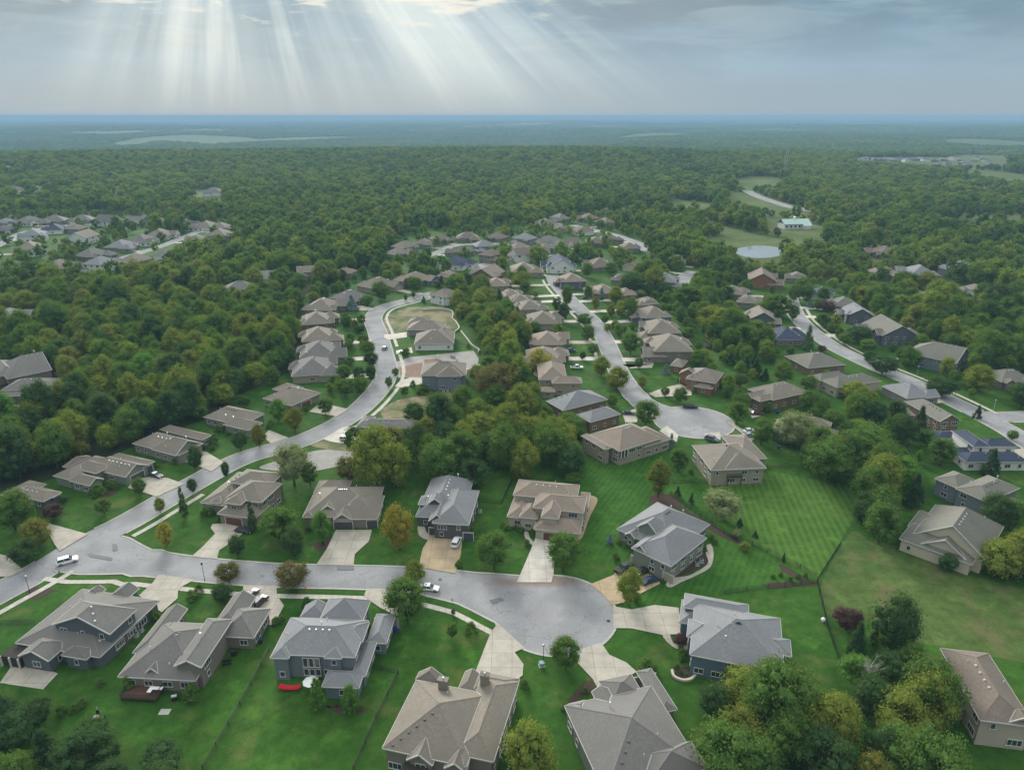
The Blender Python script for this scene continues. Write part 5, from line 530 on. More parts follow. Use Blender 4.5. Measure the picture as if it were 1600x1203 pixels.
'trees': [(-134.8,164.7,5.65,11.2,'g',25,798),(-123.3,156.7,4.18,7.94,'o',62,832),(-121.8,149.1,3.7,6.5,'d',42,862),(-127.7,170.5,2.86,4.3,'p',86,798),(-130.1,178.5,1.39,2.28,'d',99,781),(-115.2,172.9,2.44,4.59,'g',163,791),(-110.2,183.7,2.38,5.35,'g',220,760),(-100.3,199.1,2.84,8.3,'d',306,717),(-88.7,194.1,1.39,5.43,'d',354,735),(-95.0,184.5,1.53,4.71,'d',302,760),(-91.5,170.8,1.7,9.99,'c',289,787),(-99.7,173.8,1.82,4.53,'y',251,789),(-90.2,156.7,2.34,7.04,'Y',260,836),(-70.0,152.6,2.7,5.88,'d',372,852),(-122.1,182.8,2.27,4.07,'s',155,765),(-86.2,238.2,3.9,8.27,'G',435,641),(-77.4,228.7,3.77,9,'o',461,656),(-70.1,243.8,3.62,6.47,'g',509,635),(-91.4,213.7,2.8,6.69,'d',376,689),(-85.6,215.7,2.93,8.38,'o',406,682),(-66.3,189.7,6.44,12.8,'l',460,727),(-61.2,188.8,2.92,7.88,'g',485,742),(-40.8,189.0,8.27,19.2,'y',590,715),(-49.9,190.5,4.11,8.7,'b',545,735),(-34.4,188.0,4.84,14.2,'y',622,730),(-61.6,159.8,5.6,8.88,'g',437,818),(-55.5,152.3,3.43,7.8,'d',460,848),(-50.2,159.9,2.63,8.61,'G',504,822),(-70.1,164.2,1.74,9.3,'c',396,808),(-29.2,155.5,4.4,12.9,'O',624,825),(-68.4,142.2,3.25,4.77,'b',358,892),(-66.6,134.3,2.67,4.89,'d',350,925),(-52.1,139.5,3.97,6.86,'b',458,897),(-11.4,161.4,2.22,3.19,'s',733,829),(-4.46,147.2,4.93,9.73,'g',772,860),(12.6,146.2,4.91,10.0,'g',880,863),(-23.4,141.4,2.93,6.11,'y',648,893),(-23.6,128.5,5.3,9.79,'g',635,935),(-13.2,129.8,0.58,1.44,'p',708,956),(-12.9,122.3,1.38,3.84,'g',706,985),(-8.92,123.9,1.39,2.95,'s',736,979),(-46.3,131.0,1.74,3.96,'c',481,943),(-36.6,102.6,2,7.87,'a',498,1085),(-30.3,102.2,2.3,6.54,'a',549,1090),(10.8,113.5,3.39,6.95,'g',883,1020),(27.4,112.8,2.34,3.01,'s',1011,1035),(35.7,120.6,1.71,2.05,'p',1062,997),(26.8,133.2,3.09,10.1,'y',982,917),(44.8,105.4,5.56,6.67,'y',1163,1063),(37.7,100.8,3.59,7,'d',1115,1095),(73.1,124.9,3.22,5.62,'P',1322,965),(71.0,116.2,2.79,9.54,'e',1335,1000),(77.1,120.4,1.36,4.9,'e',1366,992),(80.3,120.2,1.63,5.95,'e',1390,990),(79.1,111.0,3.47,7.65,'g',1417,1032),(69.2,95.7,5.54,9.94,'y',1400,1118),(68.4,106.3,3.11,7.72,'x',1350,1060),(43.0,182.1,3.59,12.0,'o',1028,750),(52.6,198.2,3.24,7.62,'g',1060,720),(53.7,214.9,1.73,5.75,'B',1048,689),(25.6,157.4,1.34,3.63,'B',953,842),(48.4,233.0,4.87,9.48,'g',1009,647),(82.1,235.3,4.09,8.09,'g',1151,646),(97.0,246.2,2.19,3.92,'g',1199,636),(61.3,262.2,2.05,3.96,'g',1039,612),(85.0,217.9,4.16,9.38,'g',1188,675),(95.5,215.6,7.17,12.3,'l',1240,672),(58.7,170.8,5.55,7.86,'l',1128,787),(60.0,154.7,1.66,2.59,'y',1163,853),(49.0,183.0,1.14,3.35,'e',1059,767),(52.0,178.6,1.02,3.77,'e',1080,778),(64.8,160.9,0.94,2.3,'e',1180,834),(59.9,161.0,1.54,2.16,'l',1151,833),(62.4,166.5,1.23,2.7,'e',1156,816),(68.5,150.2,0.65,2.75,'e',1224,870),(19,190.4,2.94,3.52,'g',897,747),(97.2,191.2,8.05,13.9,'g',1295,720),(117.1,206.3,9.21,11.7,'g',1360,690),(107.6,181.5,6.59,13.9,'y',1372,745),(124.8,234.6,5.25,11.9,'g',1335,640),(129.5,231.3,4.84,10.6,'d',1362,648),(141,237.5,3.54,7.87,'d',1398,643),(141.2,223.0,4.02,12.6,'e',1432,660),(132.9,218.6,4.39,10.2,'d',1405,672),(137.5,202.4,4.33,9.12,'g',1468,707),(131.2,203.3,1.45,4.91,'G',1435,715),(129.6,208.1,1.69,6.32,'e',1415,702),(115.4,177.3,3.88,10.8,'e',1425,765),(96.2,158.0,4.71,11.3,'g',1372,820),(96.1,167.6,3.18,7.37,'d',1345,800),(172.2,262.5,6.43,7.71,'d',1470,607),(172.6,239.9,1.9,5.48,'e',1526,644),(173.2,221.3,1.89,3.62,'g',1580,680),(149.1,195.5,3.6,9.62,'e',1545,722),(118.8,145.1,6.29,8.72,'y',1555,868),(134.9,164.9,3.66,8.64,'g',1575,805),(107.3,146.3,2.53,4.6,'d',1478,878),(195.3,249.2,4.91,10.1,'d',1595,620),(38.6,285.3,4.7,9.05,'y',940,573),(43.0,268.9,5.38,9.94,'y',964,592),(55.8,315.1,5.28,10.5,'g',985,538),(39.0,363.6,5.14,6.52,'g',914,500),(37.4,336.6,4.48,8.13,'g',917,521),(38.2,314.7,3.16,5.4,'g',927,546),(32.5,307.7,1.77,3.83,'d',910,556),(49.8,353.7,2.51,3.87,'y',949,512),(50.1,367.3,2.25,4.82,'g',945,500),(48.2,396.9,3.16,7.7,'o',930,475),(55.3,382.7,3.05,6.69,'o',954,486),(61.9,409.8,5.35,10.6,'y',962,463),(54.6,419.7,2.93,8.2,'B',940,460),(64.9,375.4,4.94,12.6,'g',984,484),(76.7,438.2,10.5,12.7,'d',989,443),(94.8,491.5,4.29,8.41,'d',1010,422),(105.5,358.1,10.1,12.1,'y',1112,497),(103.2,401.7,10.3,12.3,'g',1075,465),(57.9,351.9,2.16,3.59,'g',974,514),(56.3,294.9,2.13,5.36,'g',998,568),(53.7,271.4,2.38,5.41,'y',1003,597),(66.7,287.4,2.36,5.2,'B',1040,578),(87.1,271.9,2.39,4.28,'s',1129,598),(90.7,273.3,1.86,3.92,'s',1141,597),(88.3,338.2,3.86,6.32,'g',1075,522),(32.4,403.6,3.77,12.7,'g',886,465),(28,371.9,3.5,10.0,'d',880,490),(25.6,391.5,2.93,8.4,'d',870,478),(-16.3,408.3,8.76,10.5,'y',757,464),(-34.8,447.7,7.46,10.3,'g',716,441),(-7.67,411.5,3.26,9.15,'e',780,464),(-3.55,377.6,5.32,11.1,'g',790,484),(-17.1,348.7,7.93,11.6,'g',748,505),(-4.6,320.9,7.67,13.8,'y',785,527),(7.21,329.0,3.29,11.5,'y',823,524),(12.3,289.0,5.59,11.2,'Y',844,565),(-5.58,258.4,9.64,14.5,'b',778,597),(7.58,257.4,4.3,7.7,'y',830,612),(-8.99,290.6,5.34,7.22,'g',768,569),(0.55,285.7,3.46,7.7,'G',802,575),(5.49,283.1,3.29,6.51,'d',820,580),(11.3,352.4,4.33,5.2,'g',834,511),(-63.6,443.5,4.11,9.26,'g',645,445),(-68.2,453.2,3.77,6.09,'p',637,443),(-46.4,457.2,3.38,7.43,'e',690,440),(-53.2,414.4,1.74,3.98,'e',662,468),(-64.5,417.5,1.36,4.1,'g',634,466),(-60.9,425.6,1.38,4.17,'g',646,461),(-50.2,285.1,1.8,3.82,'g',618,582),(-50.8,271.6,1.72,4.79,'g',608,598),(-36.1,265.9,3.38,4.05,'s',661,608),(6.28,453.1,7.12,10.5,'y',815,438),(148.0,380.9,8.22,12.8,'g',1214,479),(154.1,374.1,3.52,8.61,'g',1238,490),(110.6,319.6,6.42,12.9,'g',1162,530),(121.2,322.1,4.61,11.5,'g',1194,530),(142.2,323.2,3.7,12.5,'E',1261,528),(169.8,414.4,4.63,10.8,'g',1240,460),(165.3,361.3,4.77,7.27,'g',1285,501),(171.8,334.6,6.68,8.12,'d',1340,522),(170.2,319.7,4.58,5.72,'g',1357,540),(162.2,302.9,3.2,5.78,'d',1357,558),(161.2,288.4,6.42,7.99,'d',1378,570),(104.7,284.4,4.13,9.09,'e',1180,575),(102.2,289.8,3.08,7.94,'e',1165,570),(107.5,280.5,2.45,5.57,'e',1195,585),(98.6,300.4,2.6,6.53,'e',1141,560),(99.2,292.9,1.27,2.29,'Y',1151,575),(180.1,391.0,4.76,6.43,'P',1292,480),(147.5,318.9,2.13,3.22,'P',1284,545),(174.5,401.8,2.63,5.78,'B',1265,475),(176.8,396.5,3.34,6.11,'g',1277,477),(135.4,257.9,6.33,7.59,'y',1335,612),(120.4,266.8,3.91,7.02,'g',1262,600),(190.4,269.2,6.57,10.6,'y',1525,590),(180.8,298.9,3.74,7.36,'G',1428,560),(189.0,299.7,4.33,6.59,'d',1455,560),(-80.9,365.7,2.76,5.74,'g',565,500),(-90.4,369.2,2.43,5.16,'d',540,498),(-82.4,356.0,2.35,5.69,'o',555,508),(-79.0,350.9,3.32,3.99,'d',562,514),(-79.3,330.6,2.83,5.8,'g',548,530),(-72.6,328.6,3.13,5.67,'g',568,532),(-67.2,313.3,3.6,7.14,'g',576,545),(-63.1,297.9,3.45,6.82,'d',580,562),(-73.1,299.0,2.88,3.97,'g',546,565),(-71.5,281.5,3.82,6.3,'g',538,582),(-64.4,278.5,3.52,6.9,'d',562,585),(-62.2,268.0,3.66,6.02,'g',562,600),(-66.8,262.7,4.63,7.2,'g',540,605),(-59.5,278.5,2.71,7.18,'d',580,585),(-73.5,273.5,3.46,4.51,'g',524,595),(-80.9,422.4,5.5,10.9,'g',594,455),(-77.8,418.4,4.28,8.67,'g',600,460),(-85.7,406.8,3.8,6.17,'g',574,470),(-92.4,395.0,4.44,9.76,'B',550,478),(-69.9,461.9,2.98,4.64,'p',636,440),(-60.9,438.5,4.47,9.91,'g',650,447),(-21.6,192.0,6.9,13.4,'g',690,720),(-15.2,199.2,6.3,13.0,'g',725,705),(-2.04,199.5,6.72,15.2,'g',790,700),(3.96,192.9,5.54,13.0,'y',820,720),(-11.1,222.2,6.68,9.48,'y',750,665),(12.3,201.4,6.36,13.2,'g',860,700),(17.9,194.6,4.98,11.1,'d',890,720),(-21.6,214.6,5.41,9.66,'d',700,680),(-31.5,207.8,5.26,11.7,'d',650,690),(7.75,220.4,6.2,8.62,'y',835,670),(-40.3,209.8,4.88,9.67,'b',610,690),(-11.6,188.2,4.85,8.67,'d',740,740),(20.4,227.9,5.69,6.83,'g',890,660),(115.2,231.1,4.15,6.91,'g',1300,655),(111.2,211.8,4.71,7.45,'g',1320,690),(110.3,301.9,2.03,5.51,'e',1180,560),(170.4,266.2,2.86,4.58,'g',1455,605),(185.2,276.0,2.68,5.97,'g',1490,590),(163.3,329.7,3.77,6.17,'g',1320,530)],
'shrubs': [(-75.1,107.8,2.03,202,1076),(-61.8,105.2,1.99,299,1092),(-74.0,138.2,1.33,311,923),(-74.5,135.1,1.53,299,937),(-81.1,108.8,0.93,158,1070),(-52.3,127.0,1.04,431,973),(-51.3,127.9,0.84,440,969),(-82.5,102.2,1.06,117,1111),(-84.7,101.8,1.24,97,1114),(-81.8,103.6,1.07,129,1102),(-56.5,123.4,1.22,393,991),(-80.0,128.3,1.47,241,967),(-52.4,126.4,0.83,429,976),(-51.4,127.3,0.83,438,972),(-33.4,103.6,0.54,526,1102),(2.46,108.3,1.11,819,1073),(-13.2,147.9,1.17,717,885),(33.6,113.4,0.69,1058,1044),(34.0,111.8,0.57,1064,1052),(35.0,111.3,0.49,1073,1055),(32.9,111.8,0.45,1055,1052),(35.4,117.1,0.98,1065,1023),(35.2,115.5,0.97,1067,1032),(35.6,118.8,0.79,1064,1014),(14.2,106.9,0.84,914,1082),(36.2,141.6,0.68,1035,910),(28.9,134.8,1.31,995,938),(9.96,102.7,0.89,882,1108),(49.6,155.2,0.97,1099,859),(63.6,143.3,0.69,1209,903),(65.7,144.1,0.69,1220,900),(67.3,142.2,0.82,1235,907),(69.6,143.3,0.82,1247,903),(71.5,143.7,0.82,1259,901),(-124.7,183.8,1.09,144,772),(-125.7,188.6,1.46,152,760),(-123.8,188.6,1.21,162,760),(-121.3,187.6,1.69,172,762),(-130.2,157.1,0.84,22,852),(-119.6,187.1,1.21,180,764),(-114.2,201.1,1.28,242,730),(-102.2,218.8,2.2,335,692),(-101.1,213.9,1.08,331,702),(-104.0,214.5,0.97,319,701),(-109.0,203.3,1.29,272,725),(-102.4,228.0,1.42,350,675),(-85.1,172.1,1.58,328,805),(-86.5,172.1,1.35,320,805),(-81.2,169.6,1.11,344,812),(-104.4,228.0,1.71,341,675),(-100.3,225.3,1.13,355,680),(-87.2,232.1,1.73,422,668),(-55.4,163.9,1.3,480,830),(-49.5,157.8,1.05,505,850),(-78.6,246.9,1.22,478,642),(-1.3,164.3,1.22,792,829),(-2.63,166.3,0.88,785,822),(0.96,164.7,0.96,806,828),(2.59,163.5,0.95,815,831),(3.98,157.1,1.17,824,852),(5.61,163.1,0.86,832,832),(17.7,156.0,0.62,906,856),(17.6,158.2,0.63,905,849),(-0.44,167.1,0.66,798,820),(29.6,156.3,0.75,978,855),(30.9,155.6,0.75,986,858),(28.1,157.8,0.84,968,850),(26.3,151.0,1.22,962,874),(53.3,157.8,1.05,1118,850),(53.1,160.1,0.85,1112,842),(49.6,154.9,1.04,1100,860),(74.9,266.9,1.96,1088,612),(99.9,253.3,2.49,1201,632),(90.9,261.6,1.92,1155,620),(119.7,258.2,1.9,1272,625),(56.3,196.8,1.01,1080,740),(-41.2,273.5,1.5,645,603),(-21.4,326.4,1.17,731,543),(-31.9,326.4,1.17,698,543),(74.4,266.0,1.22,1086,614),(70.3,278.4,1.01,1060,597),(80.9,268.7,1.23,1109,610),(87.3,275.6,1.51,1126,601)],
'fences': [('black metal rail fence between the two rear yards at the bottom left',[(-53.1,89.4),(-51.8,103.6),(-50.9,118.8)],
'dark'),('black metal rail fence along the yard with the arborvitae pair',[(-27.2,89.4),(-25.3,100.4),(-22.9,111.8),(-26.4,112.8),(-28.3,113.1)],
'dark'),('dark chain link fence along the bright lawn and the planted corner',[(50.0,137.2),(60.9,139.2),(73.5,141.4),(69.3,125.2),(66.7,111.3)],
'dark'),('dark fence between the striped lawn and the dry meadow',[(73.6,141.8),(86.4,157.8)],
'dark'),('long dark fence from the tan walkout house down to the planted corner',[(47.0,183.8),(52.9,171.3),(59.2,159.3),(62.8,157.1),(71.6,147.3),(73.9,143.1)],
'dark'),('short dark fence behind the dark grey gabled house',[(-10.2,179.6),(-3.01,178.2),(0.25,192.6)],
'dark'),('dark fence left of the tan walkout house',[(48.9,190.4),(60.8,191.1)],
'dark'),('brown fence right of the tan walkout house',[(81.5,200.6),(89.6,201.1)],
'wood'),('black fence on the side lawn of the dark blue house',[(-113.1,126.4),(-105.4,126.7)],
'dark'),('black fence around the small green yard in the left wood',[(-171.4,394.1),(-185.3,414.6),(-184.0,441.5)],
'dark')],
'walls': [('pale stone retaining wall stepping down behind the dry lots',[(-51.7,395.4),(-40.8,396.7),(-34.9,392.7),(-33.1,383.6),(-32.9,376.1),(-30.4,368.9),(-27.9,357.4),(-29.6,350.8)],1.2),('pale stone retaining wall beside the building site',[(-26.6,351.9),(-22.6,338.2),(-19.4,327.4),(-15.9,320.8),(-16.0,317.1)],1.2),('curved stone retaining wall beyond the blue grey walkout',[(-19.9,291.9),(-14.4,299.1)],0.9),('round stone planter wall beside the light blue house',[(32.4,112.6),(32.4,111.0),(33.8,109.9),(35.7,110.2),(37.1,111.6)],0.6)],
'cars': [(-111.7,149.5,32,'suv','white','white sport utility car driving through the junction'),(-110.8,194.6,-22,'sedan','navy','dark blue saloon on the driveway of the sage green ranch house'),(-72.4,163.4,-14,'sedan','black','black car beside the tall hedge on the corner house drive'),(-14.6,157.7,78,'suv','white','white sport utility car on the tan driveway'),(-19.6,138.7,-8,'sedan','white','white saloon half hidden by the tree at the kerb'),(27.7,146.3,40,'pickup','black','black pickup beside the front shrub bed,leftmost of three cars'),(31.2,144.4,42,'pickup','black','black pickup with pale load cover,middle of three cars'),(33.2,141.6,28,'sedan','navy','dark blue saloon,rightmost of three cars'),(-60.9,136.2,75,'sedan','navy','dark car in front of the taupe house,left of the purple one'),(-58.1,133.5,70,'suv','plum','dark purple car on the curved drive behind the taupe house'),(68.5,249.7,-3,'pickup','black','dark pickup parked at the edge of the upper turning circle'),(43.9,243.6,-8,'sedan','black','black and silver car left of the upper turning circle'),(92.0,243.5,-5,'sedan','maroon','dark maroon car right of the upper turning circle'),(69.1,220.8,-40,'suv','slate','blue grey car behind the tan walkout house'),(84.4,227.8,10,'sedan','white','white car,upper of two behind the walkout house'),(83.2,224.0,10,'sedan','silver','silver car,lower of two behind the walkout house'),(28.1,319,-5,'suv','navy','dark blue car across from the middle street'),(28.8,295.0,-3,'pickup','white','white pickup on the drive left of the middle street'),(-51.4,316.6,0,'sedan','white','white car in front of the white walled house'),(-57.2,220.8,-10,'suv','silver','silver blue car on the pale new driveway'),(146.9,350.3,5,'suv','white','white car parked beside the dark blue roofed house'),(167.3,358.2,-5,'sedan','black','black car on the right street driveway,left of two'),(170.2,356.0,-5,'suv','maroon','dark maroon car on the right street driveway,right of two'),(179.1,306.5,10,'sedan','white','white car before the blue grey gabled house'),(45.3,421.6,0,'suv','black','black car by the brick sided house'),(-61.3,323.3,80,'sedan','slate','dark car parked on the left street bend')],
'small': {'lamps': [((-74.3,142.2),'thin dark street lamp by the kerb above the corner lawn'),((-113.3,137.2),'thin street lamp beside the pavement at the left edge'),((6.41,114.4),'thin lamp post at the foot of the turning circle'),((65.9,255.7),'pale lamp post by the upper turning circle'),((182.6,246.1),'pale lamp post beside the right street'),((174.1,284.3),'pale lamp post on the verge of the right street')],
'ac': [((46.3,148.5),'left'),((47.7,149.7),'right'),((-9.07,173.6),'dark'),((19.4,166.7),'pinkup'),((19.1,164.5),'pinklow'),((-27.9,267.3),'s1'),((-26.3,268.0),'s2'),((-81.2,122.8),'b1'),((-80.9,124.3),'b2'),((-1.28,93.4),'brown')],
'bins': [((-25.3,124.3),'blue'),((-53.6,120.8),'navy'),((100.3,244.6),'blue2'),((90,214.5),'blue3')],
'box': (6.07,114.1),'ball': (69.2,127.6),'hydrant': (-13.9,134.9),'cone': (-49.0,139),'redcan': (-43.5,107.6),'whitecan': (-39.2,107.5),'firepit': (-77.3,100.2),'table': (-68.9,106.4),'grill': (-64.9,105.0),'hoop': (67.9,261.3),'tramp': (95.4,325.5),'play': (96.6,335.2),'step': (-65.5,102.1),'smoker': (-58.0,117.1),'poles': [(355.8,878.2),(370.8,852.8)],
'pylon': [(503.7,1359.6),(507.5,1359.8)],
'dish': (113.8,251.7),'tramp2': (-129.3,183.8),'sculpt': (-77.2,100.9),'lounge': (-58.4,114.4)},'found': [([(-34.8,311.8),(-33.8,304.9),(-32.1,304.1)],
'pale foundation wall on the building site,left one'),([(-28.6,310.9),(-25.9,309.2),(-25.4,302.4)],
'pale foundation wall on the building site,right one')]}
# ---------------- ground ----------------
def build_ground():
    radii = [0.0] + [60 * 1.045 ** i for i in range(152)]
    radii = [r for r in radii if r < 47000] + [47000]
    A = 240; v = [(0, 0, 0)]; f = []
    for r in radii[1:]:
        a = np.linspace(0, 2 * math.pi, A, endpoint=False); x = r * np.sin(a); y = r * np.cos(a); z = terr(x, y)
        v += list(zip(x.tolist(), y.tolist(), z.tolist()))
    for i in range(A): f.append((0, 1 + (i + 1) % A, 1 + i))
    for k in range(len(radii) - 2):
        for i in range(A):
            a = 1 + k * A + i; b = 1 + k * A + (i + 1) % A; f.append((a, b, b + A, a + A))
    me = bpy.data.meshes.new('ground'); me.from_pydata(v, [], f); me.update()
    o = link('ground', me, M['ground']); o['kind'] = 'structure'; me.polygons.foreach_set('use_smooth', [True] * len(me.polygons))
build_ground()
for i_, (nm, mt, z, pts, sm) in enumerate(D['sheets']):
    sheet(nm, pts, z + (.0021 * (i_ % 37) if nm == 'driveway' else .0004 * (i_ % 19)), M[mt], sm)

# ---------------- streets ----------------
ST = []
for nm, pts, hw in D['streets']:
    sp = smooth([(p[0], p[1]) for p in pts], 3.0)
    k = len(sp); n = len(pts); w = []
    # widths follow the control points
    ctrl = [Vector(p) for p in pts]
    for q in sp:
        ds = sorted(((q - c).length, i) for i, c in enumerate(ctrl))[:2]
        (d1, i1), (d2, i2) = ds if len(ds) > 1 else (ds[0], ds[0])
        w.append((hw[i1] * d2 + hw[i2] * d1) / (d1 + d2 + 1e-6))
    ST.append((nm, sp, w))
BULBS = [tuple(b) for b in D['bulbs']]
def tangents(sp):
    out = []
    for i in range(len(sp)):
        d = sp[min(i + 1, len(sp) - 1)] - sp[max(i - 1, 0)]; out.append(d.normalized())
    return out
ALLP = [(np.array([[p.x, p.y] for p in sp]), np.array(w)) for _, sp, w in ST]
def street_clear(x, y, skip=-1, skipb=-1):
    """distance from the nearest pavement edge (negative inside)"""
    best = 1e9
    for i, (P, w) in enumerate(ALLP):
        if i == skip: continue
        d = np.hypot(P[:, 0] - x, P[:, 1] - y) - w; best = min(best, float(d.min()))
    for j, (bx, by, br) in enumerate(BULBS):
        if j == skipb: continue
        best = min(best, math.hypot(x - bx, y - by) - br)
    return best
def strip(mb, pts, ta, off0, off1, z, ok, h=None):
    for i in range(len(pts) - 1):
        p, q = pts[i], pts[i + 1]; n0 = Vector((-ta[i].y, ta[i].x)); n1 = Vector((-ta[i + 1].y, ta[i + 1].x))
        a0 = off0[i] if isinstance(off0, list) else off0; a1 = off0[i + 1] if isinstance(off0, list) else off0
        b0 = off1[i] if isinstance(off1, list) else off1; b1 = off1[i + 1] if isinstance(off1, list) else off1
        A = p + n0 * a0; B = q + n1 * a1; Cc = q + n1 * b1; Dd = p + n0 * b0
        m = (A + B + Cc + Dd) / 4
        if ok is not None and not ok(m.x, m.y): continue
        mb.poly([(A.x, A.y, z), (B.x, B.y, z), (Cc.x, Cc.y, z), (Dd.x, Dd.y, z)] if a0 < b0 or True else [])
        if h:
            mb.poly([(A.x, A.y, z), (B.x, B.y, z), (B.x, B.y, z - h), (A.x, A.y, z - h)])
            mb.poly([(Dd.x, Dd.y, z), (Cc.x, Cc.y, z), (Cc.x, Cc.y, z - h), (Dd.x, Dd.y, z - h)])
for i, (nm, sp, w) in enumerate(ST):
    ta = tangents(sp); mb = MB()
    strip(mb, sp, ta, [-q for q in w], w, .040 + .006 * i, None)
    o = mb.obj('road', M['road']); o['kind'] = 'structure'
    mb = MB()
    for s in (-1, 1):
        lo = [s * q for q in w]; hi = [s * (q + .45) for q in w]
        strip(mb, sp, ta, lo, hi, .12, lambda x, y: street_clear(x, y, skip=i) > .1, .1)
    o = mb.obj('kerb', M['kerb']); o['kind'] = 'structure'
for j, (bx, by, br) in enumerate(BULBS):
    pts = [(bx + br * math.cos(a), by + br * math.sin(a)) for a in np.linspace(0, 2 * math.pi, 65)[:-1]]
    sheet('turning_circle', pts, .085 + .004 * j, M['road'])
    mb = MB()
    c = [Vector((bx + br * math.cos(a), by + br * math.sin(a))) for a in np.linspace(0, 2 * math.pi, 73)]
    strip(mb, c, tangents(c), -.5, 0.0, .125, lambda x, y: street_clear(x, y, skipb=j) > .1, .1)
    o = mb.obj('kerb', M['kerb']); o['kind'] = 'structure'
for wi_, (si, side, i0, i1, off) in enumerate(D['walks']):
    nm, sp, w = ST[si]; ta = tangents(sp); n = len(sp); a, b = int(i0 * n), int(i1 * n)
    mb = MB(); lo = [side * (q + off) for q in w[a:b]]; hi = [side * (q + off + 1.5) for q in w[a:b]]
    strip(mb, sp[a:b], ta[a:b], lo, hi, .09 + .006 * wi_, lambda x, y: street_clear(x, y) > .3, .08)
    o = mb.obj('pavement', M['walk']); o['kind'] = 'structure'

# ---------------- houses ----------------
def to_local(blk, x, y): return x - blk[0], y - blk[1]
def block_roof(blk, i, ov=0.0):
    """faces (list of 3-D points) of one roof, in house coordinates; walls get gable triangles"""
    cx, cy, w, d, h, kind, pitch = blk
    ax, e0, e1 = kind
    pitch = pitch + .004 * i
    if ax == 'y': w, d = d, w                       # work with ridge along u
    hu, hv = w / 2, d / 2
    rise = pitch * hv
    r0 = -hu + (min(hv, hu) if e0 == 'h' else 0); r1 = hu - (min(hv, hu) if e1 == 'h' else 0)
    if e0 == 'h' and e1 == 'h' and hv > hu:
        r0 = r1 = 0; rise = pitch * hv * 1.0
    if e0 == 'h' and e1 == 'h' and hv > hu: rise = pitch * (hu + hv) / 2
    def P(u, v, z): return (cx + u, cy + v, z) if ax == 'x' else (cx - v, cy + u, z)
    z0 = h + .012 * i
    a, b, c, e = P(-hu, -hv, z0), P(hu, -hv, z0), P(hu, hv, z0), P(-hu, hv, z0)
    A, B = P(r0, 0, z0 + rise), P(r1, 0, z0 + rise)
    faces = [[a, b, B, A] if r1 - r0 > .01 else [a, b, A], [c, e, A, B] if r1 - r0 > .01 else [c, e, A]]
    if e0 == 'h': faces.append([e, a, A])
    if e1 == 'h': faces.append([b, c, B])
    ridges = [(A, B)] if r1 - r0 > .01 else []
    if e0 == 'h': ridges += [(a, A), (e, A)]
    if e1 == 'h': ridges += [(b, B), (c, B)]
    gab = []
    if e0 == 'g': gab.append((e, a, A))
    if e1 == 'g': gab.append((b, c, B))
    return faces, ridges, gab, (a, b, c, e)
def plane(f):
    p, q, r = Vector(f[0]), Vector(f[1]), Vector(f[2]); n = (q - p).cross(r - p)
    if n.z < 0: n = -n
    return n.normalized(), p
def zat(pl, x, y):
    n, p = pl; return p.z - (n.x * (x - p.x) + n.y * (y - p.y)) / n.z
def inpoly(f, x, y, eps=0.0):
    s = 0; n = len(f)
    for i in range(n):
        x1, y1 = f[i][0], f[i][1]; x2, y2 = f[(i + 1) % n][0], f[(i + 1) % n][1]
        c = (x2 - x1) * (y - y1) - (y2 - y1) * (x - x1)
        if abs(c) < 1e-6: continue
        if s == 0: s = 1 if c > 0 else -1
        elif (c > 0) != (s > 0): return False
    return True
win_cache = {}
def window_mesh(w, h, split):
    k = (round(w, 2), round(h, 2), split)
    if k in win_cache: return win_cache[k]
    fr = MB(); t = .11
    fr.box(0, -.03, h / 2 - t / 2, w, .12, t); fr.box(0, -.05, -h / 2 + t / 2, w + .12, .2, t)
    for s in (-1, 1): fr.box(s * (w / 2 - t / 2), -.03, 0, t, .12, h - 2 * t)
    for j in range(1, split): fr.box(-w / 2 + w * j / split, -.03, 0, .09, .1, h - 2 * t)
    pn = MB(); pn.box(0, -.01, 0, w - .1, .04, h - .1)
    fm = fr.mesh('window_frame_mesh'); fm.materials.append(M['trim']); pm = pn.mesh('pane_mesh'); pm.materials.append(M['glass'])
    win_cache[k] = (fm, pm); return fm, pm
def mesh_obj(name, me, parent): 
    o = bpy.data.objects.new(name, me); C.objects.link(o); o.parent = parent; return o

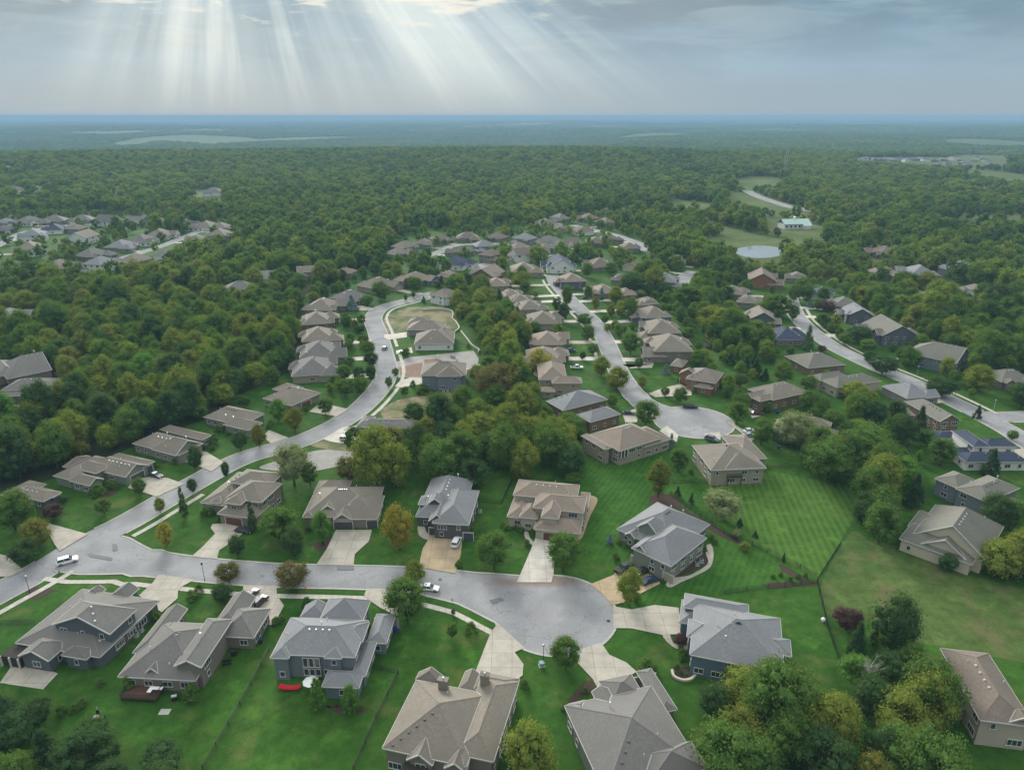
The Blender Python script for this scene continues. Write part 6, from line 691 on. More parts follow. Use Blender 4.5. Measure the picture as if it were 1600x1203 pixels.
def house(h):
    rnd = random.Random(h['seed']); rot = R(h['rot']); lvl = h['lvl']
    root = thing(h.get('name', 'house'), ' '.join(h['label'].split()[:15]), 'house', (h['x'], h['y'], h.get('z', 0)), rot, h.get('group'))
    B = [(b[0], b[1], b[2], b[3], b[4], b[5], b[6]) for b in h['blocks']]
    wm = M['w_' + h['wall']]; rm = M['r_' + h['roof']]; cm = M['c_' + h['roof']]; tm = M[h.get('trim', 'trim')]
    wall = MB(); roof = MB(); fas = MB(); cap = MB(); allf = []; sides = []
    OV = .45
    for i, b in enumerate(B):
        faces, ridges, gab, eave = block_roof(b, i)
        cx, cy, w, d, hh = b[:5]
        ins = OV + .004 * i; ww, dd = w - 2 * ins, d - 2 * ins; top = hh - .02 + .012 * i
        wall.box(cx, cy, top / 2 - .4, ww, dd, top + .8)
        for f in faces:
            roof.poly(f); allf.append((i, f, plane(f)))
            roof.poly([(p[0], p[1], p[2] - .22) for p in f][::-1])
        n = 4
        for a, bb in zip(eave, eave[1:] + eave[:1]):
            isg = any({tuple(a), tuple(bb)} == {tuple(g[0]), tuple(g[1])} for g in gab)
            if not isg:
                dx, dy = bb[0] - a[0], bb[1] - a[1]; ln = math.hypot(dx, dy); nx, ny = dy / ln * .07, -dx / ln * .07
                # gutter: a shallow box proud of the eave
                q = [(a[0], a[1], a[2] + .02), (bb[0], bb[1], bb[2] + .02), (bb[0], bb[1], bb[2] - .23), (a[0], a[1], a[2] - .23)]
                fas.poly([(x + nx, y + ny, z) for x, y, z in q]); 
                fas.poly([(q[0][0], q[0][1], q[0][2]), (q[1][0], q[1][1], q[1][2]), (q[1][0] + nx, q[1][1] + ny, q[1][2]), (q[0][0] + nx, q[0][1] + ny, q[0][2])])
                fas.poly([(q[3][0], q[3][1], q[3][2]), (q[2][0], q[2][1], q[2][2]), (q[2][0] + nx, q[2][1] + ny, q[2][2]), (q[3][0] + nx, q[3][1] + ny, q[3][2])])
        for g in gab:
            e0, e1, ap = [Vector(p) for p in g]; mid = Vector((cx, cy, ap.z)); 
            inward = Vector((cx - (e0.x + e1.x) / 2, cy - (e0.y + e1.y) / 2, 0)).normalized() * ins
            k = ins / max(.1, (e1 - e0).length / 2); c0 = (e0 + e1) / 2
            wall.poly([tuple(e0 + (c0 - e0) * k + inward), tuple(e1 + (c0 - e1) * k + inward), tuple(ap + inward - Vector((0, 0, (ap.z - e0.z) * k + .05)))])
            for p in (e0, e1):                        # rake boards
                o_ = -inward.normalized() * .05
                fas.poly([tuple(p + o_ + Vector((0, 0, .03))), tuple(ap + o_ + Vector((0, 0, .03))), tuple(ap + o_ - Vector((0, 0, .27))), tuple(p + o_ - Vector((0, 0, .27)))])
                fas.poly([tuple(p + o_ + Vector((0, 0, .03))), tuple(ap + o_ + Vector((0, 0, .03))), tuple(ap - o_ * 2 + Vector((0, 0, .035))), tuple(p - o_ * 2 + Vector((0, 0, .035)))])
        if lvl <= 2:
            for a, bb in ridges:
                a, bb = Vector(a), Vector(bb)
                vis = lambda q: not any(j != i and inpoly(f, q.x, q.y) and zat(pl, q.x, q.y) > q.z + .02 for j, f, pl in
                                        [(jj, ff, plane(ff)) for jj, b2 in enumerate(B) if jj != i for ff in block_roof(b2, jj)[0]])
                n = max(1, int((bb - a).length / 1.5)) ; side = (bb - a).cross(Vector((0, 0, 1))).normalized() * .12
                for k in range(n):
                    p, q = a + (bb - a) * (k / n), a + (bb - a) * ((k + 1) / n)
                    if vis((p + q) / 2):
                        for sg in (-1, 1):
                            cap.poly([tuple(p + Vector((0, 0, .07))), tuple(q + Vector((0, 0, .07))), tuple(q + side * sg + Vector((0, 0, -.02))), tuple(p + side * sg + Vector((0, 0, -.02)))])
        for sd, (sx, sy, sw) in {'s': (0, -1, ww), 'n': (0, 1, ww), 'w': (-1, 0, dd), 'e': (1, 0, dd)}.items():
            sides.append((i, sd, cx + sx * ww / 2, cy + sy * dd / 2, sx, sy, sw, hh))
    wo = wall.obj('wall', wm, root); ro = roof.obj('roof', rm, root)
    fas.obj('gutter', tm, ro)
    if lvl <= 2 and cap.f: cap.obj('ridge_cap', cm, ro)
    # valley flashing where two roofs meet
    if lvl <= 2:
        fl = MB()
        for a in range(len(allf)):
            for b in range(a + 1, len(allf)):
                ia, fa, pa = allf[a]; ib, fb, pb = allf[b]
                if ia == ib: continue
                d = pa[0].cross(pb[0])
                if abs(d.z) < 1e-4 and d.length < 1e-3: continue
                if math.hypot(d.x, d.y) < .05: continue
                # a point on both planes
                n1, n2 = pa[0], pb[0]; c1, c2 = n1.dot(pa[1]), n2.dot(pb[1])
                den = d.dot(d); p0 = (n2.cross(d) * c1 + d.cross(n1) * c2) / den; d = d.normalized()
                ts = [t for t in np.arange(-40, 40, .3) if inpoly(fa, *(p0 + d * float(t)).xy) and inpoly(fb, *(p0 + d * float(t)).xy)]
                if len(ts) < 4: continue
                good = []
                for t in ts:
                    q = p0 + d * float(t)
                    good.append(not any(j not in (ia, ib) and inpoly(f, q.x, q.y) and zat(pl, q.x, q.y) > q.z + .05 for j, f, pl in allf))
                k = 0
                while k < len(ts):
                    if good[k]:
                        e = k
                        while e + 1 < len(ts) and good[e + 1] and ts[e + 1] - ts[e] < .35: e += 1
                        if ts[e] - ts[k] > 1.0:
                            P, Q = p0 + d * float(ts[k]), p0 + d * float(ts[e])
                            for pl, other in ((pa, pb), (pb, pa)):
                                s_ = pl[0].cross(d).normalized() * .13; m_ = (P + Q) / 2 + s_
                                if zat(other, m_.x, m_.y) > m_.z: s_ = -s_
                                up = pl[0] * .035
                                fl.poly([tuple(P + up), tuple(Q + up), tuple(Q + s_ + up), tuple(P + s_ + up)])
                        k = e + 1
                    else: k += 1
        if fl.f: fl.obj('valley_flashing', M['flash'], ro)
    def covered(x, y, z, skip):
        for j, b in enumerate(B):
            if j == skip: continue
            if abs(x - b[0]) < b[2] / 2 - .4 and abs(y - b[1]) < b[3] / 2 - .4 and b[4] > z - .3: return True
            if abs(x - b[0]) < b[2] / 2 and abs(y - b[1]) < b[3] / 2 and b[4] < z + .9 and b[4] > z - 1.2: return True
        return False
    cr, sr = math.cos(rot), math.sin(rot)
    def facing(x, y, nx, ny):
        X = h['x'] + x * cr - y * sr; Y = h['y'] + x * sr + y * cr; NX = nx * cr - ny * sr; NY = nx * sr + ny * cr
        return (-X * NX - Y * NY) / math.hypot(X, Y)
    taken = []
    for gi, (bi, sd, off, gw) in enumerate(h.get('garages', [])):
        for (i, s2, x, y, nx, ny, sw, hh) in sides:
            if i != bi or s2 != sd: continue
            tx, ty = -ny, nx
            gx, gy = x + tx * off, y + ty * off; taken.append((i, sd, off, gw))
            g = MB(); rz = math.atan2(tx, -ty) if False else {'s': 0, 'n': math.pi, 'e': math.pi / 2, 'w': -math.pi / 2}[sd]
            c_, s_ = math.cos(rz), math.sin(rz)
            gm = M[h.get('gar', 'garage_tan')]
            gh = 2.3
            g.box(gx + nx * .03, gy + ny * .03, gh / 2, gw, .1, gh, rz)
            for k in range(1, 4): g.box(gx + nx * .09, gy + ny * .09, gh * k / 4, gw - .1, .03, .04, rz)
            go = g.obj('garage_door', gm, root)
            fr = MB(); 
            fr.box(gx + nx * .06, gy + ny * .06, gh + .1, gw + .4, .14, .2, rz)
            for s in (-1, 1):
                fr.box(gx + nx * .06 + s * c_ * (gw / 2 + .1), gy + ny * .06 + s * s_ * (gw / 2 + .1), gh / 2, .2, .14, gh, rz)
            fr.obj('door_frame', tm, go)
    if lvl <= 3:
        for (i, sd, x, y, nx, ny, sw, hh) in sides:
            if facing(x, y, nx, ny) < -.15 or sw < 2.2: continue
            rz = {'s': 0, 'n': math.pi, 'e': math.pi / 2, 'w': -math.pi / 2}[sd]; tx, ty = math.cos(rz), math.sin(rz)
            ns = 2 if hh > 4.9 else 1
            for s in range(ns):
                zc = 1.55 + s * 2.85 if hh > 3.6 or ns > 1 else 1.6
                if ns == 2 and s == 1: zc = hh - 1.35
                sp = 3.3 if lvl == 1 else 4.2
                n = max(1, int(sw / sp))
                for k in range(n):
                    o_ = -sw / 2 + sw * (k + .5) / n + rnd.uniform(-.3, .3)
                    if n == 1: o_ *= .3
                    px, py = x + tx * o_ * 1.0, y + ty * o_
                    offk = (px - x) * (-ny) + (py - y) * nx
                    if rnd.random() > (.72 if lvl < 3 else .6): continue
                    wd = rnd.choice([.95, 1.1, 1.7, 1.9, 2.5]) if lvl == 1 else rnd.choice([1.2, 1.8])
                    if wd > sw * .7: wd = 1.0
                    if s == 0 and any(ti == i and ts == sd and abs(offk - to) < tw / 2 + wd / 2 + .3 for ti, ts, to, tw in taken): continue
                    if covered(px + nx * .3, py + ny * .3, zc, i) or covered(px + nx * .3 + tx * wd / 2, py + ny * .3 + ty * wd / 2, zc, i) or covered(px + nx * .3 - tx * wd / 2, py + ny * .3 - ty * wd / 2, zc, i): continue
                    fm, pm = window_mesh(wd, 1.35 if wd < 2 else 1.5, 1 if wd < 1.2 else (2 if wd < 2.2 else 3))
                    if lvl <= 2:
                        wob = mesh_obj('window', fm, root); wob.location = (px + nx * .05, py + ny * .05, zc); wob.rotation_euler = (0, 0, rz)
                        pb = mesh_obj('pane', pm, wob)
                    else:
                        wb = MB(); wb.box(px + nx * .04, py + ny * .04, zc, wd, .08, 1.35, rz); wb.box(px + nx * .07, py + ny * .07, zc, wd + .25, .05, 1.6, rz, 1)
                        wb.box(px + nx * .09, py + ny * .09, zc, wd, .06, 1.35, rz, 0)
                        wb.obj('window', [M['glass'], tm], root)
    def roofz(x, y):
        z = -1
        for j, f, pl in allf:
            if inpoly(f, x, y): z = max(z, zat(pl, x, y))
        return z
    if lvl <= 2:
        big = max(range(len(B)), key=lambda q: B[q][2] * B[q][3]); b = B[big]
        f, rd, gb, ev = block_roof(b, big)
        if rd:
            a, e = Vector(rd[0][0]), Vector(rd[0][1])
            nn = rnd.randint(4, 6) if lvl == 1 else 3
            cool = rnd.random() < .6
            ppd = Vector((-(e - a).y, (e - a).x, 0)).normalized() * (.8)
            if facing(0, 0, ppd.x, ppd.y) < 0: ppd = -ppd
            L_ = min((e - a).length * .7, nn * 1.4); mid = (a + e) / 2; dr = (e - a).normalized()
            for k in range(nn):
                p = mid + dr * (k - (nn - 1) / 2) * (L_ / max(1, nn - 1)) + ppd; z = roofz(p.x, p.y)
                if z < 0: continue
                v = MB(); v.box(p.x, p.y, z + .12, .42, .42, .30, 0, 0, .7); v.obj('roof_vent', M['vent'] if cool else M['vent_grey'], ro)
        for k in range(rnd.randint(2, 4) if lvl == 1 else 1):
            for tr in range(12):
                x = b[0] + rnd.uniform(-.4, .4) * b[2]; y = b[1] + rnd.uniform(-.4, .4) * b[3]; z = roofz(x, y)
                if z > 0: break
            v = MB(); hh = rnd.uniform(.45, 1.0); v.tube([(x, y, z - .1), (x, y, z + hh)], [.09, .09], 6)
            if hh > .8: v.tube([(x, y, z + hh), (x, y, z + hh + .25)], [.2, .2], 8)
            v.obj('vent_pipe', M['vent'], ro)
    for (x, y, w, d, top) in h.get('chimneys', []):
        c = MB(); c.box(x, y, top / 2, w, d, top); c.box(x, y, top + .08, w + .25, d + .25, .16); c.tube([(x, y, top + .1), (x, y, top + .5)], [.18, .18], 6, 1)
        c.obj('chimney', [wm, M['vent']], ro)
    for (x, y, w, d, z, kind) in h.get('decks', []):
        c = MB()
        if kind == 'glazing':
            for k in range(3):
                for zz, hh_ in ((z + .6, 1.7), (z + 3.0, 2.3)):
                    fm, pm = window_mesh(1.05, hh_, 1); wob = mesh_obj('tall_window', fm, root); wob.location = (x - w / 2 + .6 + k * 1.2, y, zz); mesh_obj('pane', pm, wob)
            continue
        if kind == 'opening':
            c.box(x, y, z, w, d, 2.4); c.obj('porch_shade_block', M['shade'], root)  # solid dark block stands in for the shaded porch recess
            for s in (-1, 0, 1): p = MB(); p.box(x + s * (w / 2 - .15), y - d / 2 - .15, z, .28, .28, 2.5); p.obj('porch_post', tm, root)
        else:
            c.box(x, y, z - .1, w, d, .2); nk = 6
            for s in (-1, 1):
                for q in (-1, 1): c.box(x + s * (w / 2 - .15), y + q * (d / 2 - .15), z / 2 - .15, .2, .2, max(.05, z - .1))
            dk = c.obj('deck', M['wood'], root)
            r_ = MB()
            r_.box(x, y - d / 2 + .05, z + 1, w, .08, .08); r_.box(x, y - d / 2 + .05, z + .15, w, .06, .06)
            for s in (-1, 1): r_.box(x + s * (w / 2 - .05), y, z + 1.0, .08, d - .2, .08)
            n = int(w / .35)
            for k in range(n + 1): r_.box(x - w / 2 + .1 + (w - .2) * k / n, y - d / 2 + .05, z + .55, .05, .05, .9)
            n = int(d / .35)
            for s in (-1, 1):
                for k in range(1, n): r_.box(x + s * (w / 2 - .05), y - d / 2 + d * k / n, z + .5, .05, .05, 1.0)
            r_.obj('railing', M['dark'], dk)
    return root
HOUSE_FP = [(D['barn'][0], D['barn'][1], R(8), 16, 10)]
def mid_house(m):
    m = list(m); m[10] *= 1.12 if m[13] >= 3 else 1.0
    """a tract house from its footprint: main roof, garage wing to the street, small gable, rear wing"""
    kind, rn, where, rot, x, y, z, w, d, sd, h, wall, roof, lvl, gar, gi, gable = m
    rd = random.Random(int(x * 13 + y * 7)); B = [(0, 0, w, d, h, 'xgg' if gable else 'xhh', .55)]
    gw = w * .46; gd = d * .5; gx = sd * (w / 2 - gw / 2 + .6)
    B.append((gx, -d / 2 - gd / 2 + d * .28, gw, gd + d * .1, 3.1, 'ygh' if rd.random() < .5 or gable else 'yhh', .62))
    B.append((-sd * w * .28, -d * .42, w * .3, d * .35, 3.3 if h < 5 else 5.2, 'ygh' if rd.random() < .6 else 'yhh', .7))
    if rd.random() < .75: B.append((-sd * w * .2, d * .42, w * .42, d * .4, 3.2 if h < 5 else 5.1, 'yhh', .6))
    if rd.random() < .5 and h < 5: B.append((sd * w * .1, d * .08, w * .5, d * .5, 4.9, 'xhh', .5))
    lab = kind + ', ' + where
    if len(lab.split()) < 13: lab = kind + ' with ' + rn + ', ' + where
    return dict(label=' '.join(lab.split()[:16]), rot=rot, x=x, y=y, z=z, wall=wall, roof=roof, blocks=B, lvl=lvl, seed=int(abs(x)), gar=gar, group=D['groups'][gi],
                trim='trim' if wall in ('white', 'steel', 'grey', 'beige') else 'trim_grey', garages=[(1, 's', 0, min(gw * .7, 5))])
D['houses'] = D['houses'] + [mid_house(m) for m in D['mid_houses']]
for i, (rot, x, y, z, wc, rc) in enumerate(D['estate']):
    D['houses'].append(dict(label=wc + ' walled house of the distant estate on the right, one of many', rot=rot, x=x, y=y, z=z, wall=wc, roof=rc, blocks=[(0, 0, 17, 13, 5, 'xhh', .5), (4, -7, 7, 7, 3.2, 'ygh', .6)], lvl=5, seed=i, group=wc + ' houses of the distant estate'))
for h in D['houses']:
    house(h)
    c_, s_ = math.cos(R(h['rot'])), math.sin(R(h['rot']))
    for b in h['blocks']:
        HOUSE_FP.append((h['x'] + b[0] * c_ - b[1] * s_, h['y'] + b[0] * s_ + b[1] * c_, R(h['rot']), b[2] / 2, b[3] / 2))
# ---------------- trees ----------------
def ico(r, sub):
    b = bmesh.new(); bmesh.ops.create_icosphere(b, subdivisions=sub, radius=r)
    v = [tuple(x.co) for x in b.verts]; f = [tuple(q.index for q in x.verts) for x in b.faces]; b.free(); return v, f
ICO1 = ico(1, 1); ICO2 = ico(1, 2)
def crown_mb(rnd, shape, leaves, leaf, lobes, core=True):
    """unit tree: height 1, crown radius .5 (x/y scaled later). Leaf clumps are scattered over many small lobes."""
    mb = MB(); L_ = []
    def rad(t):      # crown profile, t = 0 bottom .. 1 top
        if shape == 'round': return math.sqrt(max(0, 1 - (2 * t - 1) ** 2)) ** .8
        if shape == 'oval': return max(0, math.sin(math.pi * min(1, t * .93 + .05))) ** .62
        if shape == 'cone': return (1 - t) ** .85 * 1.0 + .03
        if shape == 'column': return min(1, t * 6 + .35) * (1 - t) ** .38
        if shape == 'spread': return math.sqrt(max(0, 1 - (1.7 * t - .75) ** 2)) ** .8
        return 1
    z0 = {'round': .20, 'oval': .16, 'cone': .05, 'column': .06, 'spread': .30, 'shrub': .0}.get(shape, .2)
    prof = 'round' if shape == 'shrub' else shape
    def radf(t):
        if shape == 'shrub': return math.sqrt(max(0, 1 - t * t))
        return rad(t)
    for i in range(lobes):
        t = (i + rnd.random()) / lobes; a = rnd.random() * 2 * math.pi; R_ = radf(t)
        lr = (.16 if shape not in ('cone', 'column') else .12) * rnd.uniform(.75, 1.35) * (.6 + .4 * R_)
        rr = max(0, R_ * .5 - lr * .75) * math.sqrt(rnd.uniform(.45, 1)) * rnd.uniform(.85, 1.08)
        L_.append((rr * math.cos(a), rr * math.sin(a), z0 + (1 - z0) * (t * .94 + .0), lr))
    # inner mass so the crown is not hollow
    vv, ff = ICO1
    if core:
        for (x, y, z, r) in L_:
            i0 = len(mb.v); k = .66
            for (a, b, c) in vv:
                j = k * rnd.uniform(.75, 1.1); mb.v.append((x + a * r * j, y + b * r * j, z + c * r * j * .85))
            for f in ff: mb.f.append(tuple(i0 + q for q in f)); mb.m.append(0)
    tot = sum(l[3] ** 2 for l in L_)
    for (x, y, z, r) in L_:
        n = int(leaves * r * r / tot)
        for k in range(n):
            u = rnd.uniform(-.75, 1); th = rnd.random() * 2 * math.pi; q = math.sqrt(max(0, 1 - u * u))
            nrm = Vector((q * math.cos(th), q * math.sin(th), u)); p = Vector((x, y, z)) + nrm * r * rnd.uniform(.7, 1.28)
            nn = (nrm + Vector((rnd.gauss(0, .6), rnd.gauss(0, .6), rnd.gauss(0, .6)))).normalized()
            t1 = nn.cross(Vector((rnd.random(), rnd.random(), rnd.random())) + Vector((.01, 0, 0))).normalized(); t2 = nn.cross(t1)
            s = leaf * rnd.uniform(.6, 1.35); s2 = s * rnd.uniform(.5, .9)
            mb.poly([tuple(p - t1 * s), tuple(p + t2 * s2), tuple(p + t1 * s), tuple(p - t2 * s2)])
    return mb, L_
def trunk_mb(rnd, L_, shape, tr=.022):
    mb = MB(); 
    top = .75 if shape not in ('cone', 'column') else .95
    mb.tube([(0, 0, -.03), (rnd.uniform(-.01, .01), 0, .18), (rnd.uniform(-.02, .02), rnd.uniform(-.02, .02), .45), (0, 0, top)], [tr * 1.3, tr, tr * .7, tr * .2], 6)
    if shape in ('round', 'oval', 'spread'):
        for (x, y, z, r) in rnd.sample(L_, min(9, len(L_))):
            h0 = min(.45, z * .55); mb.tube([(0, 0, h0), (x * .5, y * .5, (h0 + z) / 2 + .01), (x * .85, y * .85, z)], [tr * .5, tr * .33, tr * .1], 4)
    return mb
PROTO = {}
def protos(tagname, shape, n, leaves, leaf, lobes):
    out = []
    for i in range(n):
        rnd = random.Random(hash_(tagname) + i); c, L_ = crown_mb(rnd, shape, leaves, leaf, lobes); t = trunk_mb(rnd, L_, shape)
        cm = c.mesh('crown_' + tagname); tm_ = t.mesh('trunk_' + tagname); cm.materials.append(M['l_g']); tm_.materials.append(M['bark'])
        out.append((cm, tm_))
    PROTO[tagname] = out
def hash_(s): return sum(ord(c) * (i + 3) for i, c in enumerate(s))
protos('round', 'round', 5, 6000, .0165, 46)
protos('oval', 'oval', 4, 6000, .0165, 46)
protos('spread', 'spread', 3, 5200, .016, 40)
protos('cone', 'cone', 3, 4200, .015, 60)
protos('column', 'column', 2, 2800, .017, 46)
protos('shrub', 'shrub', 3, 1300, .035, 24)

KIND = {'g': ('round', 'mid green round'), 'd': ('round', 'dark green round'), 'y': ('oval', 'yellow green'), 'Y': ('oval', 'golden yellow'), 'o': ('oval', 'olive turning rusty'), 'O': ('oval', 'orange and green autumn'),
        'b': ('round', 'brown tinged'), 'p': ('round', 'small purple leaved'), 'P': ('round', 'large purple leaved'), 'l': ('spread', 'pale olive feathery'), 'G': ('oval', 'bright fresh green'), 'B': ('cone', 'blue needled spruce'),
        'e': ('cone', 'dark evergreen'), 'E': ('cone', 'tall pale green conifer'), 'a': ('column', 'plump green arborvitae'), 'c': ('column', 'narrow dark columnar'), 's': ('shrub', 'rounded green')}
CATN = {'cone': ('conifer', 'conifer'), 'column': ('columnar_evergreen', 'evergreen'), 'shrub': ('shrub', 'shrub')}
def depthf(x, y): return y * math.cos(R(PITCH)) + CAM_H * math.sin(R(PITCH))
def proj(x, y, z=0):
    d = y * math.cos(R(PITCH)) - (z - CAM_H) * math.sin(R(PITCH)); u = y * math.sin(R(PITCH)) + (z - CAM_H) * math.cos(R(PITCH))
    return 800 + 1100 * x / d, 601.5 - 1100 * u / d
HC = [(h['x'], h['y'], h['label'].split(',')[0] if h['lvl'] <= 1 else h['label']) for h in D['houses'] if h['lvl'] <= 3]
HPX = [(proj(x, y, 3), l) for x, y, l in HC]
used_labels = {}
def anchor(px, py, d=0):
    (hx, hy), l = min(HPX, key=lambda q: math.hypot(q[0][0] - px, (q[0][1] - py) * 1.6))
    dx, dy = px - hx, py - hy
    if abs(dx) > abs(dy) * 1.3: rel = 'left of' if dx < 0 else 'right of'
    else: rel = 'in front of' if dy > 0 else 'behind'
    return rel, l
SHORT = {}
def short_house(l):
    """a few words that still name the house"""
    w = l.replace(' house', '').replace('with ', '').replace(',', '').split()
    return ' '.join(w)
def mk_label(base, px, py):
    rel, l = anchor(px, py)
    w = l.replace(',', '').split()[:10]
    s = f"{base} {rel} the {' '.join(w)}"
    w = s.split()
    while w[-1] in ('the', 'of', 'with', 'and', 'in', 'at', 'a', 'from', 'to', 'on', 'by', 'beside', 'two', 'its', 'before') or len(w) > 16: w.pop()
    return ' '.join(w)
pending = []          # (root, base words, px, py, size) -> unique labels later
def place_tree(x, y, r, hgt, k, name=None, seed=0, group=None, label=None):
    rnd = random.Random(seed * 7 + int(x * 10)); shp, words = KIND[k]; cm, tm_ = rnd.choice(PROTO[shp])
    nm, cat = CATN.get(shp, ('broadleaf_tree', 'tree'))
    z = float(terr(x, y)); root = thing(nm, '', cat, (x, y, z), rnd.random() * 6.28, group)
    root.scale = (2 * r, 2 * r * rnd.uniform(.9, 1.1), hgt)
    c = bpy.data.objects.new('crown', cm); C.objects.link(c); c.parent = root
    c.material_slots[0].link = 'OBJECT'; c.material_slots[0].material = M['l_' + (k if k not in 'sc' else {'s': 'g', 'c': 'd'}[k])]
    if shp != 'shrub':
        t = bpy.data.objects.new('trunk', tm_); C.objects.link(t); t.parent = root
    if label: root['label'] = label
    else:
        px, py = proj(x, y, hgt / 2); pending.append((root, words + (' tree' if 'tree' in nm else (' shrub' if shp == 'shrub' else ('' if k in 'Bea' else ' conifer' if k == 'E' else ' evergreen'))), px, py, r))
    return root
TREES = []            # broadleaf candidates for being individuals: (size, x, y, r, h, kind, manual)
n_tree = 0; OTH = []
for i, (x, y, r, hh, k, px, py) in enumerate(D['trees']):
    if k == 'x':
        root = thing('dead_tree', 'bleached leafless dead tree among the woods at the bottom right', 'tree', (x, y, 0), .4)
        rnd = random.Random(4); mb = MB(); mb.tube([(0, 0, -.3), (.3, .2, 3), (.2, .5, 7)], [.22, .15, .04], 6)
        mb.obj('trunk', M['bark_pale'], root); mb = MB()
        for j in range(26):
            a = rnd.random() * 6.28; h0 = rnd.uniform(2.5, 6.5); ln = rnd.uniform(1.5, 3.6); p = Vector((.25, .3, h0)); q = p + Vector((math.cos(a) * ln * .6, math.sin(a) * ln * .6, ln * .7))
            mb.tube([p, (p + q) / 2 + Vector((0, 0, -.1)), q], [.07, .045, .012], 4)
            for m_ in range(4):
                s = p + (q - p) * rnd.uniform(.4, 1); e = s + Vector((rnd.uniform(-.8, .8), rnd.uniform(-.8, .8), rnd.uniform(.2, 1))); mb.tube([s, e], [.03, .008], 3)
        mb.obj('branches', M['bark_pale'], root); continue
    place_tree(x, y, r, hh, k, seed=i)
    OTH.append((x, y, r))
    if KIND[k][0] in ('round', 'oval', 'spread'): n_tree += 1
for i, (x, y, r, px, py) in enumerate(D['shrubs']):
    place_tree(x, y, r, r * 1.7, 's', seed=900 + i)

# ---------------- the wood: scatter ----------------
rng = np.random.default_rng(12)
def jgrid(r0, r1, a0, a1, sp):
    """jittered points in a wedge of the view"""
    pts = []; r = r0
    while r < r1:
        n = max(1, int(r * (a1 - a0) / sp)); a = a0 + (np.arange(n) + rng.random(n)) * (a1 - a0) / n; rr = r + rng.random(n) * sp
        pts.append(np.stack([rr * np.sin(a), rr * np.cos(a)], 1)); r += sp
    return np.concatenate(pts)
def keep_out(P, margin=3.0):
    x, y = P[:, 0], P[:, 1]; ok = np.ones(len(P), bool)
    for (hx, hy, rot, hw, hd) in HOUSE_FP:
        near = (np.abs(x - hx) < 40) & (np.abs(y - hy) < 40) & ok
        if not near.any(): continue
        dx, dy = x[near] - hx, y[near] - hy; c, s = math.cos(rot), math.sin(rot)
        u, v = dx * c + dy * s, -dx * s + dy * c; ok[np.where(near)[0][(np.abs(u) < hw + margin) & (np.abs(v) < hd + margin)]] = False
    for PP, w in ALLP:
        for i in range(0, len(PP), 2):
            d = np.hypot(x - PP[i, 0], y - PP[i, 1]); ok &= d > w[i] + 3.5
    for (bx, by, br) in BULBS: ok &= np.hypot(x - bx, y - by) > br + 3
    return ok
AZ = R(40)
P1 = jgrid(45, 420, -AZ - .15, AZ + .15, 6.2); P2 = jgrid(420, 1000, -AZ, AZ, 8.2); P3 = jgrid(1000, 2600, -AZ, AZ, 11.5)
P4 = jgrid(2600, 6500, -AZ, AZ, 23.0)
PP_ = np.concatenate([P1, P2, P3]); x, y = PP_[:, 0], PP_[:, 1]
inopen = pip(x, y, D['open']) | pip(x, y, D['open_left'])
inpocket = np.zeros(len(x), bool)
for p in D['pockets']: inpocket |= pip(x, y, p)
incl = np.zeros(len(x), bool)
for p in D['clear']: incl |= pip(x, y, p)
keep = ((~inopen) | inpocket) & ~incl
# loose yard trees inside the open zone
rr_ = np.hypot(x, y); yard = inopen & ~inpocket & ~incl & (rng.random(len(x)) < np.where(rr_ > 250, .16, 0.0) + np.where(rr_ > 330, .14, 0.0) + np.where(rr_ > 480, .15, 0.0) + np.where((x > 85) & (rr_ > 250), .3, 0.0))
sel = (keep | yard)
PP_ = PP_[sel]; isy = yard[sel]
ok = keep_out(PP_, 3.2); PP_ = PP_[ok]; isy = isy[ok]
okm = np.ones(len(PP_), bool)
for (tx, ty, tr_) in OTH: okm &= np.hypot(PP_[:, 0] - tx, PP_[:, 1] - ty) > tr_ * .85 + 1.0
for s in D['sheets']:
    if s[0] in ('driveway', 'dirt_pad', 'gravel_pad', 'pond', 'building_lot', 'pool', 'meadow') or s[1] in ('lawn2', 'lawn3'): okm &= ~pip(PP_[:, 0], PP_[:, 1], s[3])
PP_ = PP_[okm]; isy = isy[okm]
nP = len(PP_)
rad = (2.9 + 3.9 * rng.random(nP) ** 1.25) * np.where(rng.random(nP) < .14, 1.3, 1); rad[isy] *= .72
hgt = rad * rng.uniform(1.65, 2.75, nP)
far = np.hypot(PP_[:, 0], PP_[:, 1]) > 1000
rad[far] *= 1.45; hgt[far] *= 1.12
near_edge = np.hypot(PP_[:, 0], PP_[:, 1]) < 420; rad[near_edge] *= .82; hgt[near_edge] *= .86
hgt = np.clip(hgt, 4, 17)
# keep what the photograph shows open to view: no tree stands right in front of a house, meadow, road or pond
drop = np.zeros(nP, bool)
for f_, pr in ((1.0, .85), (.55, .75)):
    q = PP_ * (CAM_H / (CAM_H - hgt * f_ * .95))[:, None]; hid = ~keep_out(q, -1.0); drop |= hid & (rng.random(nP) < pr)
    for p in D['clear'][1:-4] + [s[3] for s in D['sheets'] if s[0] == 'pond']: drop |= pip(q[:, 0], q[:, 1], p)
for f_ in np.linspace(0, 1, 9):
    q = PP_ * (CAM_H / (CAM_H - hgt * f_))[:, None]; bx_, by_ = D['barn'][0] * 1.03, D['barn'][1] * 1.03
    drop |= (np.abs(q[:, 0] - bx_) < 17 + rad * .5) & (np.abs(q[:, 1] - by_) < 42)
PP_, rad, hgt, isy = PP_[~drop], rad[~drop], hgt[~drop], isy[~drop]; nP = len(PP_)
bot = np.array([pip(PP_[:, 0], PP_[:, 1], D['pockets'][3])])[0]; hgt[bot] *= .75
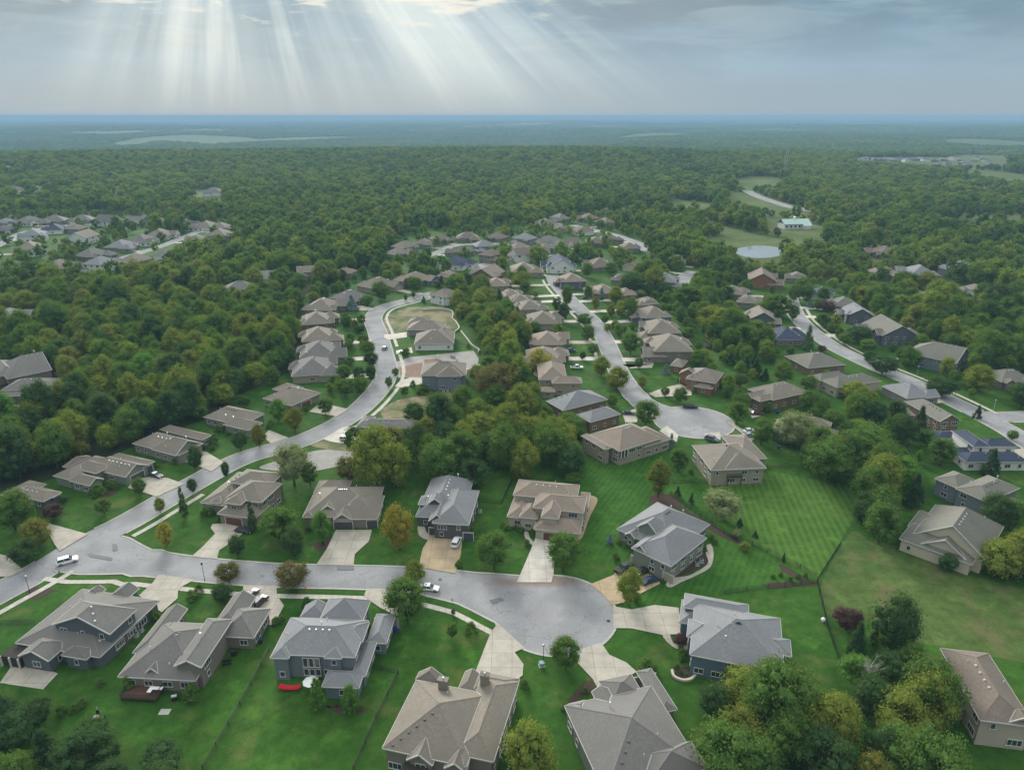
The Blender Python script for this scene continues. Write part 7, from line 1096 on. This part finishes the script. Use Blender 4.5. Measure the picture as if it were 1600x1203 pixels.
# the largest in the picture become trees of their own
dep = PP_[:, 1] * math.cos(R(PITCH)) + CAM_H * math.sin(R(PITCH)); size = rad / dep
sx = 800 + 1100 * PP_[:, 0] / dep; up = PP_[:, 1] * math.sin(R(PITCH)) + (hgt * .6 - CAM_H) * math.cos(R(PITCH)); sy = 601.5 - 1100 * up / dep
inframe = (sx > -20) & (sx < 1620) & (sy < 1220)
order = np.argsort(-(size * inframe)); take = order[:max(0, 300 - n_tree)]
mask = np.zeros(nP, bool); mask[take] = True
kinds = 'ggggdddyyyygGgdyo'
POCKN = ['in the central wood behind the two front houses', 'in the clump beside the striped lawn', 'in the wood at the bottom right corner', 'in the wood at the bottom left corner', 'in the wood right of the middle street', 'in the upper right wood', 'at the right edge by the cream gabled house', 'at the bottom edge between the two large houses', 'in the far tree belt', 'in the far tree belt', 'in the far tree belt', 'in the copse']
for i in take:
    k = kinds[int(rng.integers(len(kinds)))]
    xx, yy = float(PP_[i, 0]), float(PP_[i, 1])
    where = 'in the big wood on the left'; 
    for pi_, p in enumerate(D['pockets']):
        if bool(pip(xx, yy, p)): where = POCKN[pi_]
    if k == 'y' and yy < 150 and i % 2: k = 'g'
    if bool(pip(xx, yy, D['pockets'][3])): k = 'dded'[int(i) % 4] if i % 3 else 'g'
    if isy[i]: where = 'in a yard among the houses'
    place_tree(xx, yy, float(rad[i]), float(hgt[i]), k, seed=3000 + int(i), group='woodland trees', label=f"{KIND[k][1]} tree {where}")
rest = ~mask
# ------- stuff: all further trees, one object per wood -------
def proto_stuff(i, leaves, lobes, leaf):
    rnd = random.Random(500 + i); c, L_ = crown_mb(rnd, ['round', 'oval', 'spread', 'round'][i % 4], leaves, leaf, lobes)
    me = c.mesh('wood_tree'); me.materials.append(M['l_forest']); o = bpy.data.objects.new('wood_tree_source', me); return o
def forest(name, label, P, rad, hgt, leaves, lobes, leaf, nproto):
    n = len(P); z = terr(P[:, 0], P[:, 1]) - .3
    me = bpy.data.meshes.new(name); me.from_pydata(list(zip(P[:, 0].tolist(), P[:, 1].tolist(), z.tolist())), [], [])
    a = me.attributes.new('sc', 'FLOAT_VECTOR', 'POINT'); a.data.foreach_set('vector', np.stack([2 * rad, 2 * rad, hgt], 1).astype(np.float32).ravel())
    a = me.attributes.new('rot', 'FLOAT_VECTOR', 'POINT'); a.data.foreach_set('vector', np.stack([np.zeros(n), np.zeros(n), rng.random(n) * 6.28], 1).astype(np.float32).ravel())
    a = me.attributes.new('pick', 'INT', 'POINT'); a.data.foreach_set('value', rng.integers(0, nproto, n).astype(np.int32))
    o = bpy.data.objects.new(name, me); C.objects.link(o); o['kind'] = 'stuff'; o['label'] = label
    g = bpy.data.node_groups.new(name + '_nodes', 'GeometryNodeTree')
    g.interface.new_socket('Geometry', in_out='INPUT', socket_type='NodeSocketGeometry'); g.interface.new_socket('Geometry', in_out='OUTPUT', socket_type='NodeSocketGeometry')
    gi = g.nodes.new('NodeGroupInput'); go = g.nodes.new('NodeGroupOutput')
    jn = g.nodes.new('GeometryNodeJoinGeometry')
    for i in reversed(range(nproto)):
        ob = proto_stuff(i, leaves, lobes, leaf); oi = g.nodes.new('GeometryNodeObjectInfo'); oi.inputs['Object'].default_value = ob; oi.inputs['As Instance'].default_value = True
        g.links.new(oi.outputs['Geometry'], jn.inputs[0])
    ip = g.nodes.new('GeometryNodeInstanceOnPoints'); g.links.new(gi.outputs[0], ip.inputs['Points']); g.links.new(jn.outputs[0], ip.inputs['Instance'])
    ip.inputs['Pick Instance'].default_value = True
    def na(nm, ty, sock):
        q = g.nodes.new('GeometryNodeInputNamedAttribute'); q.data_type = ty; q.inputs[0].default_value = nm
        out = [s for s in q.outputs if s.enabled and s.name == 'Attribute'][0]; g.links.new(out, sock)
    na('pick', 'INT', ip.inputs['Instance Index']); na('sc', 'FLOAT_VECTOR', ip.inputs['Scale']); na('rot', 'FLOAT_VECTOR', ip.inputs['Rotation'])
    g.links.new(ip.outputs[0], go.inputs[0])
    md = o.modifiers.new('scatter', 'NODES'); md.node_group = g
    return o
d_ = np.hypot(PP_[:, 0], PP_[:, 1]); nr = rest & (d_ <= 520); md_ = rest & (d_ > 520)
forest('woodland', 'continuous broadleaf wood around the houses', PP_[nr], rad[nr], hgt[nr], 4200, 42, .018, 8)
forest('distant_woodland', 'far woods reading as one green mass', PP_[md_], rad[md_], hgt[md_], 500, 20, .05, 6)
x, y = P4[:, 0], P4[:, 1]
incl = np.zeros(len(x), bool)
for p in D['clear']: incl |= pip(x, y, p)
field = (np.sin(x / 410. + 2) * np.cos(y / 530.) + .6 * np.sin(x / 170. - y / 310.) > .95) & (np.hypot(x, y) > 3600)
P4 = P4[~incl & ~field & (rng.random(len(x)) < .93)]; n4 = len(P4)
forest('horizon_woodland', 'hazy blue woods towards the horizon', P4, rng.uniform(9, 17, n4), rng.uniform(9, 15, n4), 160, 16, .07, 5)
P5 = jgrid(6500, 17000, -AZ, AZ, 62.0); n5 = len(P5)
f5 = np.sin(P5[:, 0] / 700. + 1) * np.cos(P5[:, 1] / 1500.) + .7 * np.sin(P5[:, 0] / 260. - P5[:, 1] / 900.) + rng.normal(0, .25, n5)
P5 = P5[f5 < .55]; n5 = len(P5)
forest('skyline_woodland', 'last belts of trees below the skyline', P5, rng.uniform(24, 60, n5), rng.uniform(9, 18, n5), 90, 14, .09, 4)
print('trees', n_tree, 'scatter', nP, 'far', n4)

# labels of the hand-set plants: each its own
cnt = {}
for root, words, px, py, r in pending:
    base = mk_label(words, px, py); cnt.setdefault(base, []).append((px, root))
for base, L_ in cnt.items():
    if len(L_) == 1: L_[0][1]['label'] = base; continue
    L_.sort(key=lambda q: q[0]); n = len(L_)
    names = {2: ['left', 'right'], 3: ['left', 'middle', 'right']}.get(n, ['first', 'second', 'third', 'fourth', 'fifth', 'sixth', 'seventh', 'eighth', 'ninth', 'tenth', 'eleventh', 'twelfth'])
    for i, (p_, root) in enumerate(L_):
        b = base.split(); 
        pre = (names[i] + ' ' if n <= 3 else names[i % 12] + ' from left, ')
        s = pre + base
        while len(s.split()) > 16: s = ' '.join(s.split()[:-1])
        root['label'] = s

# ---------------- fences and walls ----------------
for lab, pts, mt in D['fences']:
    t = thing('fence', lab, 'fence', (pts[0][0], pts[0][1], 0)); ox, oy = pts[0]
    rail = MB(); H_ = 1.35
    for a, b in zip(pts, pts[1:]):
        dx, dy = b[0] - a[0], b[1] - a[1]; ln = math.hypot(dx, dy); an = math.atan2(dy, dx); mx, my = (a[0] + b[0]) / 2 - ox, (a[1] + b[1]) / 2 - oy
        for z in (.15, .7, H_ - .05): rail.box(mx, my, z, ln, .05, .06, an)
        n = int(ln / .3)
        for k in range(n): rail.box(a[0] + dx * (k + .5) / n - ox, a[1] + dy * (k + .5) / n - oy, .68, .035, .035, H_ - .15, an)
    rail.obj('rails', M[mt], t)
    for a, b in zip(pts, pts[1:]):
        dx, dy = b[0] - a[0], b[1] - a[1]; ln = math.hypot(dx, dy); n = max(1, int(ln / 4))
        for k in range(n):
            p = MB(); p.box(0, 0, H_ / 2, .1, .1, H_ + .1); o = p.obj('post', M[mt], t); o.location = (a[0] + dx * k / n - ox, a[1] + dy * k / n - oy, 0)
for lab, pts, hh in D['walls']:
    mb = MB(); sp = smooth(pts, 1.2) if len(pts) > 2 else [Vector(p) for p in pts]; ox, oy = sp[0]
    rnd = random.Random(3)
    for a, b in zip(sp, sp[1:]):
        d = b - a; m_ = (a + b) / 2; mb.box(m_.x - ox, m_.y - oy, hh / 2 - .1, d.length + .08, .5 + rnd.uniform(-.04, .04), hh + rnd.uniform(-.04, .05), math.atan2(d.y, d.x))
    o = mb.obj('retaining_wall', M['stone']); o.location = (ox, oy, 0); tag(o, lab, 'retaining wall')

# ---------------- cars ----------------
CC = {'white': (.75, .76, .78), 'navy': (.02, .035, .09), 'black': (.015, .016, .02), 'plum': (.05, .015, .04), 'maroon': (.09, .01, .015), 'slate': (.12, .14, .18), 'silver': (.42, .45, .5)}
for k, v in CC.items():
    m, t, b = newmat(k + '_car_paint'); b.inputs['Base Color'].default_value = v + (1,); b.inputs['Roughness'].default_value = .45; b.inputs['Coat Weight'].default_value = .15; b.inputs['Coat Roughness'].default_value = .08; M['car_' + k] = m
def car(x, y, hd, kind, col, lab, seed=0):
    Ls = {'sedan': (4.7, 1.82, 1.45), 'suv': (4.8, 1.92, 1.75), 'pickup': (5.6, 1.98, 1.85)}[kind]; Ln, Wd, Ht = Ls
    t = thing({'sedan': 'parked_car', 'suv': 'sport_utility_car', 'pickup': 'pickup_truck'}[kind], lab, {'sedan': 'car', 'suv': 'car', 'pickup': 'pickup'}[kind], (x, y, .14), R(hd))
    h2 = Ln / 2; belt = Ht * .58
    prof = {'sedan': [(-h2, .35), (-h2 + .05, .75), (-h2 + .5, belt), (h2 - 1.35, belt - .02), (h2 - .25, belt - .18), (h2, .6), (h2, .35)],
            'suv': [(-h2, .4), (-h2, .95), (-h2 + .15, belt), (h2 - 1.2, belt), (h2 - .2, belt - .15), (h2, .7), (h2, .4)],
            'pickup': [(-h2, .5), (-h2, 1.05), (-h2 + .05, belt), (h2 - 1.3, belt), (h2 - .15, belt - .1), (h2, .75), (h2, .45)]}[kind]
    b = bmesh.new(); rows = []
    for s, k in ((-1, .93), (-1, 1.0), (1, 1.0), (1, .93)):
        pass
    secs = [(-1.0, .0), (-.86, .06), (.86, .06), (1.0, .0)]
    vs = []
    for f_, up_ in secs: vs.append([b.verts.new((px, f_ * Wd / 2 * (1 if pz < belt - .05 else .95), pz + (up_ if pz > .7 else 0))) for px, pz in prof])
    for a, c in zip(vs, vs[1:]):
        for i in range(len(prof)):
            j = (i + 1) % len(prof); b.faces.new((a[i], a[j], c[j], c[i]))
    b.faces.new(vs[0][::-1]); b.faces.new(vs[-1]); bmesh.ops.recalc_face_normals(b, faces=b.faces[:])
    bmesh.ops.bevel(b, geom=b.edges[:], offset=.05, segments=2, affect='EDGES', profile=.6)
    me = bpy.data.meshes.new('car_body'); b.to_mesh(me); b.free(); link('body', me, M['car_' + col], t)
    c0, c1, c2, c3 = {'sedan': (-h2 + .55, -h2 + 1.15, h2 - 2.15, h2 - 1.25), 'suv': (-h2 + .1, -h2 + .5, h2 - 1.95, h2 - 1.15), 'pickup': (-.85, -.6, h2 - 2.1, h2 - 1.35)}[kind]
    g = MB(); w0, w1 = Wd / 2 * .93, Wd / 2 * .76; z0, z1 = belt - .02, Ht - .06
    A = [(c0, -w0, z0), (c3, -w0, z0), (c3, w0, z0), (c0, w0, z0)]; T_ = [(c1, -w1, z1), (c2, -w1, z1), (c2, w1, z1), (c1, w1, z1)]
    for i in range(4): j = (i + 1) % 4; g.poly([A[i], A[j], T_[j], T_[i]])
    g.obj('windows', M['glass'], t)
    rf = MB(); rf.box((c1 + c2) / 2, 0, Ht - .03, c2 - c1 + .1, w1 * 2 + .06, .08, 0, 0, .94)
    for i in range(4): rf.tube([A[i], T_[i]], [.05, .05], 4)
    if kind != 'pickup':
        for s in (-1, 1): rf.tube([((c0 + c3) / 2, s * w0, z0), ((c1 + c2) / 2, s * w1, z1)], [.05, .05], 4)
    rf.obj('roof', M['car_' + col], t)
    if kind == 'pickup':
        bd = MB(); bd.box((-h2 + c0) / 2 + .05, 0, belt + .04, c0 + h2 - .2, Wd - .35, .06); bd.obj('load_bed', M['dark'] if 'cover' not in lab else M['white'], t)
    for sx_ in (-1, 1):
        for sy_ in (-1, 1):
            w = MB(); w.tube([(sx_ * (h2 - .85), sy_ * (Wd / 2 - .22), .34), (sx_ * (h2 - .85), sy_ * (Wd / 2 + .02), .34)], [.34, .34], 14)
            wo = w.obj('wheel', M['tyre'], t); w = MB(); w.tube([(sx_ * (h2 - .85), sy_ * (Wd / 2 - .0), .34), (sx_ * (h2 - .85), sy_ * (Wd / 2 + .04), .34)], [.2, .2], 10); w.obj('rim', M['rim'], wo)
    for sy_ in (-1, 1):
        w = MB(); w.box(h2 - .04, sy_ * (Wd / 2 - .3), belt - .32, .14, .38, .14); w.obj('headlight', M['lampglass'], t)
        w = MB(); w.box(-h2 + .03, sy_ * (Wd / 2 - .2), belt - .2, .12, .22, .26); w.obj('taillight', M['redglass'], t)
    return t
for i, (x, y, hd, kd, cl, lab) in enumerate(D['cars']): car(x, y, hd, kd, cl, lab, i)

# ---------------- small things ----------------
sm = D['small']
for (x, y), lab in sm['lamps']:
    t = thing('street_lamp', lab, 'street lamp', (x, y, 0)); m_ = MB(); m_.tube([(0, 0, 0), (0, 0, .5), (0, 0, 4.6)], [.12, .07, .05], 8); m_.obj('pole', M['galv'] if 'pale' in lab else M['dark'], t)
    m_ = MB(); m_.tube([(0, 0, 4.55), (0, 0, 4.7), (0, 0, 5.1), (0, 0, 5.2)], [.09, .22, .26, .05], 8); m_.obj('lantern', M['dark'] if 'dark' in lab else M['galv'], t)
ACW = {'left': 'left air conditioner unit on the pad beside the curved walk', 'right': 'right air conditioner unit on the pad beside the curved walk', 'dark': 'pale air conditioner unit beside the dark grey gabled house', 'pinkup': 'upper air conditioner unit beside the pinkish tan house', 'pinklow': 'lower air conditioner unit beside the pinkish tan house', 's1': 'left air conditioner unit below the blue grey walkout house', 's2': 'right air conditioner unit below the blue grey walkout house', 'b1': 'air conditioner unit beside the dark blue house, nearer one', 'b2': 'air conditioner unit beside the dark blue house, farther one', 'brown': 'air conditioner unit beside the large brown house'}
for (x, y), k in sm['ac']:
    t = thing('air_conditioner', ACW[k], 'air conditioner', (x, y, 0)); m_ = MB(); m_.box(0, 0, .06, 1.1, 1.1, .12); m_.obj('pad', M['kerb'], t)
    m_ = MB(); m_.box(0, 0, .55, .85, .85, .85)
    for q in range(6): m_.box(0, 0, .25 + q * .12, .88, .88, .03)
    b_ = m_.obj('casing', M['galv'], t); m_ = MB(); m_.tube([(0, 0, .97), (0, 0, 1.02)], [.34, .34], 14); m_.obj('fan_grille', M['dark'], t)
BNW = {'blue': ('bright blue wheeled bin beside the blue grey two storey house', 'blue'), 'navy': ('dark blue wheeled bin at the corner of the taupe house', 'car_navy'), 'blue2': ('blue bin beside the brown hip roofed house', 'blue'), 'blue3': ('blue bin under the pale willow', 'blue')}
for (x, y), k in sm['bins']:
    t = thing('wheeled_bin', BNW[k][0], 'bin', (x, y, .02), .3); m_ = MB(); m_.box(0, 0, .5, .62, .7, .95, 0, 0, 1.18); m_.obj('body', M[BNW[k][1]], t); m_ = MB(); m_.box(0, -.02, 1.02, .76, .88, .09); m_.obj('lid', M[BNW[k][1]], t)
    for s in (-1, 1): m_ = MB(); m_.tube([(s * .26, .35, .12), (s * .34, .35, .12)], [.12, .12], 8); m_.obj('wheel', M['tyre'], t)
x, y = sm['box']; t = thing('utility_box', 'pale green utility box on the lawn by the turning circle', 'utility box', (x, y, 0), .2); m_ = MB(); m_.box(0, 0, .06, 1.3, 1.2, .12); m_.obj('base', M['kerb'], t); m_ = MB(); m_.box(0, 0, .5, 1.05, .95, .8, 0, 0, .93); m_.box(0, -.03, .92, 1.08, 1.0, .06); m_.obj('cabinet', M['green_box'], t)
x, y = sm['ball']; t = thing('garden_ball', 'white round ball lying by the fence on the bright lawn', 'ball', (x, y, .02)); m_ = MB(); v_, f_ = ICO2; m_.v = [(a * .5, b * .5, c * .5 + .5) for a, b, c in v_]; m_.f = list(f_); m_.m = [0] * len(f_); o = m_.obj('shell', M['white'], t); o.data.polygons.foreach_set('use_smooth', [True] * len(o.data.polygons)); m_ = MB(); m_.tube([(0, 0, .02), (0, 0, .12)], [.3, .26], 10); m_.obj('foot', M['white'], t)
for nm, cat, lab, mt, key in (('fire_hydrant', 'hydrant', 'small pale marker post on the verge by the white car', 'galv', 'hydrant'), ('marker_post', 'marker', 'orange marker on the verge behind the blue grey house', 'orange', 'cone')):
    x, y = sm[key]; m_ = MB(); m_.tube([(0, 0, 0), (0, 0, .6), (0, 0, .75), (0, 0, .85)], [.14, .13, .17, .05], 8); m_.box(0, 0, .5, .4, .12, .12); o = m_.obj(nm, M[mt]); o.location = (x, y, 0); tag(o, lab, cat)
# red shade sail
x, y = sm['redcan']; t = thing('hammock', 'bright red hammock on a stand behind the blue grey house', 'hammock', (x, y, 0), -.05)
m_ = MB()
for i in range(10):
    a, b = -2.1 + i * .42, -2.1 + (i + 1) * .42; za, zb = .55 + .35 * (a / 2.1) ** 2, .55 + .35 * (b / 2.1) ** 2
    m_.poly([(a, -.6, za + .08), (b, -.6, zb + .08), (b, .0, zb - .08), (a, .0, za - .08)]); m_.poly([(a, 0, za - .08), (b, 0, zb - .08), (b, .6, zb + .08), (a, .6, za + .08)])
m_.obj('bed', M['red'], t); m_ = MB(); m_.tube([(-2.3, 0, .95), (-1.6, 0, .1), (1.6, 0, .1), (2.3, 0, .95)], [.05] * 4, 6)
for s in (-1, 1): m_.tube([(s * 1.5, -.7, .05), (s * 1.5, .7, .05)], [.05, .05], 6)
m_.obj('stand', M['red'], t)
x, y = sm['whitecan']; t = thing('garden_umbrella', 'white garden umbrella tucked against the blue grey house', 'umbrella', (x, y, 0)); m_ = MB()
for i in range(8):
    a, b = i * math.pi / 4, (i + 1) * math.pi / 4; m_.poly([(1.6 * math.cos(a), 1.6 * math.sin(a), 2.2), (1.6 * math.cos(b), 1.6 * math.sin(b), 2.2), (0, 0, 2.75)])
m_.obj('canopy', M['white'], t); m_ = MB(); m_.tube([(0, 0, 0), (0, 0, 2.7)], [.04, .03], 6); m_.box(0, 0, .06, .6, .6, .12); m_.obj('pole', M['galv'], t)
x, y = sm['firepit']; t = thing('playhouse_seat_set', 'dark garden furniture cluster with round pale table on the rear lawn', 'garden furniture', (x, y, 0))
m_ = MB(); m_.tube([(0, 0, .0), (0, 0, .7), (0, 0, .78)], [.08, .08, .6], 12); m_.obj('table', M['kerb'], t)
for a in (.4, 1.9, 3.4, 4.9):
    m_ = MB(); cx_, cy_ = 1.15 * math.cos(a), 1.15 * math.sin(a); m_.box(cx_, cy_, .42, .55, .55, .08, a); m_.box(1.4 * math.cos(a), 1.4 * math.sin(a), .75, .07, .55, .6, a)
    for s1 in (-.2, .2):
        for s2 in (-.2, .2): m_.box(cx_ + s1, cy_ + s2, .2, .05, .05, .4)
    m_.obj('chair', M['dark'], t)
m_ = MB(); m_.tube([(-.6, 1.6, 0), (-.6, 1.6, 1.1), (-.6, 1.6, 1.6)], [.2, .16, .05], 8); m_.obj('chimenea', M['galv'], t)
x, y = sm['table']; t = thing('patio_table', 'white topped L shaped patio table on the dark deck', 'table', (x, y, .9), -.05); m_ = MB(); m_.box(0, 0, .75, 2.6, .8, .07); m_.box(-.9, -.75, .745, .8, .8, .07); m_.obj('table_top', M['white'], t)
for s in (-1, 1):
    for q in (-1, 1): m_ = MB(); m_.box(s * 1.1, q * .3, .36, .07, .07, .72); m_.obj('leg', M['dark'], t)
for key, lab in (('grill', 'black barbecue grill with silver lid at the edge of the dark deck'), ('smoker', 'black covered grill on the side patio of the taupe house'), ('lounge', 'dark garden bench on the side patio of the taupe house')):
    x, y = sm[key]; t = thing('barbecue_grill' if key != 'lounge' else 'garden_bench', lab, 'grill' if key != 'lounge' else 'bench', (x, y, .05), .3)
    if key != 'lounge':
        m_ = MB(); m_.box(0, 0, .45, 1.0, .6, .8); m_.box(.85, 0, .85, .6, .5, .05); m_.obj('body', M['dark'], t); m_ = MB(); m_.tube([(-.5, 0, .95), (.5, 0, .95)], [.32, .32], 12); m_.obj('lid', M['galv'] if key == 'grill' else M['dark'], t)
        for s in (-1, 1): m_ = MB(); m_.tube([(s * .45, -.3, .12), (s * .5, -.3, .12)], [.12, .12], 8); m_.obj('wheel', M['tyre'], t)
    else:
        m_ = MB(); m_.box(0, 0, .42, 1.6, .6, .1); m_.obj('seat', M['dark'], t); m_ = MB(); m_.box(0, .3, .75, 1.6, .08, .6); m_.obj('backrest', M['dark'], t)
        for s in (-1, 1): m_ = MB(); m_.box(s * .7, 0, .2, .08, .55, .4); m_.obj('leg', M['dark'], t)
x, y = sm['step']; o = sheet('paving_slab', [(x - 1, y - .7), (x + 1, y - .7), (x + 1, y + .7), (x - 1, y + .7)], .1, M['kerb'])
x, y = sm['hoop']; t = thing('basketball_hoop', 'basketball hoop on a pole beside the upper turning circle drive', 'basketball hoop', (x, y, .1), .5); m_ = MB(); m_.tube([(0, 0, 0), (0, 0, 3.0), (0, -.6, 3.4)], [.09, .09, .06], 8); m_.obj('pole', M['dark'], t); m_ = MB(); m_.box(0, -.75, 3.4, 1.8, .06, 1.1); m_.obj('backboard', M['white'], t)
m_ = MB(); m_.tube([(.23 * math.cos(a), -1.05 + .23 * math.sin(a), 3.05) for a in np.linspace(0, 6.28, 13)], [.02] * 13, 4); m_.obj('hoop_ring', M['orange'], t)
x, y = sm['tramp']; t = thing('trampoline', 'round trampoline with dark net on the long lawn right of the middle street', 'trampoline', (x, y, 0)); r_ = 2.1
m_ = MB(); m_.tube([(0, 0, .85), (0, 0, .9)], [r_, r_], 24); m_.obj('mat', M['dark'], t)
for k in range(8):
    a = k * math.pi / 4; m_ = MB(); m_.tube([(r_ * math.cos(a), r_ * math.sin(a), 0), (r_ * math.cos(a), r_ * math.sin(a), 2.6)], [.04, .04], 6); m_.obj('net_post', M['galv'], t)
m_ = MB(); 
for zz in (1.3, 1.9, 2.55): m_.tube([(r_ * math.cos(a), r_ * math.sin(a), zz) for a in np.linspace(0, 6.283, 25)], [.03] * 25, 4)
m_.obj('net', M['dark'], t)
x, y = sm['play']; t = thing('playset', 'wooden playset tower with orange slide behind the trampoline', 'playset', (x, y, 0), .3)
for s in (-1, 1):
    for q in (-1, 1): m_ = MB(); m_.box(s * .8, q * .8, 1.4, .13, .13, 2.8); m_.obj('post', M['wood'], t)
m_ = MB(); m_.box(0, 0, 1.4, 1.7, 1.7, .12); m_.obj('platform', M['wood'], t); m_ = MB(); m_.poly([(-1, -1, 2.8), (1, -1, 2.8), (1, 0, 3.6), (-1, 0, 3.6)]); m_.poly([(-1, 1, 2.8), (1, 1, 2.8), (1, 0, 3.6), (-1, 0, 3.6)]); m_.obj('roof', M['orange'], t)
m_ = MB(); m_.poly([(-.3, -.9, 1.45), (.3, -.9, 1.45), (.3, -3.4, .15), (-.3, -3.4, .15)]); m_.box(-.33, -2.15, .9, .05, 2.8, .05); m_.obj('slide', M['orange'], t)
x, y = sm['dish']; t = thing('hot_tub', 'white covered hot tub beside the brown hip roofed house', 'hot tub', (x, y, 0)); m_ = MB(); m_.box(0, 0, .42, 2.0, 2.0, .84); m_.obj('shell', M['garage_tan'], t); m_ = MB(); m_.box(0, 0, .9, 2.1, 2.1, .14, 0, 0, .95); m_.obj('cover', M['white'], t)
for i, (x, y) in enumerate(sm['poles']):
    t = thing('utility_pole', ('left' if i == 0 else 'right') + ' wooden utility pole beside the pale country road', 'utility pole', (x, y, 0)); m_ = MB(); m_.tube([(0, 0, 0), (0, 0, 13)], [.22, .16], 6); m_.obj('pole', M['bark_pale'], t); m_ = MB(); m_.box(0, 0, 12, 3, .18, .22); m_.obj('crossarm', M['bark_pale'], t)
for i, (x, y) in enumerate(sm['pylon']):
    z = float(terr(x, y)); t = thing('radio_mast', ('left' if i == 0 else 'right') + ' of two tall thin steel masts above the woods', 'mast', (x, y, z)); m_ = MB()
    for s in ((-1.2, -.7), (1.2, -.7), (0, 1.3)): m_.tube([(s[0], s[1], 0), (s[0] * .2, s[1] * .2, 48 - i * 5)], [.28, .16], 5)
    for k in range(15):
        zz = 2 + k * 3; f_ = 1 - .8 * zz / 48
        m_.tube([(-1.2 * f_, -.7 * f_, zz), (1.2 * f_, -.7 * f_, zz + 1.6)], [.12, .12], 4)
    m_.obj('lattice', M['galv'], t); m_ = MB(); m_.box(0, 0, 47 - i * 5, 5, .4, .4); m_.obj('crossarm', M['galv'], t)
# barn with pale green roof and cupola
x, y = D['barn']; t = thing('barn', 'long barn with pale green metal roof and cupola near the pond', 'barn', (x, y, 0), R(8)); m_ = MB(); m_.box(0, 0, 2.5, 27, 14, 5); m_.box(9, -8, 1.8, 8, 6, 3.6); m_.obj('wall', M['w_white'], t)
m_ = MB(); m_.poly([(-14.5, -8, 4.8), (14.5, -8, 4.8), (14.5, 0, 9), (-14.5, 0, 9)]); m_.poly([(-14.5, 8, 4.8), (14.5, 8, 4.8), (14.5, 0, 9), (-14.5, 0, 9)]); m_.poly([(4.5, -11.5, 3.4), (13.5, -11.5, 3.4), (13.5, -7, 5.4), (4.5, -7, 5.4)])
for k in range(24): m_.box(-13.5 + k * 1.17, 0, 9.03, .05, .3, .05)
rf = m_.obj('roof', M['greenroof'], t); m_ = MB(); m_.box(0, 0, 9.8, 1.8, 1.8, 2); m_.box(0, 0, 11.1, 2.2, 2.2, .8, 0, 0, .1); m_.obj('cupola', M['white'], rf)
for k in range(5): m_ = MB(); m_.box(-11 + k * 4.5, -7.04, 2.4, 2.2, .1, 2.0); m_.obj('window', M['glass'], t)
# building site foundation forms
def found(pts, lab):
    mb = MB(); ox, oy = pts[0]
    for a, b in zip(pts, pts[1:]):
        dx, dy = b[0] - a[0], b[1] - a[1]; mb.box((a[0] + b[0]) / 2 - ox, (a[1] + b[1]) / 2 - oy, .6, math.hypot(dx, dy) + .25, .25, 1.2, math.atan2(dy, dx))
    o = mb.obj('foundation_wall', M['kerb']); o.location = (ox, oy, .03); tag(o, lab, 'foundation wall')
for pts, lab in D['found']: found(pts, lab)
print('objects', len(bpy.data.objects))
